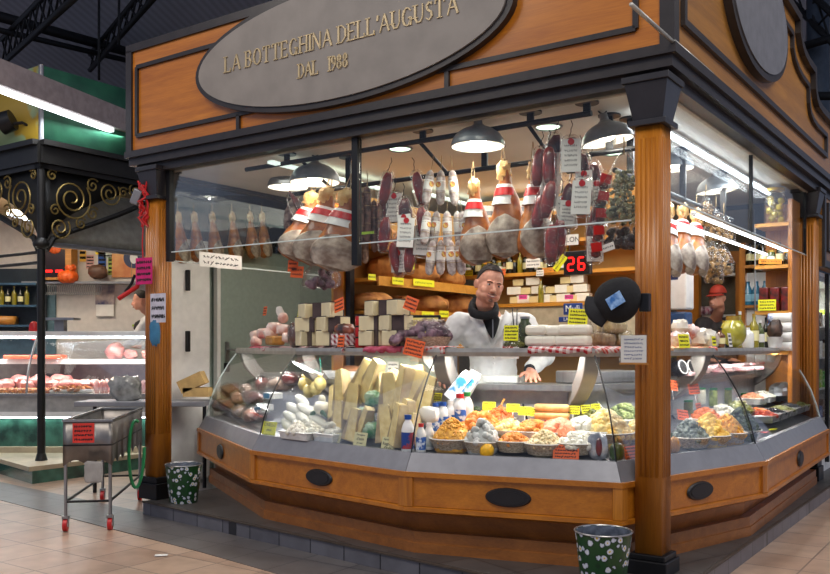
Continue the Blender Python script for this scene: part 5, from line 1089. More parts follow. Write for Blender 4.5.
stag(265,311,.115,.085,M_ORANGE,'orange card standing on the left pork pile',.46); stag(299,313,.07,.065,M_YELLOW,'small yellow card above the dark salami end',.5); stag(339,305,.115,.105,M_ORANGE,'tilted orange card on top of the first cheese stack',.46,tilt=-14)
stag(341,341,.075,.09,M_ORANGE,'orange card in front of the checked gift box',.395); stag(411,304,.13,.10,M_ORANGE,'tilted orange card on top of the second cheese stack',.46,tilt=18); stag(414,348,.19,.12,M_ORANGE,'large orange card hanging over the shelf edge by the garlic',.375,4,tilt=10)
stag(578,317,.13,.11,M_YELLOW,'yellow card with four lines above the mozzarella',.48,4,tilt=4)
# garlic basket
p, an = top(428,.56,.0); t = thing('garlic_basket', 'basket of purple garlic in clear bags beside the man', 'basket', p, an)
MB().lathe([(.13,.0),(.17,.06),(.18,.08),(.165,.075),(.12,.01)], n=24).build('wicker_body', M_WICK, t); m = MB(); heap(m, .17, 40, .036, .10, 6, z0=.07); o = m.build('garlic_heads', MC['purple_garlic'], t); o['kind'] = 'stuff'; MB().blob((0,0,.11),(.17,.13,.10),.35,3.5,22).build('film', M_FILM, t)
p, an = top(405,.44,.02); t = thing('garlic_net', 'purple garlic bag lying left of the garlic basket', 'bag', p, an); m = MB(); heap(m, .10, 18, .034, .05, 8, z0=.03); o = m.build('garlic_heads', MC['purple_garlic'], t); o['kind'] = 'stuff'
# olive jars in front of the man
p, an = top(515,.50,.0); t = thing('olive_jar', 'large clear jar of green olives with a yellow card by the man', 'jar', p, an)
MB().lathe([(.075,0),(.085,.01),(.085,.12),(.07,.15),(.07,.165)], n=24).build('glass_body', M_FILM, t); m = MB(); heap(m, .070, 90, .014, .05, 2, z0=.02); [m.blob((.05*math.cos(i), .05*math.sin(i), .02+.008*(i % 6)), .015) for i in range(24)]; o = m.build('olives', F['olg'], t); o['kind'] = 'stuff'
MB().tube([(0,0,.05),(-.02,0,.28)], .004, 5).tube([(.01,0,.05),(.015,0,.27)], .004, 5).build('skewers', M_BLACK, t)
stag(511,333,.10,.105,M_YELLOW,'yellow card reading olive on the olive jar',.415,4)
p, an = top(525,.52,.0); t = thing('caper_jar', 'tall slim jar of dark green capers right of the olive jar', 'jar', p, an); MB().lathe([(.04,0),(.045,.01),(.045,.16),(.03,.18),(.03,.2)], n=18).build('body', F['grn'], t); MB().cyl((0,0,.2),(0,0,.215),.034).build('lid', M_STEEL, t)
# mozzarella blocks
for i, (px, up, rzz, w_) in enumerate(((536,.012,5,.15),(550,.012,-4,.12),(566,.012,6,.16),(580,.012,-8,.15),(538,.085,-6,.16),(556,.08,0,.13),(570,.085,10,.18),(582,.085,-4,.13))):
    p, an = top(px, .50, up); t = thing('cheese_block', 'soft white cheese block on the red checked cloth, %s row, place %s' % ('bottom' if i < 4 else 'top', ('one','two','three','four')[i % 4]), 'cheese', p, an+R(rzz)); MB().box((0,0,.036),(w_*.95,.13,.07)).build('curd', M_CHW, t, bevel=.022)
for i, (px, up, w_) in enumerate(((603,.012,.14),(620,.012,.13),(612,.10,.20),(605,.19,.17))):
    p, an = top(px, .52, up); t = thing('wrapped_loaf', ('lower left','lower right','middle','top')[i]+' brown wrapped loaf in the pile beside the front pillar', 'bread', p, an); MB().box((0,0,.045),(w_,.13,.088)).build('crumb', (food('loaf_brown','B89A6A','8A6A40'), food('loaf_pale','C8B888','A08E5A'), food('loaf_cream','DDCB9A','BFA468'), food('loaf_crust','CFA66A','A6743A'))[i], t, bevel=.03); MB().blob((0,0,.05),(w_*.56,.075,.055),.3,4,16,sup=.6,seed=i).build('plastic_wrap', M_FILM, t)
p, an = top(597,.52,.15); tag(MB().blob((0,0,0),(.04,.05,.13),.35,3,14,rot=(0,R(-15),0)).build('crumpled_film', M_FILM, loc=p), 'crumpled clear film beside the wrapped loaves', 'wrap')
# right shelf beyond the pillar
for i, (px, d, c, s, up) in enumerate(((676,.5,0,1.1,.03),(684,.47,1,1.0,.03),(690,.55,0,1.0,.10),(696,.52,2,1.2,.06),(703,.5,2,1.1,.06),(712,.55,1,.9,.04),(680,.56,2,.9,.14))):
    p, an = top(px, d, up); t = thing('wrapped_snack', 'shiny wrapped piece on the right shelf, %s from the pillar' % ('first','second','fourth','fifth','sixth','seventh','third')[i], 'packet', p, an+R(30*i)); MB().blob((0,0,.02),(.085*s,.05,.06*s),.35,3,14,sup=.85,seed=i+4).build('wrap', (mat('red_speck_wrap','C86A5A',.25,c2='E8D8D0',scale=14,coat=.6), mat('brown_speck_wrap','8A6A50',.25,c2='E0D8CC',scale=12,coat=.6), mat('cream_wrap','DCCDB0',.25,c2='F4EEE0',scale=9,coat=.6))[c], t)
cloth('red speckled cloth strip along the front of the right shelf', 666, 716, .41, mat('red_speck_cloth','C84A3A',.7,c2='E8D8A8',scale=30), .2, .04)
stag(684,341,.13,.10,M_YELLOW,'yellow card with three lines on the right shelf edge by the pillar',.39,3); stag(714,341,.05,.07,M_YELLOW,'narrow yellow card on the right shelf edge',.39,2); stag(730,340,.10,.11,M_PAPER,'white card standing before the big oil jar',.40,3)
p, an = top(733,.55); t = thing('oil_jar', 'big round jar of golden oil and peppers on the right shelf', 'jar', p, an); MB().blob((0,0,.13),(.115,.115,.13),.02,2,22).build('body', food('golden_oil','B8AE3A','8A8420',5,.12,.8), t); MB().cyl((0,0,.24),(0,0,.28),.06,n=20).build('lid', M_GOLDL, t)
k_ = 0
for px, d, h, r, cm, lm, lb in ((724,.62,.24,.04,M_DKGL,M_GOLDL,'dark bottle left of the big oil jar'),(740,.62,.34,.035,M_OIL,M_WHITE,'tall clear oil bottle behind the big oil jar'),(748,.48,.20,.05,M_WHITE,M_GOLDL,'squat white labelled jar right of the oil jar'),(754,.52,.32,.045,M_OIL,M_GOLDL,'golden bottle with pale cap on the right shelf'),(760,.50,.26,.04,M_OLIVE,M_WHITE,'olive bottle with white cap'),(766,.52,.30,.033,M_DKGL,M_BLACK,'dark slim bottle, first of the dark pair'),(772,.55,.33,.035,M_DKGL,M_BLACK,'taller dark slim bottle near the shelf end'),(720,.50,.16,.04,M_AMBER,M_BLACK,'small amber jar on the right shelf')):
    p, an = top(px, d); b_ = bottle(lb, h, r, cm, lm, M_PAPER if k_ % 2 == 0 else M_CREAMCARD); b_.location = p; k_ += 1
p, an = top(775,.42); t = thing('white_pot', 'white ribbed pot holding a wrapped dark dried bunch at the right shelf end', 'pot', p, an); MB().lathe([(.06,0),(.075,.10),(.08,.105),(.07,.1),(.05,.01)], n=20).build('pot_body', M_TRAYW, t); MB().blob((0,0,.17),(.07,.07,.10),.4,3,16).build('dried_bunch', mat('dried_figs','5A4232',.5,c2='241810',scale=16), t)
for i, px in enumerate((765,773,781)):
    p, an = deck(px,.9,.0); p.z=1.38; tag(MB().lathe([(.03,0),(.045,.06),(.045,.065)], n=16).build('paper_cup', M_PAPER, loc=p), ('left','middle','right')[i]+' white cup under the right end of the shelf', 'cup')
# ================================================================== PEOPLE
def cap_chain(mb, pts, n=14):
    for (p, r0), (q, r1) in zip(pts[:-1], pts[1:]):
        mb.cyl(p, q, r0, r1, n)
    for p, r in pts: mb.blob(p, r, seg=n)
def remesh(o, v, sm=3):
    q = o.modifiers.new('remesh', 'REMESH'); q.mode = 'VOXEL'; q.voxel_size = v; q.use_smooth_shade = True
    q = o.modifiers.new('smooth', 'SMOOTH'); q.iterations = sm; q.factor = .5
M_SKIN = mat('skin', 'E0A488', .5, c2='CE8E74', scale=6, var=.05, sss=.12); M_HAIR = mat('dark_hair', '2A221E', .7, scale=60, bump=.3)
M_COAT = mat('white_coat', 'E2E2E0', .75, var=.06, scale=5, bump=.25); M_HOOD = mat('black_fleece', '18181B', .9, bump=.2, scale=40)
def hand(mb, w_, d, side, s=1, curl=.3, spread=.16, n=Vector((0,0,-1))):
    """w_: wrist, d: direction of the fingers, n: palm normal, side: thumb side"""
    d = Vector(d).normalized(); n = (n-d*n.dot(d)).normalized(); t = d.cross(n)*side; w_ = Vector(w_)
    mb.blob(w_+d*.045*s, (.03*s,)*3); 
    for k in range(4):
        o_ = (k-1.5)*.021*s; base = w_+d*.075*s+t*(-o_); cap_chain(mb, [(w_+d*.02*s+t*(-o_*.6), .019*s), (base, .0145*s)], 8)
        ln = (.070,.082,.078,.060)[k]*s; dd = (d+t*(-o_)*spread*40).normalized()
        a = base+dd*ln*.45; b = a+(dd+n*curl*.6).normalized()*ln*.32; c = b+(dd+n*curl*1.3).normalized()*ln*.25
        cap_chain(mb, [(base, .0115*s), (a, .0105*s), (b, .0095*s), (c, .008*s)], 8)
    b0 = w_+d*.02*s+t*.025*s; b1 = b0+(d*.5+t*.8).normalized()*.045*s; b2_ = b1+(d*.85+t*.35).normalized()*.035*s
    cap_chain(mb, [(b0, .017*s), (b1, .013*s), (b2_, .010*s)], 8)
def face_parts(hd, s, t, smile=True, beard=True, hair=True, M_H=None):
    """hd: head matrix. features as children of t"""
    m = MB(hd)
    if hair:
        def f(u, v):
            th = u*math.pi*.54; ph = v*2*math.pi; c = math.sin(ph)   # c=-1 front
            th2 = th*(1.0 if c > -.1 else 1.0-.46*min(1, (-c-.1)/.6)) if True else th
            x, y, z = math.sin(th2)*math.cos(ph), math.sin(th2)*math.sin(ph), math.cos(th2)
            r = 1.012+.02*noise.noise(Vector((x*9, y*9, z*9)))
            return (x*.079*r*s, (.012+y*.099*r)*s, (.056+z*(.100)*r+.006*max(0,z))*s)
        MB(hd).grid(f, 14, 28).build('hair', M_H or M_HAIR, t, world=True, weld=True, solid=.003*s)
    e = MB(hd); d = MB(hd); b = MB(hd)
    for sx in (-1, 1):
        e.blob((sx*.030*s, -.0865*s, .022*s), (.0125*s,.008*s,.0062*s)); d.blob((sx*.030*s, -.0925*s, .022*s), (.0055*s,.004*s,.0055*s))
        b.tube([(sx*.014*s,-.099*s,.038*s),(sx*.030*s,-.098*s,.044*s),(sx*.046*s,-.087*s,.038*s)], .0034*s, 6)
    e.build('eyes', mat('eye_white','D8CFC8',.3), t, world=True); d.build('irises', mat('iris','2A1A12',.2), t, world=True); b.build('eyebrows', M_HAIR, t, world=True)
    MB(hd).tube([(-.026*s,-.089*s,-.047*s),(-.014*s,-.1015*s,-.054*s),(0,-.105*s,-.056*s),(.014*s,-.1015*s,-.054*s),(.026*s,-.089*s,-.045*s)], [.003*s,.0055*s,.006*s,.0055*s,.003*s], 8).build('lips', mat('lips','B0665A',.5), t, world=True)
    if smile: MB(hd).tube([(-.018*s,-.0985*s,-.049*s),(0,-.106*s,-.0515*s),(.018*s,-.0985*s,-.048*s)], .0032*s, 6).build('teeth', M_WHITE, t, world=True)
    if beard: 
        MB(hd).tube([(-.026*s,-.096*s,-.036*s),(-.010*s,-.1075*s,-.037*s),(.010*s,-.1075*s,-.037*s),(.026*s,-.096*s,-.036*s)], .0032*s, 6).blob((0,-.088*s,-.080*s), (.014*s,.012*s,.010*s)).build('goatee', mat('short_beard','5E4438',.8,c2='8A6656',scale=90), t, world=True)
def head_shape(m0, hd, s):
    m = MB(hd); B_ = lambda c, r, rot=None: m.blob([q*s for q in c], [q*s for q in r], seg=20, rot=rot)
    B_((0,.012,.055), (.079,.099,.096)); B_((0,-.020,.0), (.070,.076,.086)); B_((0,-.030,-.052), (.060,.060,.046)); B_((0,-.062,-.078), (.026,.026,.020)); B_((0,-.05,.01),(.060,.050,.05))
    for sx in (-1, 1):
        B_((sx*.036,-.056,-.014), (.030,.034,.034)); B_((sx*.030,-.085,.040), (.022,.012,.009)); B_((sx*.082,.012,.012), (.010,.022,.032), (0,R(10*sx),R(-20*sx))); B_((sx*.012,-.104,-.018), (.008,.010,.008)); B_((sx*.046,-.010,-.045), (.028,.055,.036)); B_((sx*.034,-.055,-.050), (.026,.034,.028))
    B_((0,-.085,.040), (.014,.013,.012)); B_((0,-.096,-.044), (.026,.010,.012)); B_((0,-.095,-.058), (.020,.010,.008))
    mm = MB(hd); cap_chain(mm, [(Vector((0,-.090,.030))*s, .009*s), (Vector((0,-.112,-.002))*s, .011*s), (Vector((0,-.118,-.014))*s, .0135*s)], 10)
    m0.v += []; k = len(m0.v)
    for q in (m, mm):
        k = len(m0.v); m0.v += q.v; m0.f += [tuple(i+k for i in f) for f in q.f]; m0.fm += [0]*len(q.f)
def person(label, root, hd, s, sh, el, wr, hdir, hn, vox, waist, hipz, feet, coat, extras=True, curl=.3, beard=True, cuffs=True, hair=True):
    """sh/el/wr: (image left, image right) joints in world space"""
    t = thing('person', label, 'person', root)
    H = hd.to_translation(); nb = (sh[0]+sh[1])/2+Vector((0,0,.05*s)); b = MB(); head_shape(b, hd, s)
    cap_chain(b, [(hd @ Vector((0,.02*s,-.03*s)), .056*s), (hd @ Vector((0,.03*s,-.10*s)), .056*s), (nb, .066*s)])
    cap_chain(b, [(nb+Vector((0,.03,-.14)), .12*s), (waist, .12*s), (Vector((waist.x, waist.y, hipz)), .13*s)])
    for k in (0, 1):
        cap_chain(b, [(nb+Vector((0,0,-.06)), .07*s), (sh[k], .065*s), (el[k], .046*s), (wr[k], .030*s), (wr[k]+Vector(hdir[k]).normalized()*.03*s, .028*s)]); hand(b, wr[k]+Vector(hdir[k]).normalized()*.03*s, hdir[k], 1 if k == 0 else -1, s, curl, n=Vector(hn[k]))
        cap_chain(b, [(Vector((waist.x, waist.y, hipz)), .12*s), (Vector((feet[k].x, feet[k].y, (hipz+feet[k].z)/2)), .07*s), (feet[k]+Vector((0,0,.08)), .045*s)])
    remesh(b.build('body', M_SKIN, t, world=True), vox, 4)
    face_parts(hd, s, t, beard=beard, hair=hair)
    c = MB(); cap_chain(c, [(nb+Vector((0,.02,-.16)), .165*s), (waist+Vector((0,0,.02)), .160*s), (Vector((waist.x, waist.y, hipz)), .185*s), (Vector((waist.x, waist.y, hipz-.15)), .19*s)])
    c.blob(nb+Vector((0,.02,-.13)), (.23*s,.135*s,.15*s), seg=20)
    for k in (0, 1): cap_chain(c, [(nb+Vector((0,.02,-.09)), .10*s), (sh[k], .090*s), (sh[k].lerp(el[k], .5), .078*s), (el[k], .068*s), (wr[k].lerp(el[k], .12), .048*s)])
    cc = c.build('coat', coat, t, world=True); remesh(cc, vox*1.6, 5)
    tx = bpy.data.textures.new('fold', 'CLOUDS'); tx.noise_scale = .10; q = cc.modifiers.new('folds', 'DISPLACE'); q.texture = tx; q.strength = .028; q.mid_level = .5
    l = MB()
    for k in (0, 1): cap_chain(l, [(Vector((waist.x, waist.y, hipz-.05)), .13*s), (Vector((feet[k].x, feet[k].y, (hipz+feet[k].z)/2)), .085*s), (feet[k]+Vector((0,0,.10)), .062*s)])
    remesh(l.build('trousers', M_HOOD, t, world=True), .02)
    for k in (0, 1): MB().blob(feet[k]+Vector((0,-.05,.045)), (.05,.13,.045), sup=.8).build('shoe', M_BLACK, t, world=True)
    return t, nb
def hm_(loc, yaw, pitch=0, roll=0): return Matrix.Translation(loc) @ Euler((0,0,yaw)).to_matrix().to_4x4() @ Euler((pitch, roll, 0)).to_matrix().to_4x4()
# shop assistant leaning on the worktop, smiling
hd = hm_((.535,6.36,1.925), R(14), R(6), R(11)) @ Matrix.Diagonal((1.07,1.02,.97,1)); s = 1.12
sh = [Vector((.335,6.60,1.665)), Vector((.815,6.56,1.665))]; el = [Vector((.13,6.58,1.42)), Vector((.97,6.56,1.43))]; wr = [Vector((.17,6.40,1.335)), Vector((.845,6.42,1.335))]
t, nb = person('smiling man in a white coat over a black hoodie leaning on the counter', (.58,6.66,KZ), hd, s, sh, el, wr, [(.1,-.25,-.2), (-.02,-.9,-.36)], [(0,-.2,-1), (0,-.36,-.93)], .0052, Vector((.60,6.66,1.25)), 1.0, [Vector((.45,6.7,KZ)), Vector((.75,6.72,KZ))], M_COAT, curl=.15)
ctr = hd @ Vector((0,.03*s,-.115*s))
def hoodf(u, v):
    a = u*2*math.pi; b = v*2*math.pi; r = .080+.022*math.cos(b); back = .5+.5*math.sin(a)
    return ctr+Vector((math.cos(a)*r*1.12, .02+math.sin(a)*(r+.012), -.045+.030*math.sin(b)*(1+1.2*back)+.06*back-.035*(1-back)))
MB().grid(hoodf, 28, 12).build('hood', M_HOOD, t, world=True, weld=True)
c0 = Vector((nb.x-.01, nb.y-.145, nb.z-.0))
MB().add([c0+Vector((-.095,.03,.02)), c0+Vector((.085,.03,.03)), c0+Vector((.05,-.035,-.06)), c0+Vector((.012,-.055,-.17)), c0+Vector((-.012,-.055,-.17)), c0+Vector((-.06,-.035,-.07))], [(0,1,2,5),(5,2,3,4)]).build('hoodie_front', M_HOOD, t, world=True, solid=.02, sub=1)
MB().cyl(c0+Vector((0,-.05,-.02)), c0+Vector((0,-.071,-.165)), .004).build('zip', M_STEEL, t, world=True)
for sx in (-1, 1):
    MB().add([c0+Vector((sx*.10,.02,.05)), c0+Vector((sx*.155,.04,-.0)), c0+Vector((sx*.12,-.035,-.09)), c0+Vector((sx*.018,-.066,-.20)), c0+Vector((sx*.055,-.05,-.07))], [(0,1,2,4),(4,2,3)]).build('lapel', M_COAT, t, world=True, solid=.008)
MB().box(c0+Vector((.12,-.088,-.24)), (.13,.006,.13), (R(-4),0,0)).build('chest_pocket', M_COAT, t, world=True, smooth=False)
MB(Matrix.Translation(c0+Vector((.11,-.098,-.215))) @ Matrix.Rotation(R(-12),4,'Y') @ XZ).prism(oval(24,.045,.022), 0, .004).build('red_badge', M_RED, t, world=True)
for z in (.30,.34): MB().blob(c0+Vector((.008,-.075,-z)), .007).build('button', M_WHITE, t, world=True)
# striped knitted cuff
d_ = (wr[1]-el[1]).normalized()
for k, (a_, b_, r_, mm) in enumerate(((.0,.022,.047,M_HOOD),(.022,.031,.0475,M_WHITE),(.031,.042,.047,M_HOOD),(.042,.050,.0465,M_WHITE),(.050,.075,.045,M_HOOD))):
    q0 = wr[1]-d_*.055; MB().cyl(q0+d_*a_, q0+d_*b_, r_*s*.93, r_*s*.92, 20).build('cuff', mm, t, world=True)
# apron
MB().prism([(-.20,-.205),(.20,-.205),(.24,-.10),(-.24,-.10)], -.5, .0).build('apron', mat('translucent_white_apron','CFCFC6',.6,bump=.4,scale=10,var=.1), t, loc=(.02,.0,1.17), bevel=.02)
# woman with a red cap, far right behind the stall
hd2 = hm_((3.36,9.75,2.02), R(-55), R(4)); 
t2, nb2 = person('person with a red cap standing in the rear opening at right', (3.40,9.9,.05), hd2, 1.0, [Vector((3.25,9.92,1.76)), Vector((3.56,9.98,1.76))], [Vector((3.2,9.8,1.5)), Vector((3.6,9.9,1.5))], [Vector((3.25,9.65,1.35)), Vector((3.5,9.7,1.35))], [(0,-1,0), (0,-1,0)], [(0,0,-1)]*2, .011, Vector((3.4,9.95,1.3)), 1.0, [Vector((3.3,9.95,.05)), Vector((3.5,9.95,.05))], mat('dark_grey_top','3A3434',.8), beard=False)
M_REDC = mat('red_cap_cloth','C8402A',.7)
def cap_(hd, s, t, mm):
    def f(u, v): th = u*math.pi*.46; ph = v*2*math.pi; return (math.sin(th)*math.cos(ph)*.087*s, (.012+math.sin(th)*math.sin(ph)*.108*s), (.062+math.cos(th)*.112)*s)
    MB(hd).grid(f, 10, 24).build('cap_crown', mm, t, world=True, weld=True, solid=.004)
    def g(u, v): a = math.pi+v*math.pi; r = .10+.075*u; return (math.cos(a)*(.082+.0*u)*s, (.0+math.sin(a)*r)*s, (.066-.018*u)*s)
    MB(hd).grid(g, 5, 14).build('cap_peak', mm, t, world=True, solid=.006)
cap_(hd2, 1.0, t2, M_REDC)
# butcher at the neighbouring stall, seen in profile
hd3 = hm_((-3.86,12.35,2.13), R(-72), R(8)); 
t3, nb3 = person('butcher in profile with short hair behind the meat counter at left', (-3.7,12.45,.1), hd3, 1.05, [Vector((-3.72,12.2,1.84)), Vector((-3.60,12.7,1.84))], [Vector((-3.85,12.1,1.6)), Vector((-3.7,12.8,1.6))], [Vector((-4.05,12.15,1.5)), Vector((-3.95,12.7,1.5))], [(-1,0,0), (-1,0,0)], [(0,0,-1)]*2, .012, Vector((-3.62,12.45,1.4)), 1.05, [Vector((-3.75,12.3,.1)), Vector((-3.6,12.6,.1))], mat('white_collar_coat','D8D6D4',.8), beard=False)
MB().blob((-3.75,12.38,1.78),(.2,.26,.12),sup=.9).build('dark_vest', M_HOOD, t3, world=True); MB().box((-3.93,12.28,1.80),(.02,.10,.03)).build('lime_stripe', mat('lime_band','A6C83A',.5), t3, world=True)
# ================================================================== ON THE PILLARS
PR = SL(0,-.083-.02,0)
cp = thing('baseball_cap', 'black baseball cap with blue patch clipped to the front right pillar', 'cap', B_at(SL(-.13,-.22),303), ANG+R(0))
def capf(u, v): th = u*math.pi*.5; ph = v*2*math.pi; k = 1+.03*math.sin(ph*3); return (math.sin(th)*math.cos(ph)*.145*k, -math.cos(th)*.105, math.sin(th)*math.sin(ph)*.135*k+.02)
MB().grid(capf, 12, 28).build('crown', M_HOOD, cp, weld=True, solid=.006, rot=(0,R(-18),0))
def peakf(u, v): a = R(168)+v*R(75); r = .10+.085*u; return (math.cos(a)*r-.01*u, -.02-.04*math.sin(v*math.pi)-.02*u, math.sin(a)*r*.95+.01)
MB().grid(peakf, 5, 14).build('peak', mat('cap_peak_cloth','202024',.8), cp, solid=.008)
MB().box((.02,-.108,.01),(.10,.008,.075),(0,R(-30),0)).build('blue_patch', mat('blue_patch','2E6AB0',.5,c2='9CC0E8',scale=30), cp, smooth=False)
MB().box((.15,.03,.0),(.06,.05,.11)).build('clip', M_BLACK, cp, smooth=False, bevel=.006)
ab = thing('leaflet_box', 'clear box holding white leaflets hung on the front right pillar below the cap', 'box', B_at(SL(-.06,-.16),349), ANG+R(12))
MB().box((0,0,0),(.17,.06,.18)).build('acrylic_case', M_GLASS, ab, smooth=False); MB().box((0,-.012,0),(.15,.012,.165)).build('leaflet', M_PAPER, ab, smooth=False); m = MB(Matrix.Translation((0,-.0195,0))); scribble(m,.13,.15,6,0,3,.0022); m.build('print', mat('blue_ink','4A5A9A',.6), ab, smooth=False)
MB().box((0,-.0,-.088),(.165,.05,.012)).build('wooden_base', M_WOODS, ab, smooth=False)
PL = SL(-4.66,-.11,0)
mg = card('hanging_note', 'magenta card with black handwriting hanging on the left pillar', 'note', B_at(SB(144,-.16),271), .21, .24, ANG+R(5), mat('magenta_card','D0186E',.5), 4)
wn = card('hanging_note', 'white poster sheet with small print pinned to the left pillar', 'note', B_at(SB(158,-.13),308), .21, .26, ANG, mat('lilac_paper','D4D0DC',.6), 3)
tag(MB().blob((0,0,0),(.05,.02,.11),.3,3,12,sup=.8).build('blue_glove', mat('blue_glove','3E7AA0',.4), loc=B_at(SB(155,-.13),333)), 'blue cloth hanging under the white sheet on the left pillar', 'cloth')
rb_ = thing('red_ribbon', 'tangled red ribbon hanging down the upper left pillar', 'ribbon', B_at(SL(-4.72,-.12),200)); rd = random.Random(4)
m = MB()
for k in range(6): m.tube([(rd.uniform(-.05,.05), rd.uniform(-.02,.02), .16-.055*i+rd.uniform(-.02,.02)) for i in range(8)], .010, 6)
m.tube([(-.0,0,-.2),(-.01,0,-.4),(.0,0,-.62)], .006, 6); m.build('ribbon_loops', M_RED, rb_)
tag(MB().box((0,0,0),(.08,.07,.14),(R(10),R(25),0)).build('small_speaker', M_GREY, loc=B_at(SL(-4.80,-.13),197), bevel=.01), 'small pale grey box fixed beside the red ribbon', 'box')
sc_ = thing('tape_dispenser', 'shiny red and black handled tool hanging beside the magenta card', 'tool', B_at(SL(-4.85,-.15),290)); MB().tube([(-.12,0,-.08),(-.03,0,-.02),(.05,0,.03),(.07,0,.10)], .022, 8).build('red_handle', M_RED, sc_); MB().tube([(-.06,.0,-.02),(.0,0,.06),(.03,0,.14)], .014, 8).build('black_arm', M_BLACK, sc_); MB().tube([(0,0,.1),(0,0,.25)], .003, 5).build('cord', M_ROPE, sc_)
pn = card('notice', 'white handwritten paper strip on the lower edge of the left pane', 'notice', B_at(SAP(221,-4.60),261), .55, .14, ANG+R(90), M_PAPER, 2)
# ================================================================== BUCKETS, PAPERS, TROLLEY
def flowers(name):
    if name in MC: return MC[name]
    m, N, L, B = nt(name); v = coords(N, L, (1,1,1)); a = N.new('ShaderNodeTexVoronoi'); a.inputs['Scale'].default_value = 24; L.new(v, a.inputs['Vector'])
    g = N.new('ShaderNodeTexNoise'); g.inputs['Scale'].default_value = 60; L.new(v, g.inputs['Vector'])
    ad = N.new('ShaderNodeMath'); ad.operation = 'ADD'; L.new(a.outputs['Distance'], ad.inputs[0])
    ml = N.new('ShaderNodeMath'); ml.operation = 'MULTIPLY'; ml.inputs[1].default_value = .35; L.new(g.outputs['Fac'], ml.inputs[0]); L.new(ml.outputs[0], ad.inputs[1])
    r = N.new('ShaderNodeValToRGB'); e = r.color_ramp.elements; e[0].position = .33; e[0].color = (.65,.45,.05,1); e[1].position = .38; e[1].color = (.72,.74,.78,1); q = e.new(.57); q.color = (.5,.55,.66,1); q = e.new(.60); q.color = (.008,.03,.012,1); q = e.new(.8); q.color = (.01,.06,.015,1)
    L.new(ad.outputs[0], r.inputs[0]); L.new(r.outputs[0], B.inputs['Base Color']); B.inputs['Roughness'].default_value = .3; MC[name] = m; return m
def bucket(lb, p):
    t = thing('flowered_bucket', lb, 'bucket', p); MB().lathe([(.118,0),(.122,.01),(.160,.335),(.157,.335),(.119,.012),(.0001,.012)], n=40).build('bucket_body', flowers('white_flowers_on_green'), t)
    MB().tube([(.162*math.cos(i*math.pi/20), .162*math.sin(i*math.pi/20), .336) for i in range(40)], .005, 6, True).build('rim', M_STEEL, t); MB().lathe([(.155,.333),(.120,.014),(.0001,.014)], n=40, cap=False).build('zinc_inside', mat('zinc','8A909C',.35,.6,c2='5E6470',scale=18), t)
bucket('green bucket with white flowers on the platform beside the left pillar', (-2.06,7.82,KZ)); bucket('green bucket with white flowers on the platform beside the front right pillar', (1.07,4.99,KZ))
p = PX(162,556,6.3); tag(MB().box((0,0,.003),(.09,.05,.003)).build('paper_scrap', M_PAPER, loc=(-1.82,6.30,.004), rot=(0,0,R(10))), 'small white paper scrap lying on the floor tiles', 'paper')
for px, y, lb in ((792,500,'beige folded cloth on the platform under the right counter end'),(803,493,'white folded cloth on the platform under the right counter end')):
    Y = (1.5-KZ)*878/(y-347); tag(MB().box((0,0,.015),(.28,.20,.03)).build('folded_cloth', mat('beige_cloth','B8A888',.8) if px < 800 else M_PAPER, loc=((px-415)/878*Y-.15,Y+.15,KZ), rot=(0,0,R(50)), bevel=.008), lb, 'cloth')
tr = thing('steel_trolley', 'stainless steel trolley tub on red castors with hanging red notice beside the left pillar', 'trolley', (-2.67,7.16,0), R(8))
M_TUB = mat('dull_steel', '8F8A86', .35, .7, c2='6E6A66', scale=4)
m = MB(); w_, l_ = .19, 1.45
for (a, b) in (((-w_,0),(w_,0)),((w_,0),(w_,l_)),((w_,l_),(-w_,l_)),((-w_,l_),(-w_,0))):
    a = Vector(a); b = Vector(b); d = (b-a).normalized(); nrm = Vector((-d.y,d.x)); n = int((b-a).length/.03)
    for i in range(0):
        p = a.lerp(b, i/n); q = a.lerp(b, (i+1)/n); zf = lambda k: .545+.035*abs(math.sin(k*.03*math.pi/.24)); z0, z1 = zf(i), zf(i+1)
        m.add([(p.x,p.y,z0),(q.x,q.y,z1),(q.x,q.y,.90),(p.x,p.y,.90)]+[(p.x+nrm.x*.012,p.y+nrm.y*.012,z0),(q.x+nrm.x*.012,q.y+nrm.y*.012,z1),(q.x+nrm.x*.012,q.y+nrm.y*.012,.90),(p.x+nrm.x*.012,p.y+nrm.y*.012,.90)], [(0,1,2,3),(7,6,5,4),(0,4,5,1),(3,2,6,7),(0,3,7,4),(1,5,6,2)])

crn = [Vector((-w_,0)),Vector((w_,0)),Vector((w_,l_)),Vector((-w_,l_))]; pts = []
for k in range(4):
    a, b = crn[k], crn[(k+1) % 4]; n = int(round((b-a).length/.03)); ww = 2 if n < 20 else 6
    pts += [(a.lerp(b, i/n), .53+.05*abs(math.sin(i/n*math.pi*ww))) for i in range(n)]
m.add([(p.x,p.y,z) for p, z in pts]+[(p.x,p.y,.90) for p, z in pts], [(i,(i+1) % len(pts),(i+1) % len(pts)+len(pts),i+len(pts)) for i in range(len(pts))])
m.b2((-w_+.01,.01,.66),(w_-.01,l_-.01,.67)); m.build('tub', M_TUB, tr, solid=.006)
MB().box((0,.0,.90),(.40,.02,.018)).box((0,l_,.90),(.40,.02,.018)).box((w_,l_/2,.90),(.02,l_,.018)).box((-w_,l_/2,.90),(.02,l_,.018)).build('rim', M_STEEL, tr, smooth=False); MB().box((w_+.003,l_/2,.70),(.004,l_,.012)).box((0,-.004,.70),(.38,.004,.012)).build('fold_line', M_BLACK, tr, smooth=False)
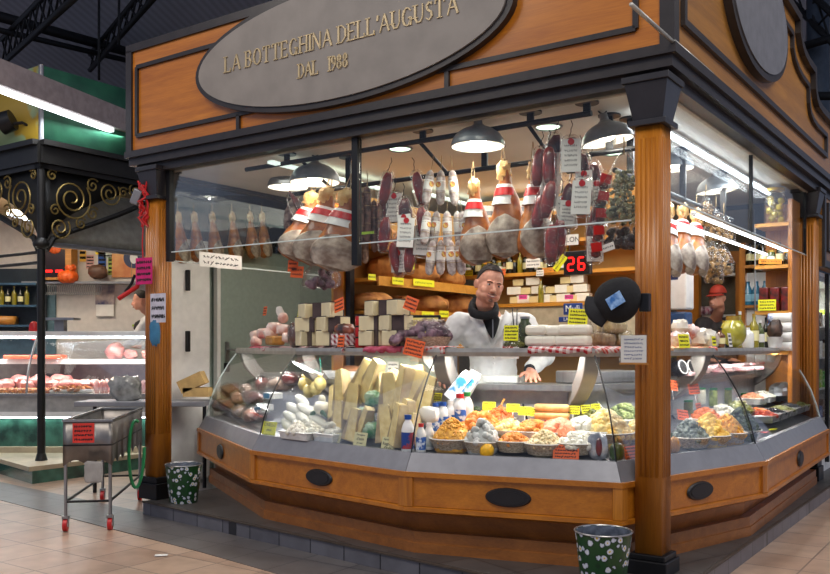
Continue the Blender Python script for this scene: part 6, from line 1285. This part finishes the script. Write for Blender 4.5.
for x in (-w_+.015, w_-.015):
    for y in (.015, l_-.015):
        MB().cyl((x,y,.12),(x,y,.62),.014).build('leg', M_STEEL, tr)
        cs = MB().box((x,y,.115),(.05,.05,.02)).box((x-.022,y,.075),(.006,.03,.08)).box((x+.022,y,.075),(.006,.03,.08)).build('castor', M_STEEL, tr, smooth=False); MB().cyl((x-.016,y,.05),(x+.016,y,.05),.05,n=24).build('red_wheel', M_RED, cs); MB().cyl((x-.02,y,.05),(x+.02,y,.05),.018,n=14).build('wheel_hub', M_WHITE, cs)
MB().cyl((-w_+.015,0.015,.24),(w_-.015,.015,.24),.010).cyl((w_-.015,.015,.24),(w_-.015,l_,.24),.012).cyl((-w_+.015,.015,.24),(-w_+.015,l_,.24),.012).cyl((-w_+.015,l_,.24),(w_-.015,l_,.24),.01).build('lower_rails', M_BLACK, tr)
card('trolley_notice', 'red notice with black handwriting taped to the front of the steel trolley', 'notice', (-2.70,7.15,.80), .17, .16, R(8), mat('red_card','E0382C',.6), 4)
tag(MB().blob((0,0,0),(.075,.010,.085),.2,3,14,sup=.4).build('white_rag', mat('grey_rag','A8A49E',.9), loc=(-2.60,7.10,.49)), 'white rag hanging below the tub of the steel trolley', 'rag')
tag(MB().tube([(-2.40+.05*math.cos(x),7.62-.10*math.sin(x*.5),.58+.29*math.sin(x)) for x in [R(70+i*15) for i in range(21)]], .014, 8).build('green_hose', mat('green_hose','1E7A46',.35)), 'green garden hose looped at the back of the steel trolley', 'hose')
tb = thing('side_worktop', 'grey work surface with a plastic bag behind the steel trolley', 'table', (-2.75,8.95,0), R(0)); MB().box((.0,0,.93),(1.3,.4,.05)).build('top', M_GREY, tb, smooth=False, bevel=.006)
for x in (-.55,.58): MB().cyl((x,.1,0),(x,.1,.91),.02).build('leg', M_BLACK, tb)
tag(MB().blob((0,0,.12),(.16,.10,.13),.3,3,16,sup=.8).build('plastic_bag', mat('grey_film_bag','A8A8A4',.2,c2='6A6A66',scale=9,coat=.5), loc=(-2.95,8.95,.955)), 'crinkled clear plastic bag on the work surface behind the trolley', 'bag')
for i, (x, z, a) in enumerate(((-2.27,1.09,-25),(-2.22,.99,0))):
    tag(MB().box((0,0,0),(.26,.2,.13 if i == 0 else .09),(0,R(a),0)).build('cardboard_box', mat('cardboard','C8A468',.8), loc=(x,8.98,z+.05), smooth=False), ('tilted open','flat')[i]+' cardboard box on the work surface right of the left pillar', 'box')
# ================================================================== NEIGHBOURING BUTCHER STALL (left)
M_STONE = mat('beige_stone', 'B4A488', .5, var=.1, scale=6); M_MARBLE = mat('green_marble', '3E6E5E', .2, c2='1C3A32', scale=5, coat=.4, detail=8)
struct(MB().prism([(-4.19,9.61),(-2.55,12.0),(-3.0,14.5),(-9,14.5),(-9,10.9),(-5.0,10.48)], 0, .14).build('trim_4', M_MARBLE, smooth=False)); struct(MB().prism([(-4.21,9.58),(-2.5,12.0),(-3.0,14.6),(-9,14.6),(-9,10.87),(-5.02,10.45)], .14, .19).build('trim_5', M_STONE, smooth=False))
YB = 10.85
mc = thing('meat_counter', 'white butcher counter with curved glass front and green marble base at left', 'counter', (-5.0,YB,.19))
def mb2(x0, x1, y0, y1, z0, z1): return MB().b2((x0+5.0,y0-YB,z0-.19),(x1+5.0,y1-YB,z1-.19))
X0, X1 = -7.5, -2.50
mb2(X0,X1-.4,YB+.10,YB+.5,.19,.62).build('marble_base', M_MARBLE, mc, smooth=False); mb2(X0,X1-.3,YB+.02,YB+.5,.14,.26).build('base_step', M_STONE, mc, smooth=False)
mb2(X0,X1,YB-.05,YB+.75,.64,.70).build('lower_band', M_WHITE, mc, smooth=False); mb2(X0,X1,YB-.02,YB+.75,.70,.90).build('front_band', mat('butcher_steel','B8B4AC',.3,.4), mc, smooth=False); mb2(X0,X1,YB-.07,YB+.0,.90,.925).build('front_rail', M_STEEL, mc, smooth=False)
mb2(X0,X1,YB,YB+.9,.90,.92).build('deck', M_TRAYW, mc, smooth=False); mb2(X0,X1,YB+.55,YB+.95,1.28,1.34).build('rear_ledge', M_WHITE, mc, smooth=False); mb2(X0,X1,YB+.9,YB+.95,.9,1.30).build('rear_wall', mat('butcher_rear','7A6E6A',.5), mc, smooth=False)
mb2(X0,X1+.1,YB+.30,YB+.55,1.64,1.70).build('top_ledge', M_WHITE, mc, smooth=False, bevel=.01)
def gl(u, v): x = X0+(X1-X0)*v+5.0; return (x, .0+.32*u**1.8, .735+.72*u)
MB().grid(gl, 8, 1).build('curved_glass', M_GLASS, mc, solid=.006)
for x in (-4.8, -3.28, -2.5): MB().tube([(x+5.0, .0+.32*(i/8)**1.8, .735+.72*i/8) for i in range(9)], .014, 6).build('glass_rib', M_STEEL, mc)
mb2(X0,X1,YB+.32,YB+.36,1.61,1.635).build('light_tube', M_TUBE, mc, smooth=False); area('butcher_light', (-5.0,YB+.38,1.60), (0,0,0), 4.6, .08, 60, (1,.95,.92))
mb2(X0,X1,YB+.08,YB+.10,.615,.635).build('lower_light_tube', M_TUBE, mc, smooth=False); area('butcher_light', (-5.0,YB+.06,.60), (0,0,0), 4.4, .05, 8, (.85,1,.95))
M_RAW = mat('raw_meat','C85A5A',.35,c2='F0C8BC',scale=9,coat=.3); M_RAWD = mat('dark_raw_meat','8E3E3E',.35,c2='C88A80',scale=6,coat=.3)
rd = random.Random(11)
def cut(lb, x, y, z, r, mm, gr, sd):
    t = MB().blob((0,0,r[2]*.8), r, .3, 2.5, 12, seed=sd).build('meat_cut', mm); t.location = (x,y,z); t.rotation_euler = (0,0,rd.uniform(0,3)); return tag(t, lb, 'meat', gr)
for i in range(44): cut('small raw pink chop standing in the dense rows on the butcher counter', -3.98+.066*(i % 21)+rd.uniform(-.02,.02), YB+.14+.17*(i//21), .922, (.045,.03,.085+.02*rd.random()), M_RAW, 'raw chops in the butcher counter rows', i)
for i in range(7): cut('large dark raw joint at the left end of the butcher counter', -5.25+.13*i, YB+.45+.1*(i % 2), .93+.05*(i % 2), (.16,.11,.09), M_RAWD, 'raw joints at the left of the butcher counter', i)
for i in range(26): cut('small yellowish meat skewer piece at the front left of the butcher counter', -5.25+.055*(i % 13), YB+.12+.12*(i//13), .922, (.05,.04,.035), mat('marinated_meat','C8843A',.4,c2='7A3A20',scale=14), 'skewer pieces at the front left', i)
for i in range(5): cut('raw rib rack on the tray left of the chops', -4.65+.13*i, YB+.48, .99, (.15,.09,.05), M_RAW, 'rib racks behind the tray', i)
t = thing('meat_tray', 'white tray of browned cutlets in the middle of the butcher counter', 'tray', (-4.35,YB+.25,.922)); MB().prism([(-.28,-.14),(.28,-.14),(.28,.14),(-.28,.14)],0,.04,[(-.31,-.16),(.31,-.16),(.31,.16),(-.31,.16)]).build('tray_body', M_TRAYW, t); m = MB(); heap(m,.22,24,.05,.02,4,(1.3,.8,.4),z0=.045); o = m.build('cutlets', MC['marinated_meat'], t); o['kind'] = 'stuff'
for i, x in enumerate((-3.95,-3.75,-3.5,-3.3)): cut('dark red roast on the butcher rear ledge, place %s from the left' % ('one','two','three','four')[i], x, YB+.72, 1.342, (.15,.12,.12) if i == 0 else (.10,.08,.07), M_RAWD, None, i)
t = thing('meat_display_board', 'orange tray edge on the rear ledge at far left', 'tray', (-4.95,YB+.6,1.34)); MB().box((0,0,.03),(.75,.2,.05)).build('tray_body', mat('orange_tray','E0583A',.5), t, smooth=False, bevel=.01)
tag(MB().blob((0,0,.12),(.06,.05,.12),.1,sup=.8).build('red_bottle', M_RED, loc=PX(34,340,YB+.43)+Vector((0,0,.0))), 'small red bottle on the butcher counter top left of the post', 'bottle')
sl = thing('counter_scale', 'grey weighing scale on the butcher counter top behind the post', 'scale', (-4.55,YB+.43,1.70)); MB().box((0,0,.16),(.42,.24,.03)).build('pan', M_STEEL, sl, smooth=False); MB().box((0,0,.07),(.12,.12,.15)).build('foot', M_GREY, sl, smooth=False)
rg = thing('cash_register', 'dark register with green digits behind the left pillar', 'register', (-3.0,YB+.46,1.70)); MB().box((0,0,.11),(.42,.25,.20)).build('case', M_BLACK, rg, smooth=False, bevel=.015); MB().box((.06,-.128,.14),(.07,.004,.05)).build('green_digits', emis('green_led','2AFF5A',2), rg, smooth=False); MB().box((-.05,0,.24),(.35,.2,.04)).build('top_panel', M_GREY, rg, smooth=False, bevel=.01)
# back wall, ceiling
YW = 13.6
struct(MB().b2((-9,YW,0),(-2.7,YW+.1,3.6)).build('wall_butcher', mat('butcher_white_wall','D8D0C8',.6,var=.05), smooth=False)); struct(MB().b2((-9,YW-.05,1.2),(-5.55,YW-.01,2.62)).build('trim_6', mat('blue_grey_panel','5E7C88',.6), smooth=False))
struct(MB().b2((-9,11.6,3.52),(-3.9,YW,3.6)).build('ceiling_butcher', mat('warm_plaster','C8AE84',.8), smooth=False)); area('butcher_ceiling_light', (-5.2,12.0,3.4), (0,0,0), 2.2, .8, 55, (1,.86,.66))
sv = thing('bottle_shelf', 'dark blue shelves with bottles on the far left back wall', 'shelf', (-6.25,YW-.25,1.2)); 
for z in (.92, .62, 1.25): MB().box((0,0,z),(1.1,.3,.03)).build('board', mat('blue_shelf','3A5A74',.5), sv, smooth=False)
MB().b2((-.6,.1,.5),(.6,.14,1.5)).build('back_board', mat('dark_back','1E2A34',.6), sv, smooth=False)
for i in range(9): o = dup(kinds[3] if i % 2 else kinds[4], (-6.65+.095*i, YW-.28, 1.84+.295), 0, 'bottle in the row on the dark blue shelf at far left', 'bottles on the dark blue shelf', 1.2)
tag(MB().box((0,0,0),(.5,.2,.13)).build('wooden_crate', M_WOODS, loc=(-6.3,YW-.3,1.90)), 'light wooden crate on the lower dark blue shelf', 'crate')
hr = thing('hook_rail', 'grey wall shelf and rail with metal hooks above the butcher', 'rail', PX(105,283,YW-.15)); MB().box((0,0,0),(2.45,.25,.035)).build('shelf_board', M_GREY, hr, smooth=False)
m = MB()
for i in range(30): x = -.85+.028*i; m.tube([(x,-.1,-.02),(x+.02,-.1,-.09),(x+.01,-.1,-.16),(x-.02,-.1,-.19),(x-.03,-.1,-.15)], .006, 5)
o = m.build('hooks', M_STEEL, hr); o['kind'] = 'stuff'
nb_ = thing('number_box', 'wooden framed number display with red dashes on the butcher shelf', 'display', PX(58,264,YW-.2)); MB().box((0,0,0),(.50,.25,.50)).build('case', M_WOODS, nb_, smooth=False); MB().box((-.02,-.127,0),(.36,.004,.42)).build('screen', mat('display_screen','200404',.3), nb_, smooth=False); MB().box((-.09,-.131,-.12),(.11,.004,.035)).box((.07,-.131,-.12),(.11,.004,.035)).build('red_dashes', MRED, nb_, smooth=False)
for i, (px, y, s) in enumerate(((57,250,.10),(68,277,.13),(70,268,.08))):
    t = thing('pumpkin', ('orange pumpkin on top of the number display','large orange pumpkin beside the number display','small orange gourd behind the large pumpkin')[i], 'pumpkin', PX(px,y,YW-.25)); m = MB(); [m.blob((s*.5*math.cos(a), s*.5*math.sin(a), 0),(s*.7,s*.7,s*.75)) for a in [k*math.pi/4 for k in range(8)]]; m.build('flesh', mat('bright_pumpkin','E8621C',.45), t); MB().cyl((0,0,s*.5),(s*.15,0,s*1.3),s*.14,s*.1).build('stem', M_WOODS, t)
tag(MB().blob((0,0,0),(.14,.1,.11),.15,sup=.8).build('brown_pot', mat('brown_pot','5A3A28',.5), loc=PX(98,272,YW-.2)), 'small brown pot on the butcher shelf below the posters', 'pot')
for i, (px, y, w_, h_, c, lb) in enumerate(((83,250,.10,.36,'E8B84A','yellow strip poster'),(90,262,.12,.22,'D8A8A0','pink leaflet'),(100,246,.14,.26,'F2D81E','bright yellow poster'),(102,262,.12,.30,'2E5AA8','dark blue poster'),(93,244,.08,.20,'C84A32','narrow red poster'),(108,250,.14,.26,'C8D0C0','pale green leaflet'),(112,266,.12,.28,'A8B858','green and white leaflet'),(118,250,.16,.20,'4A3A5A','dark violet poster'),(119,266,.14,.22,'E0703A','orange leaflet'))):
    card('wall_poster', lb+' pinned on the white wall behind the butcher', 'poster', PX(px,y,YW-.02), w_, h_, 0, mat('poster_%s' % lb.replace(' ','_'), c, .7, var=.1), 4)
pp = thing('wall_poster', 'large orange food poster with round blue emblem behind the magenta card', 'poster', PX(134,258,YW-.03)); MB().box((0,0,0),(.68,.01,.60)).build('sheet', mat('orange_picture','C87A4A',.6,c2='E8B878',scale=3), pp, smooth=False); MB(XZ).prism(oval(28,.16,.16),.006,.01).build('blue_emblem', mat('navy_plate','22305A',.4), pp); MB(XZ).prism(oval(20,.06,.09),.011,.014).build('white_figure', M_WHITE, pp)
cl_ = thing('wall_calendar', 'calendar with a dark mountain picture hanging from the hook rail', 'calendar', PX(105,300,YW-.04)); MB().box((0,0,.08),(.30,.008,.30)).build('picture', mat('calendar_picture','3A3E66',.6,c2='C8B0A0',scale=5), cl_, smooth=False); MB().box((0,0,-.16),(.27,.008,.18)).build('month_sheet', M_PAPER, cl_, smooth=False)
for px in (22, 28, 38):
    t = thing('ceiling_spotlight', 'white spotlight under the butcher ceiling, %s of three' % ('left' if px == 22 else 'middle' if px == 28 else 'right'), 'spotlight', PX(px-8,215+(px-22)*.3,12.2)); MB().cyl((0,0,0),(0,0,.16),.10,.06,18).build('head', M_WHITE, t); MB().cyl((0,0,-.004),(0,0,0),.085,n=18).build('lens', M_TUBE, t); MB().cyl((0,0,.1),(0,0,.42),.02).build('stem', M_GREY, t)
# iron canopy with scrolls
CO = Vector((-4.32,10.15,0)); dv = Vector((SA,CA,0)); du = Vector((-CA,SA,0))
M_IRON = mat('dark_iron', '23211F', .45, .4); M_BRASS = mat('dull_brass', '8A7440', .4, .6)
ps = thing('iron_post', 'slender black iron post of the neighbouring butcher stall', 'post', (*CO.xy,.19)); MB().cyl((0,0,0),(0,0,3.55),.045,n=16).build('shaft', M_IRON, ps); MB().lathe([(.045,0),(.085,.03),(.095,.06),(.085,.09),(.05,.13)], n=18, c=(0,0,2.44)).build('collar', M_IRON, ps); MB().cyl((0,0,0),(0,0,.08),.07,.05).build('foot', M_IRON, ps)
ic = thing('iron_canopy', 'black iron canopy frame with brass scroll brackets over the butcher stall', 'canopy', (*CO.xy,3.0))
def PL2(d, s, z): return CO+d*s+Vector((0,0,z))
for nm_, d, L_ in (('frieze', dv, 2.6), ('frieze', du, 3.2)):
    m = MB(); e = Vector((d.y,-d.x,0)) if d is dv else Vector((-d.y,d.x,0))
    for z0, z1, o_ in ((3.62,3.82,.08),(3.82,3.88,.14),(3.56,3.62,.05)):
        a = CO-d*.05; b = CO+d*L_; vs = [a+e*o_, b+e*o_, b-e*.06, a-e*.06]; m.add([(v.x,v.y,z0) for v in vs]+[(v.x,v.y,z1) for v in vs], [(3,2,1,0),(4,5,6,7),(0,1,5,4),(1,2,6,5),(2,3,7,6),(3,0,4,7)])
    m.build(nm_, M_IRON, ic, world=True, smooth=False)
    m = MB(); m.tube([PL2(d, .06+1.55*(math.sin(k/14*math.pi/2)**1.3 if 1 else 0), 2.72+.86*(1-math.cos(k/14*math.pi/2))**.55 if k else 2.62) for k in range(15)], .035, 6); m.build('arch_rib', M_IRON, ic, world=True)
    m = MB(); n_ = 16; vs = []; 
    for k in range(n_+1): s_ = .04+1.5*k/n_; zb = 2.66+.92*min(1, (k/n_))**.55; vs += [PL2(d, s_, zb)+(-e)*.02, PL2(d, s_, 3.6)+(-e)*.02]
    m.add(vs, [(2*k,2*k+1,2*k+3,2*k+2) for k in range(n_)]).build('spandrel', mat('iron_mesh_panel','161514',.6), ic, world=True, solid=.01)
    def spiral(c_s, c_z, r, turns, a0, dr=1):
        pts = []
        for k in range(int(turns*16)+1): t_ = k/16*2*math.pi; rr = r*(1-k/(turns*16)*.85); pts.append(PL2(d, c_s+rr*math.cos(a0+dr*t_), c_z+rr*math.sin(a0+dr*t_))+e*.03)
        return pts
    for c_s, c_z, r, tn in ((.38,3.26,.26,2.4),(.22,2.90,.14,1.9),(.90,3.40,.16,2.1),(.66,3.12,.09,1.5),(1.28,3.48,.11,1.7),(.66,3.46,.09,1.5),(.12,3.50,.07,1.4),(.50,2.98,.08,1.5),(1.10,3.44,.07,1.4),(.16,3.10,.07,1.4)):
        MB().tube(spiral(c_s, c_z, r, tn, R(40), -1 if tn > 1.7 else 1), .011, 5).build('scroll', M_BRASS, ic, world=True)
# grey curved hood
hdp = thing('curved_hood', 'dark grey curved metal hood behind the scroll bracket', 'hood', (*CO.xy,2.6))
def hf(u, v): p = CO+dv*(.1+2.3*v)+du*(.12+.55*(1-math.cos(u*math.pi/2))); return (p.x, p.y, 2.72+.78*math.sin(u*math.pi/2)-.0*v)
MB().grid(hf, 10, 6).build('hood_sheet', mat('hood_grey','A8A294',.4,.15), hdp, world=True, solid=.02)
MB().cyl(CO+dv*.1+du*.1+Vector((0,0,2.71)), CO+dv*2.4+du*.1+Vector((0,0,2.71)), .03).build('lower_bar', M_GREY, hdp, world=True)
for z in (2.60, 2.48): tag(MB().cyl(CO+Vector((0,0,z)), CO+du*3.2+Vector((0,0,z)), .02).build('iron_tie_bar', M_IRON), ('upper' if z > 2.5 else 'lower')+' black tie bar running left from the iron post', 'bar')
gp = thing('green_sign_board', 'green painted sign board above the butcher canopy', 'sign board', (*CO.xy,3.88))
a, b = CO+dv*.0, CO+dv*2.6; MB().add([(*(a).xy,3.88),(*(b).xy,3.88),(*(b).xy,4.75),(*(a).xy,4.75)], [(0,1,2,3)]).build('right_board', mat('sign_green','2A6248',.5,c2='1E4C3A',scale=4), gp, world=True, solid=.05)
a, b = CO+du*.02, CO+du*3.2; MB().add([(*(a).xy,3.88),(*(b).xy,3.88),(*(b).xy,4.75),(*(a).xy,4.75)], [(0,1,2,3)]).build('left_board', mat('sign_mural','8FA27A',.5,c2='A88A2A',scale=1.3,lo=.46,hi=.5), gp, world=True, solid=.05)
MB().cyl(CO+Vector((0,0,3.88)), CO+Vector((0,0,4.76)), .03).build('corner_bead', M_GREY, gp, world=True)
tg = thing('wall_bracket_lamp', 'black drum shaped bracket lamp on the mural board at far left', 'lamp', CO+du*.45+Vector((-.02,-.12,4.10))); MB().cyl((-.12,-.05,0),(.02,-.05,.05),.13,.12,20).build('drum', M_BLACK, tg); MB().tube([(.02,-.05,0),(.12,-.03,.02),(.20,.0,-.02),(.22,.05,.08),(.12,.06,.10)], .02, 6).build('scroll_arm', M_IRON, tg)
lu = thing('long_strip_luminaire', 'long grey strip light hanging in front of the green board', 'strip light', (-4.2,9.6,4.4))
p0 = PX(-60,66,8.45); p1 = p0+dv*4.0
p1 = PX(128,124,11.2); p1.z = p0.z
d3 = (p1-p0).normalized(); an3 = math.atan2(d3.y, d3.x); L3 = (p1-p0).length
MB(Matrix.Translation(p0) @ Matrix.Rotation(an3, 4, 'Z')).b2((0,-.10,.0),(L3,.10,.27)).build('housing', mat('luminaire_grey','A89A98',.5), lu, world=True, smooth=False)
MB(Matrix.Translation(p0) @ Matrix.Rotation(an3, 4, 'Z')).b2((0,-.05,-.045),(L3*.88,.03,-.003)).build('tube', emis('bright_tube','F4FAFF',4), lu, world=True, smooth=False)
ql = area('luminaire_light', (p0+p1)/2-Vector((0,0,.06)), (0,0,an3), L3*.9, .1, 40, (.92,.96,1))
# ================================================================== RIGHT END: panel and fridge
wp = thing('side_cabinet_panel', 'timber wall panel with dark moulding and round knob beyond the far right pillar', 'panel', SL(.0,4.79,2.35), ANG)
MB().b2((.0,0,0),(.10,1.9,.80)).build('board', MC['orange_wood_side'], wp, smooth=False); m = MB(); 
for (b0, b1, z0, z1) in ((.0,.08,.0,.8),(1.7,1.9,0,.8),(.08,1.7,.0,.07),(.22,1.5,.18,.22),(.22,1.5,.66,.70),(.22,.27,.18,.70),(1.45,1.5,.18,.70)): m.b2((.09,b0,z0),(.13,b1,z1))
m.build('moulding', M_DARKW, wp, smooth=False); MB().cyl((.10,.55,.44),(.16,.55,.44),.10,n=24).build('round_knob', M_BLACK, wp)
fr = thing('glass_door_fridge', 'lit glass door fridge full of goods at the right edge', 'fridge', SL(.0,4.82,.118), ANG)
MB().b2((-.7,0,0),(-.66,1.8,2.2)).b2((-.66,0,0),(.02,.04,2.2)).b2((-.66,1.76,0),(.02,1.8,2.2)).b2((-.66,0,0),(.02,1.8,.25)).b2((-.66,0,2.1),(.02,1.8,2.2)).build('cabinet', M_WHITE, fr, smooth=False)
for b in (0, .58, 1.16, 1.74): MB().b2((.02,b,.1),(.06,b+.05,2.2)).build('door_frame', M_BLACK, fr, smooth=False)
MB().b2((.035,.05,.2),(.042,1.74,2.15)).build('door_glass', M_GLASS, fr, smooth=False)
FZ = (.55,.9,1.25,1.6)
for z in FZ: MB().b2((-.64,.05,z),(-.02,1.75,z+.015)).build('wire_shelf', M_WHITE, fr, smooth=False)
MB().b2((-.12,.06,.4),(-.09,.08,2.05)).build('light_tube', M_TUBE, fr, smooth=False); area('fridge_light', SL(-.10,5.6,2.12), (0,R(20),ANG), .1, 1.4, 14, (.95,1,1))
cols = ['5EA83A','C8B8A0','E8E4DC','D84A3A','3A5AA0','A8C040','F2F0E8','6A4A30']
for j, z in enumerate(FZ+(.26,)):
    for i in range(9):
        h = .14+.09*((i*7+j*3) % 4)/4; tag(MB().box((0,0,h/2),(.11,.13,h)).build('fridge_carton', mat('carton_%s' % ('green','tan','white','red','blue','lime','ivory','brown')[(i*3+j) % 8], cols[(i*3+j) % 8], .4, c2='E8E4DC', scale=20, lo=.3, hi=.5), loc=SL(-.12,4.95+.185*i,.118+z+.016), rot=(0,0,ANG), bevel=.006),
            '%s packet on the %s fridge shelf at the right edge' % (('green','tan','white','red','blue','lime','ivory','brown')[(i*3+j) % 8], ('second lowest','middle','second highest','top','lowest')[j]), 'packet', '%s packets on the %s fridge shelf' % (('green','tan','white','red','blue','lime','ivory','brown')[(i*3+j) % 8], ('second lowest','middle','second highest','top','lowest')[j]))
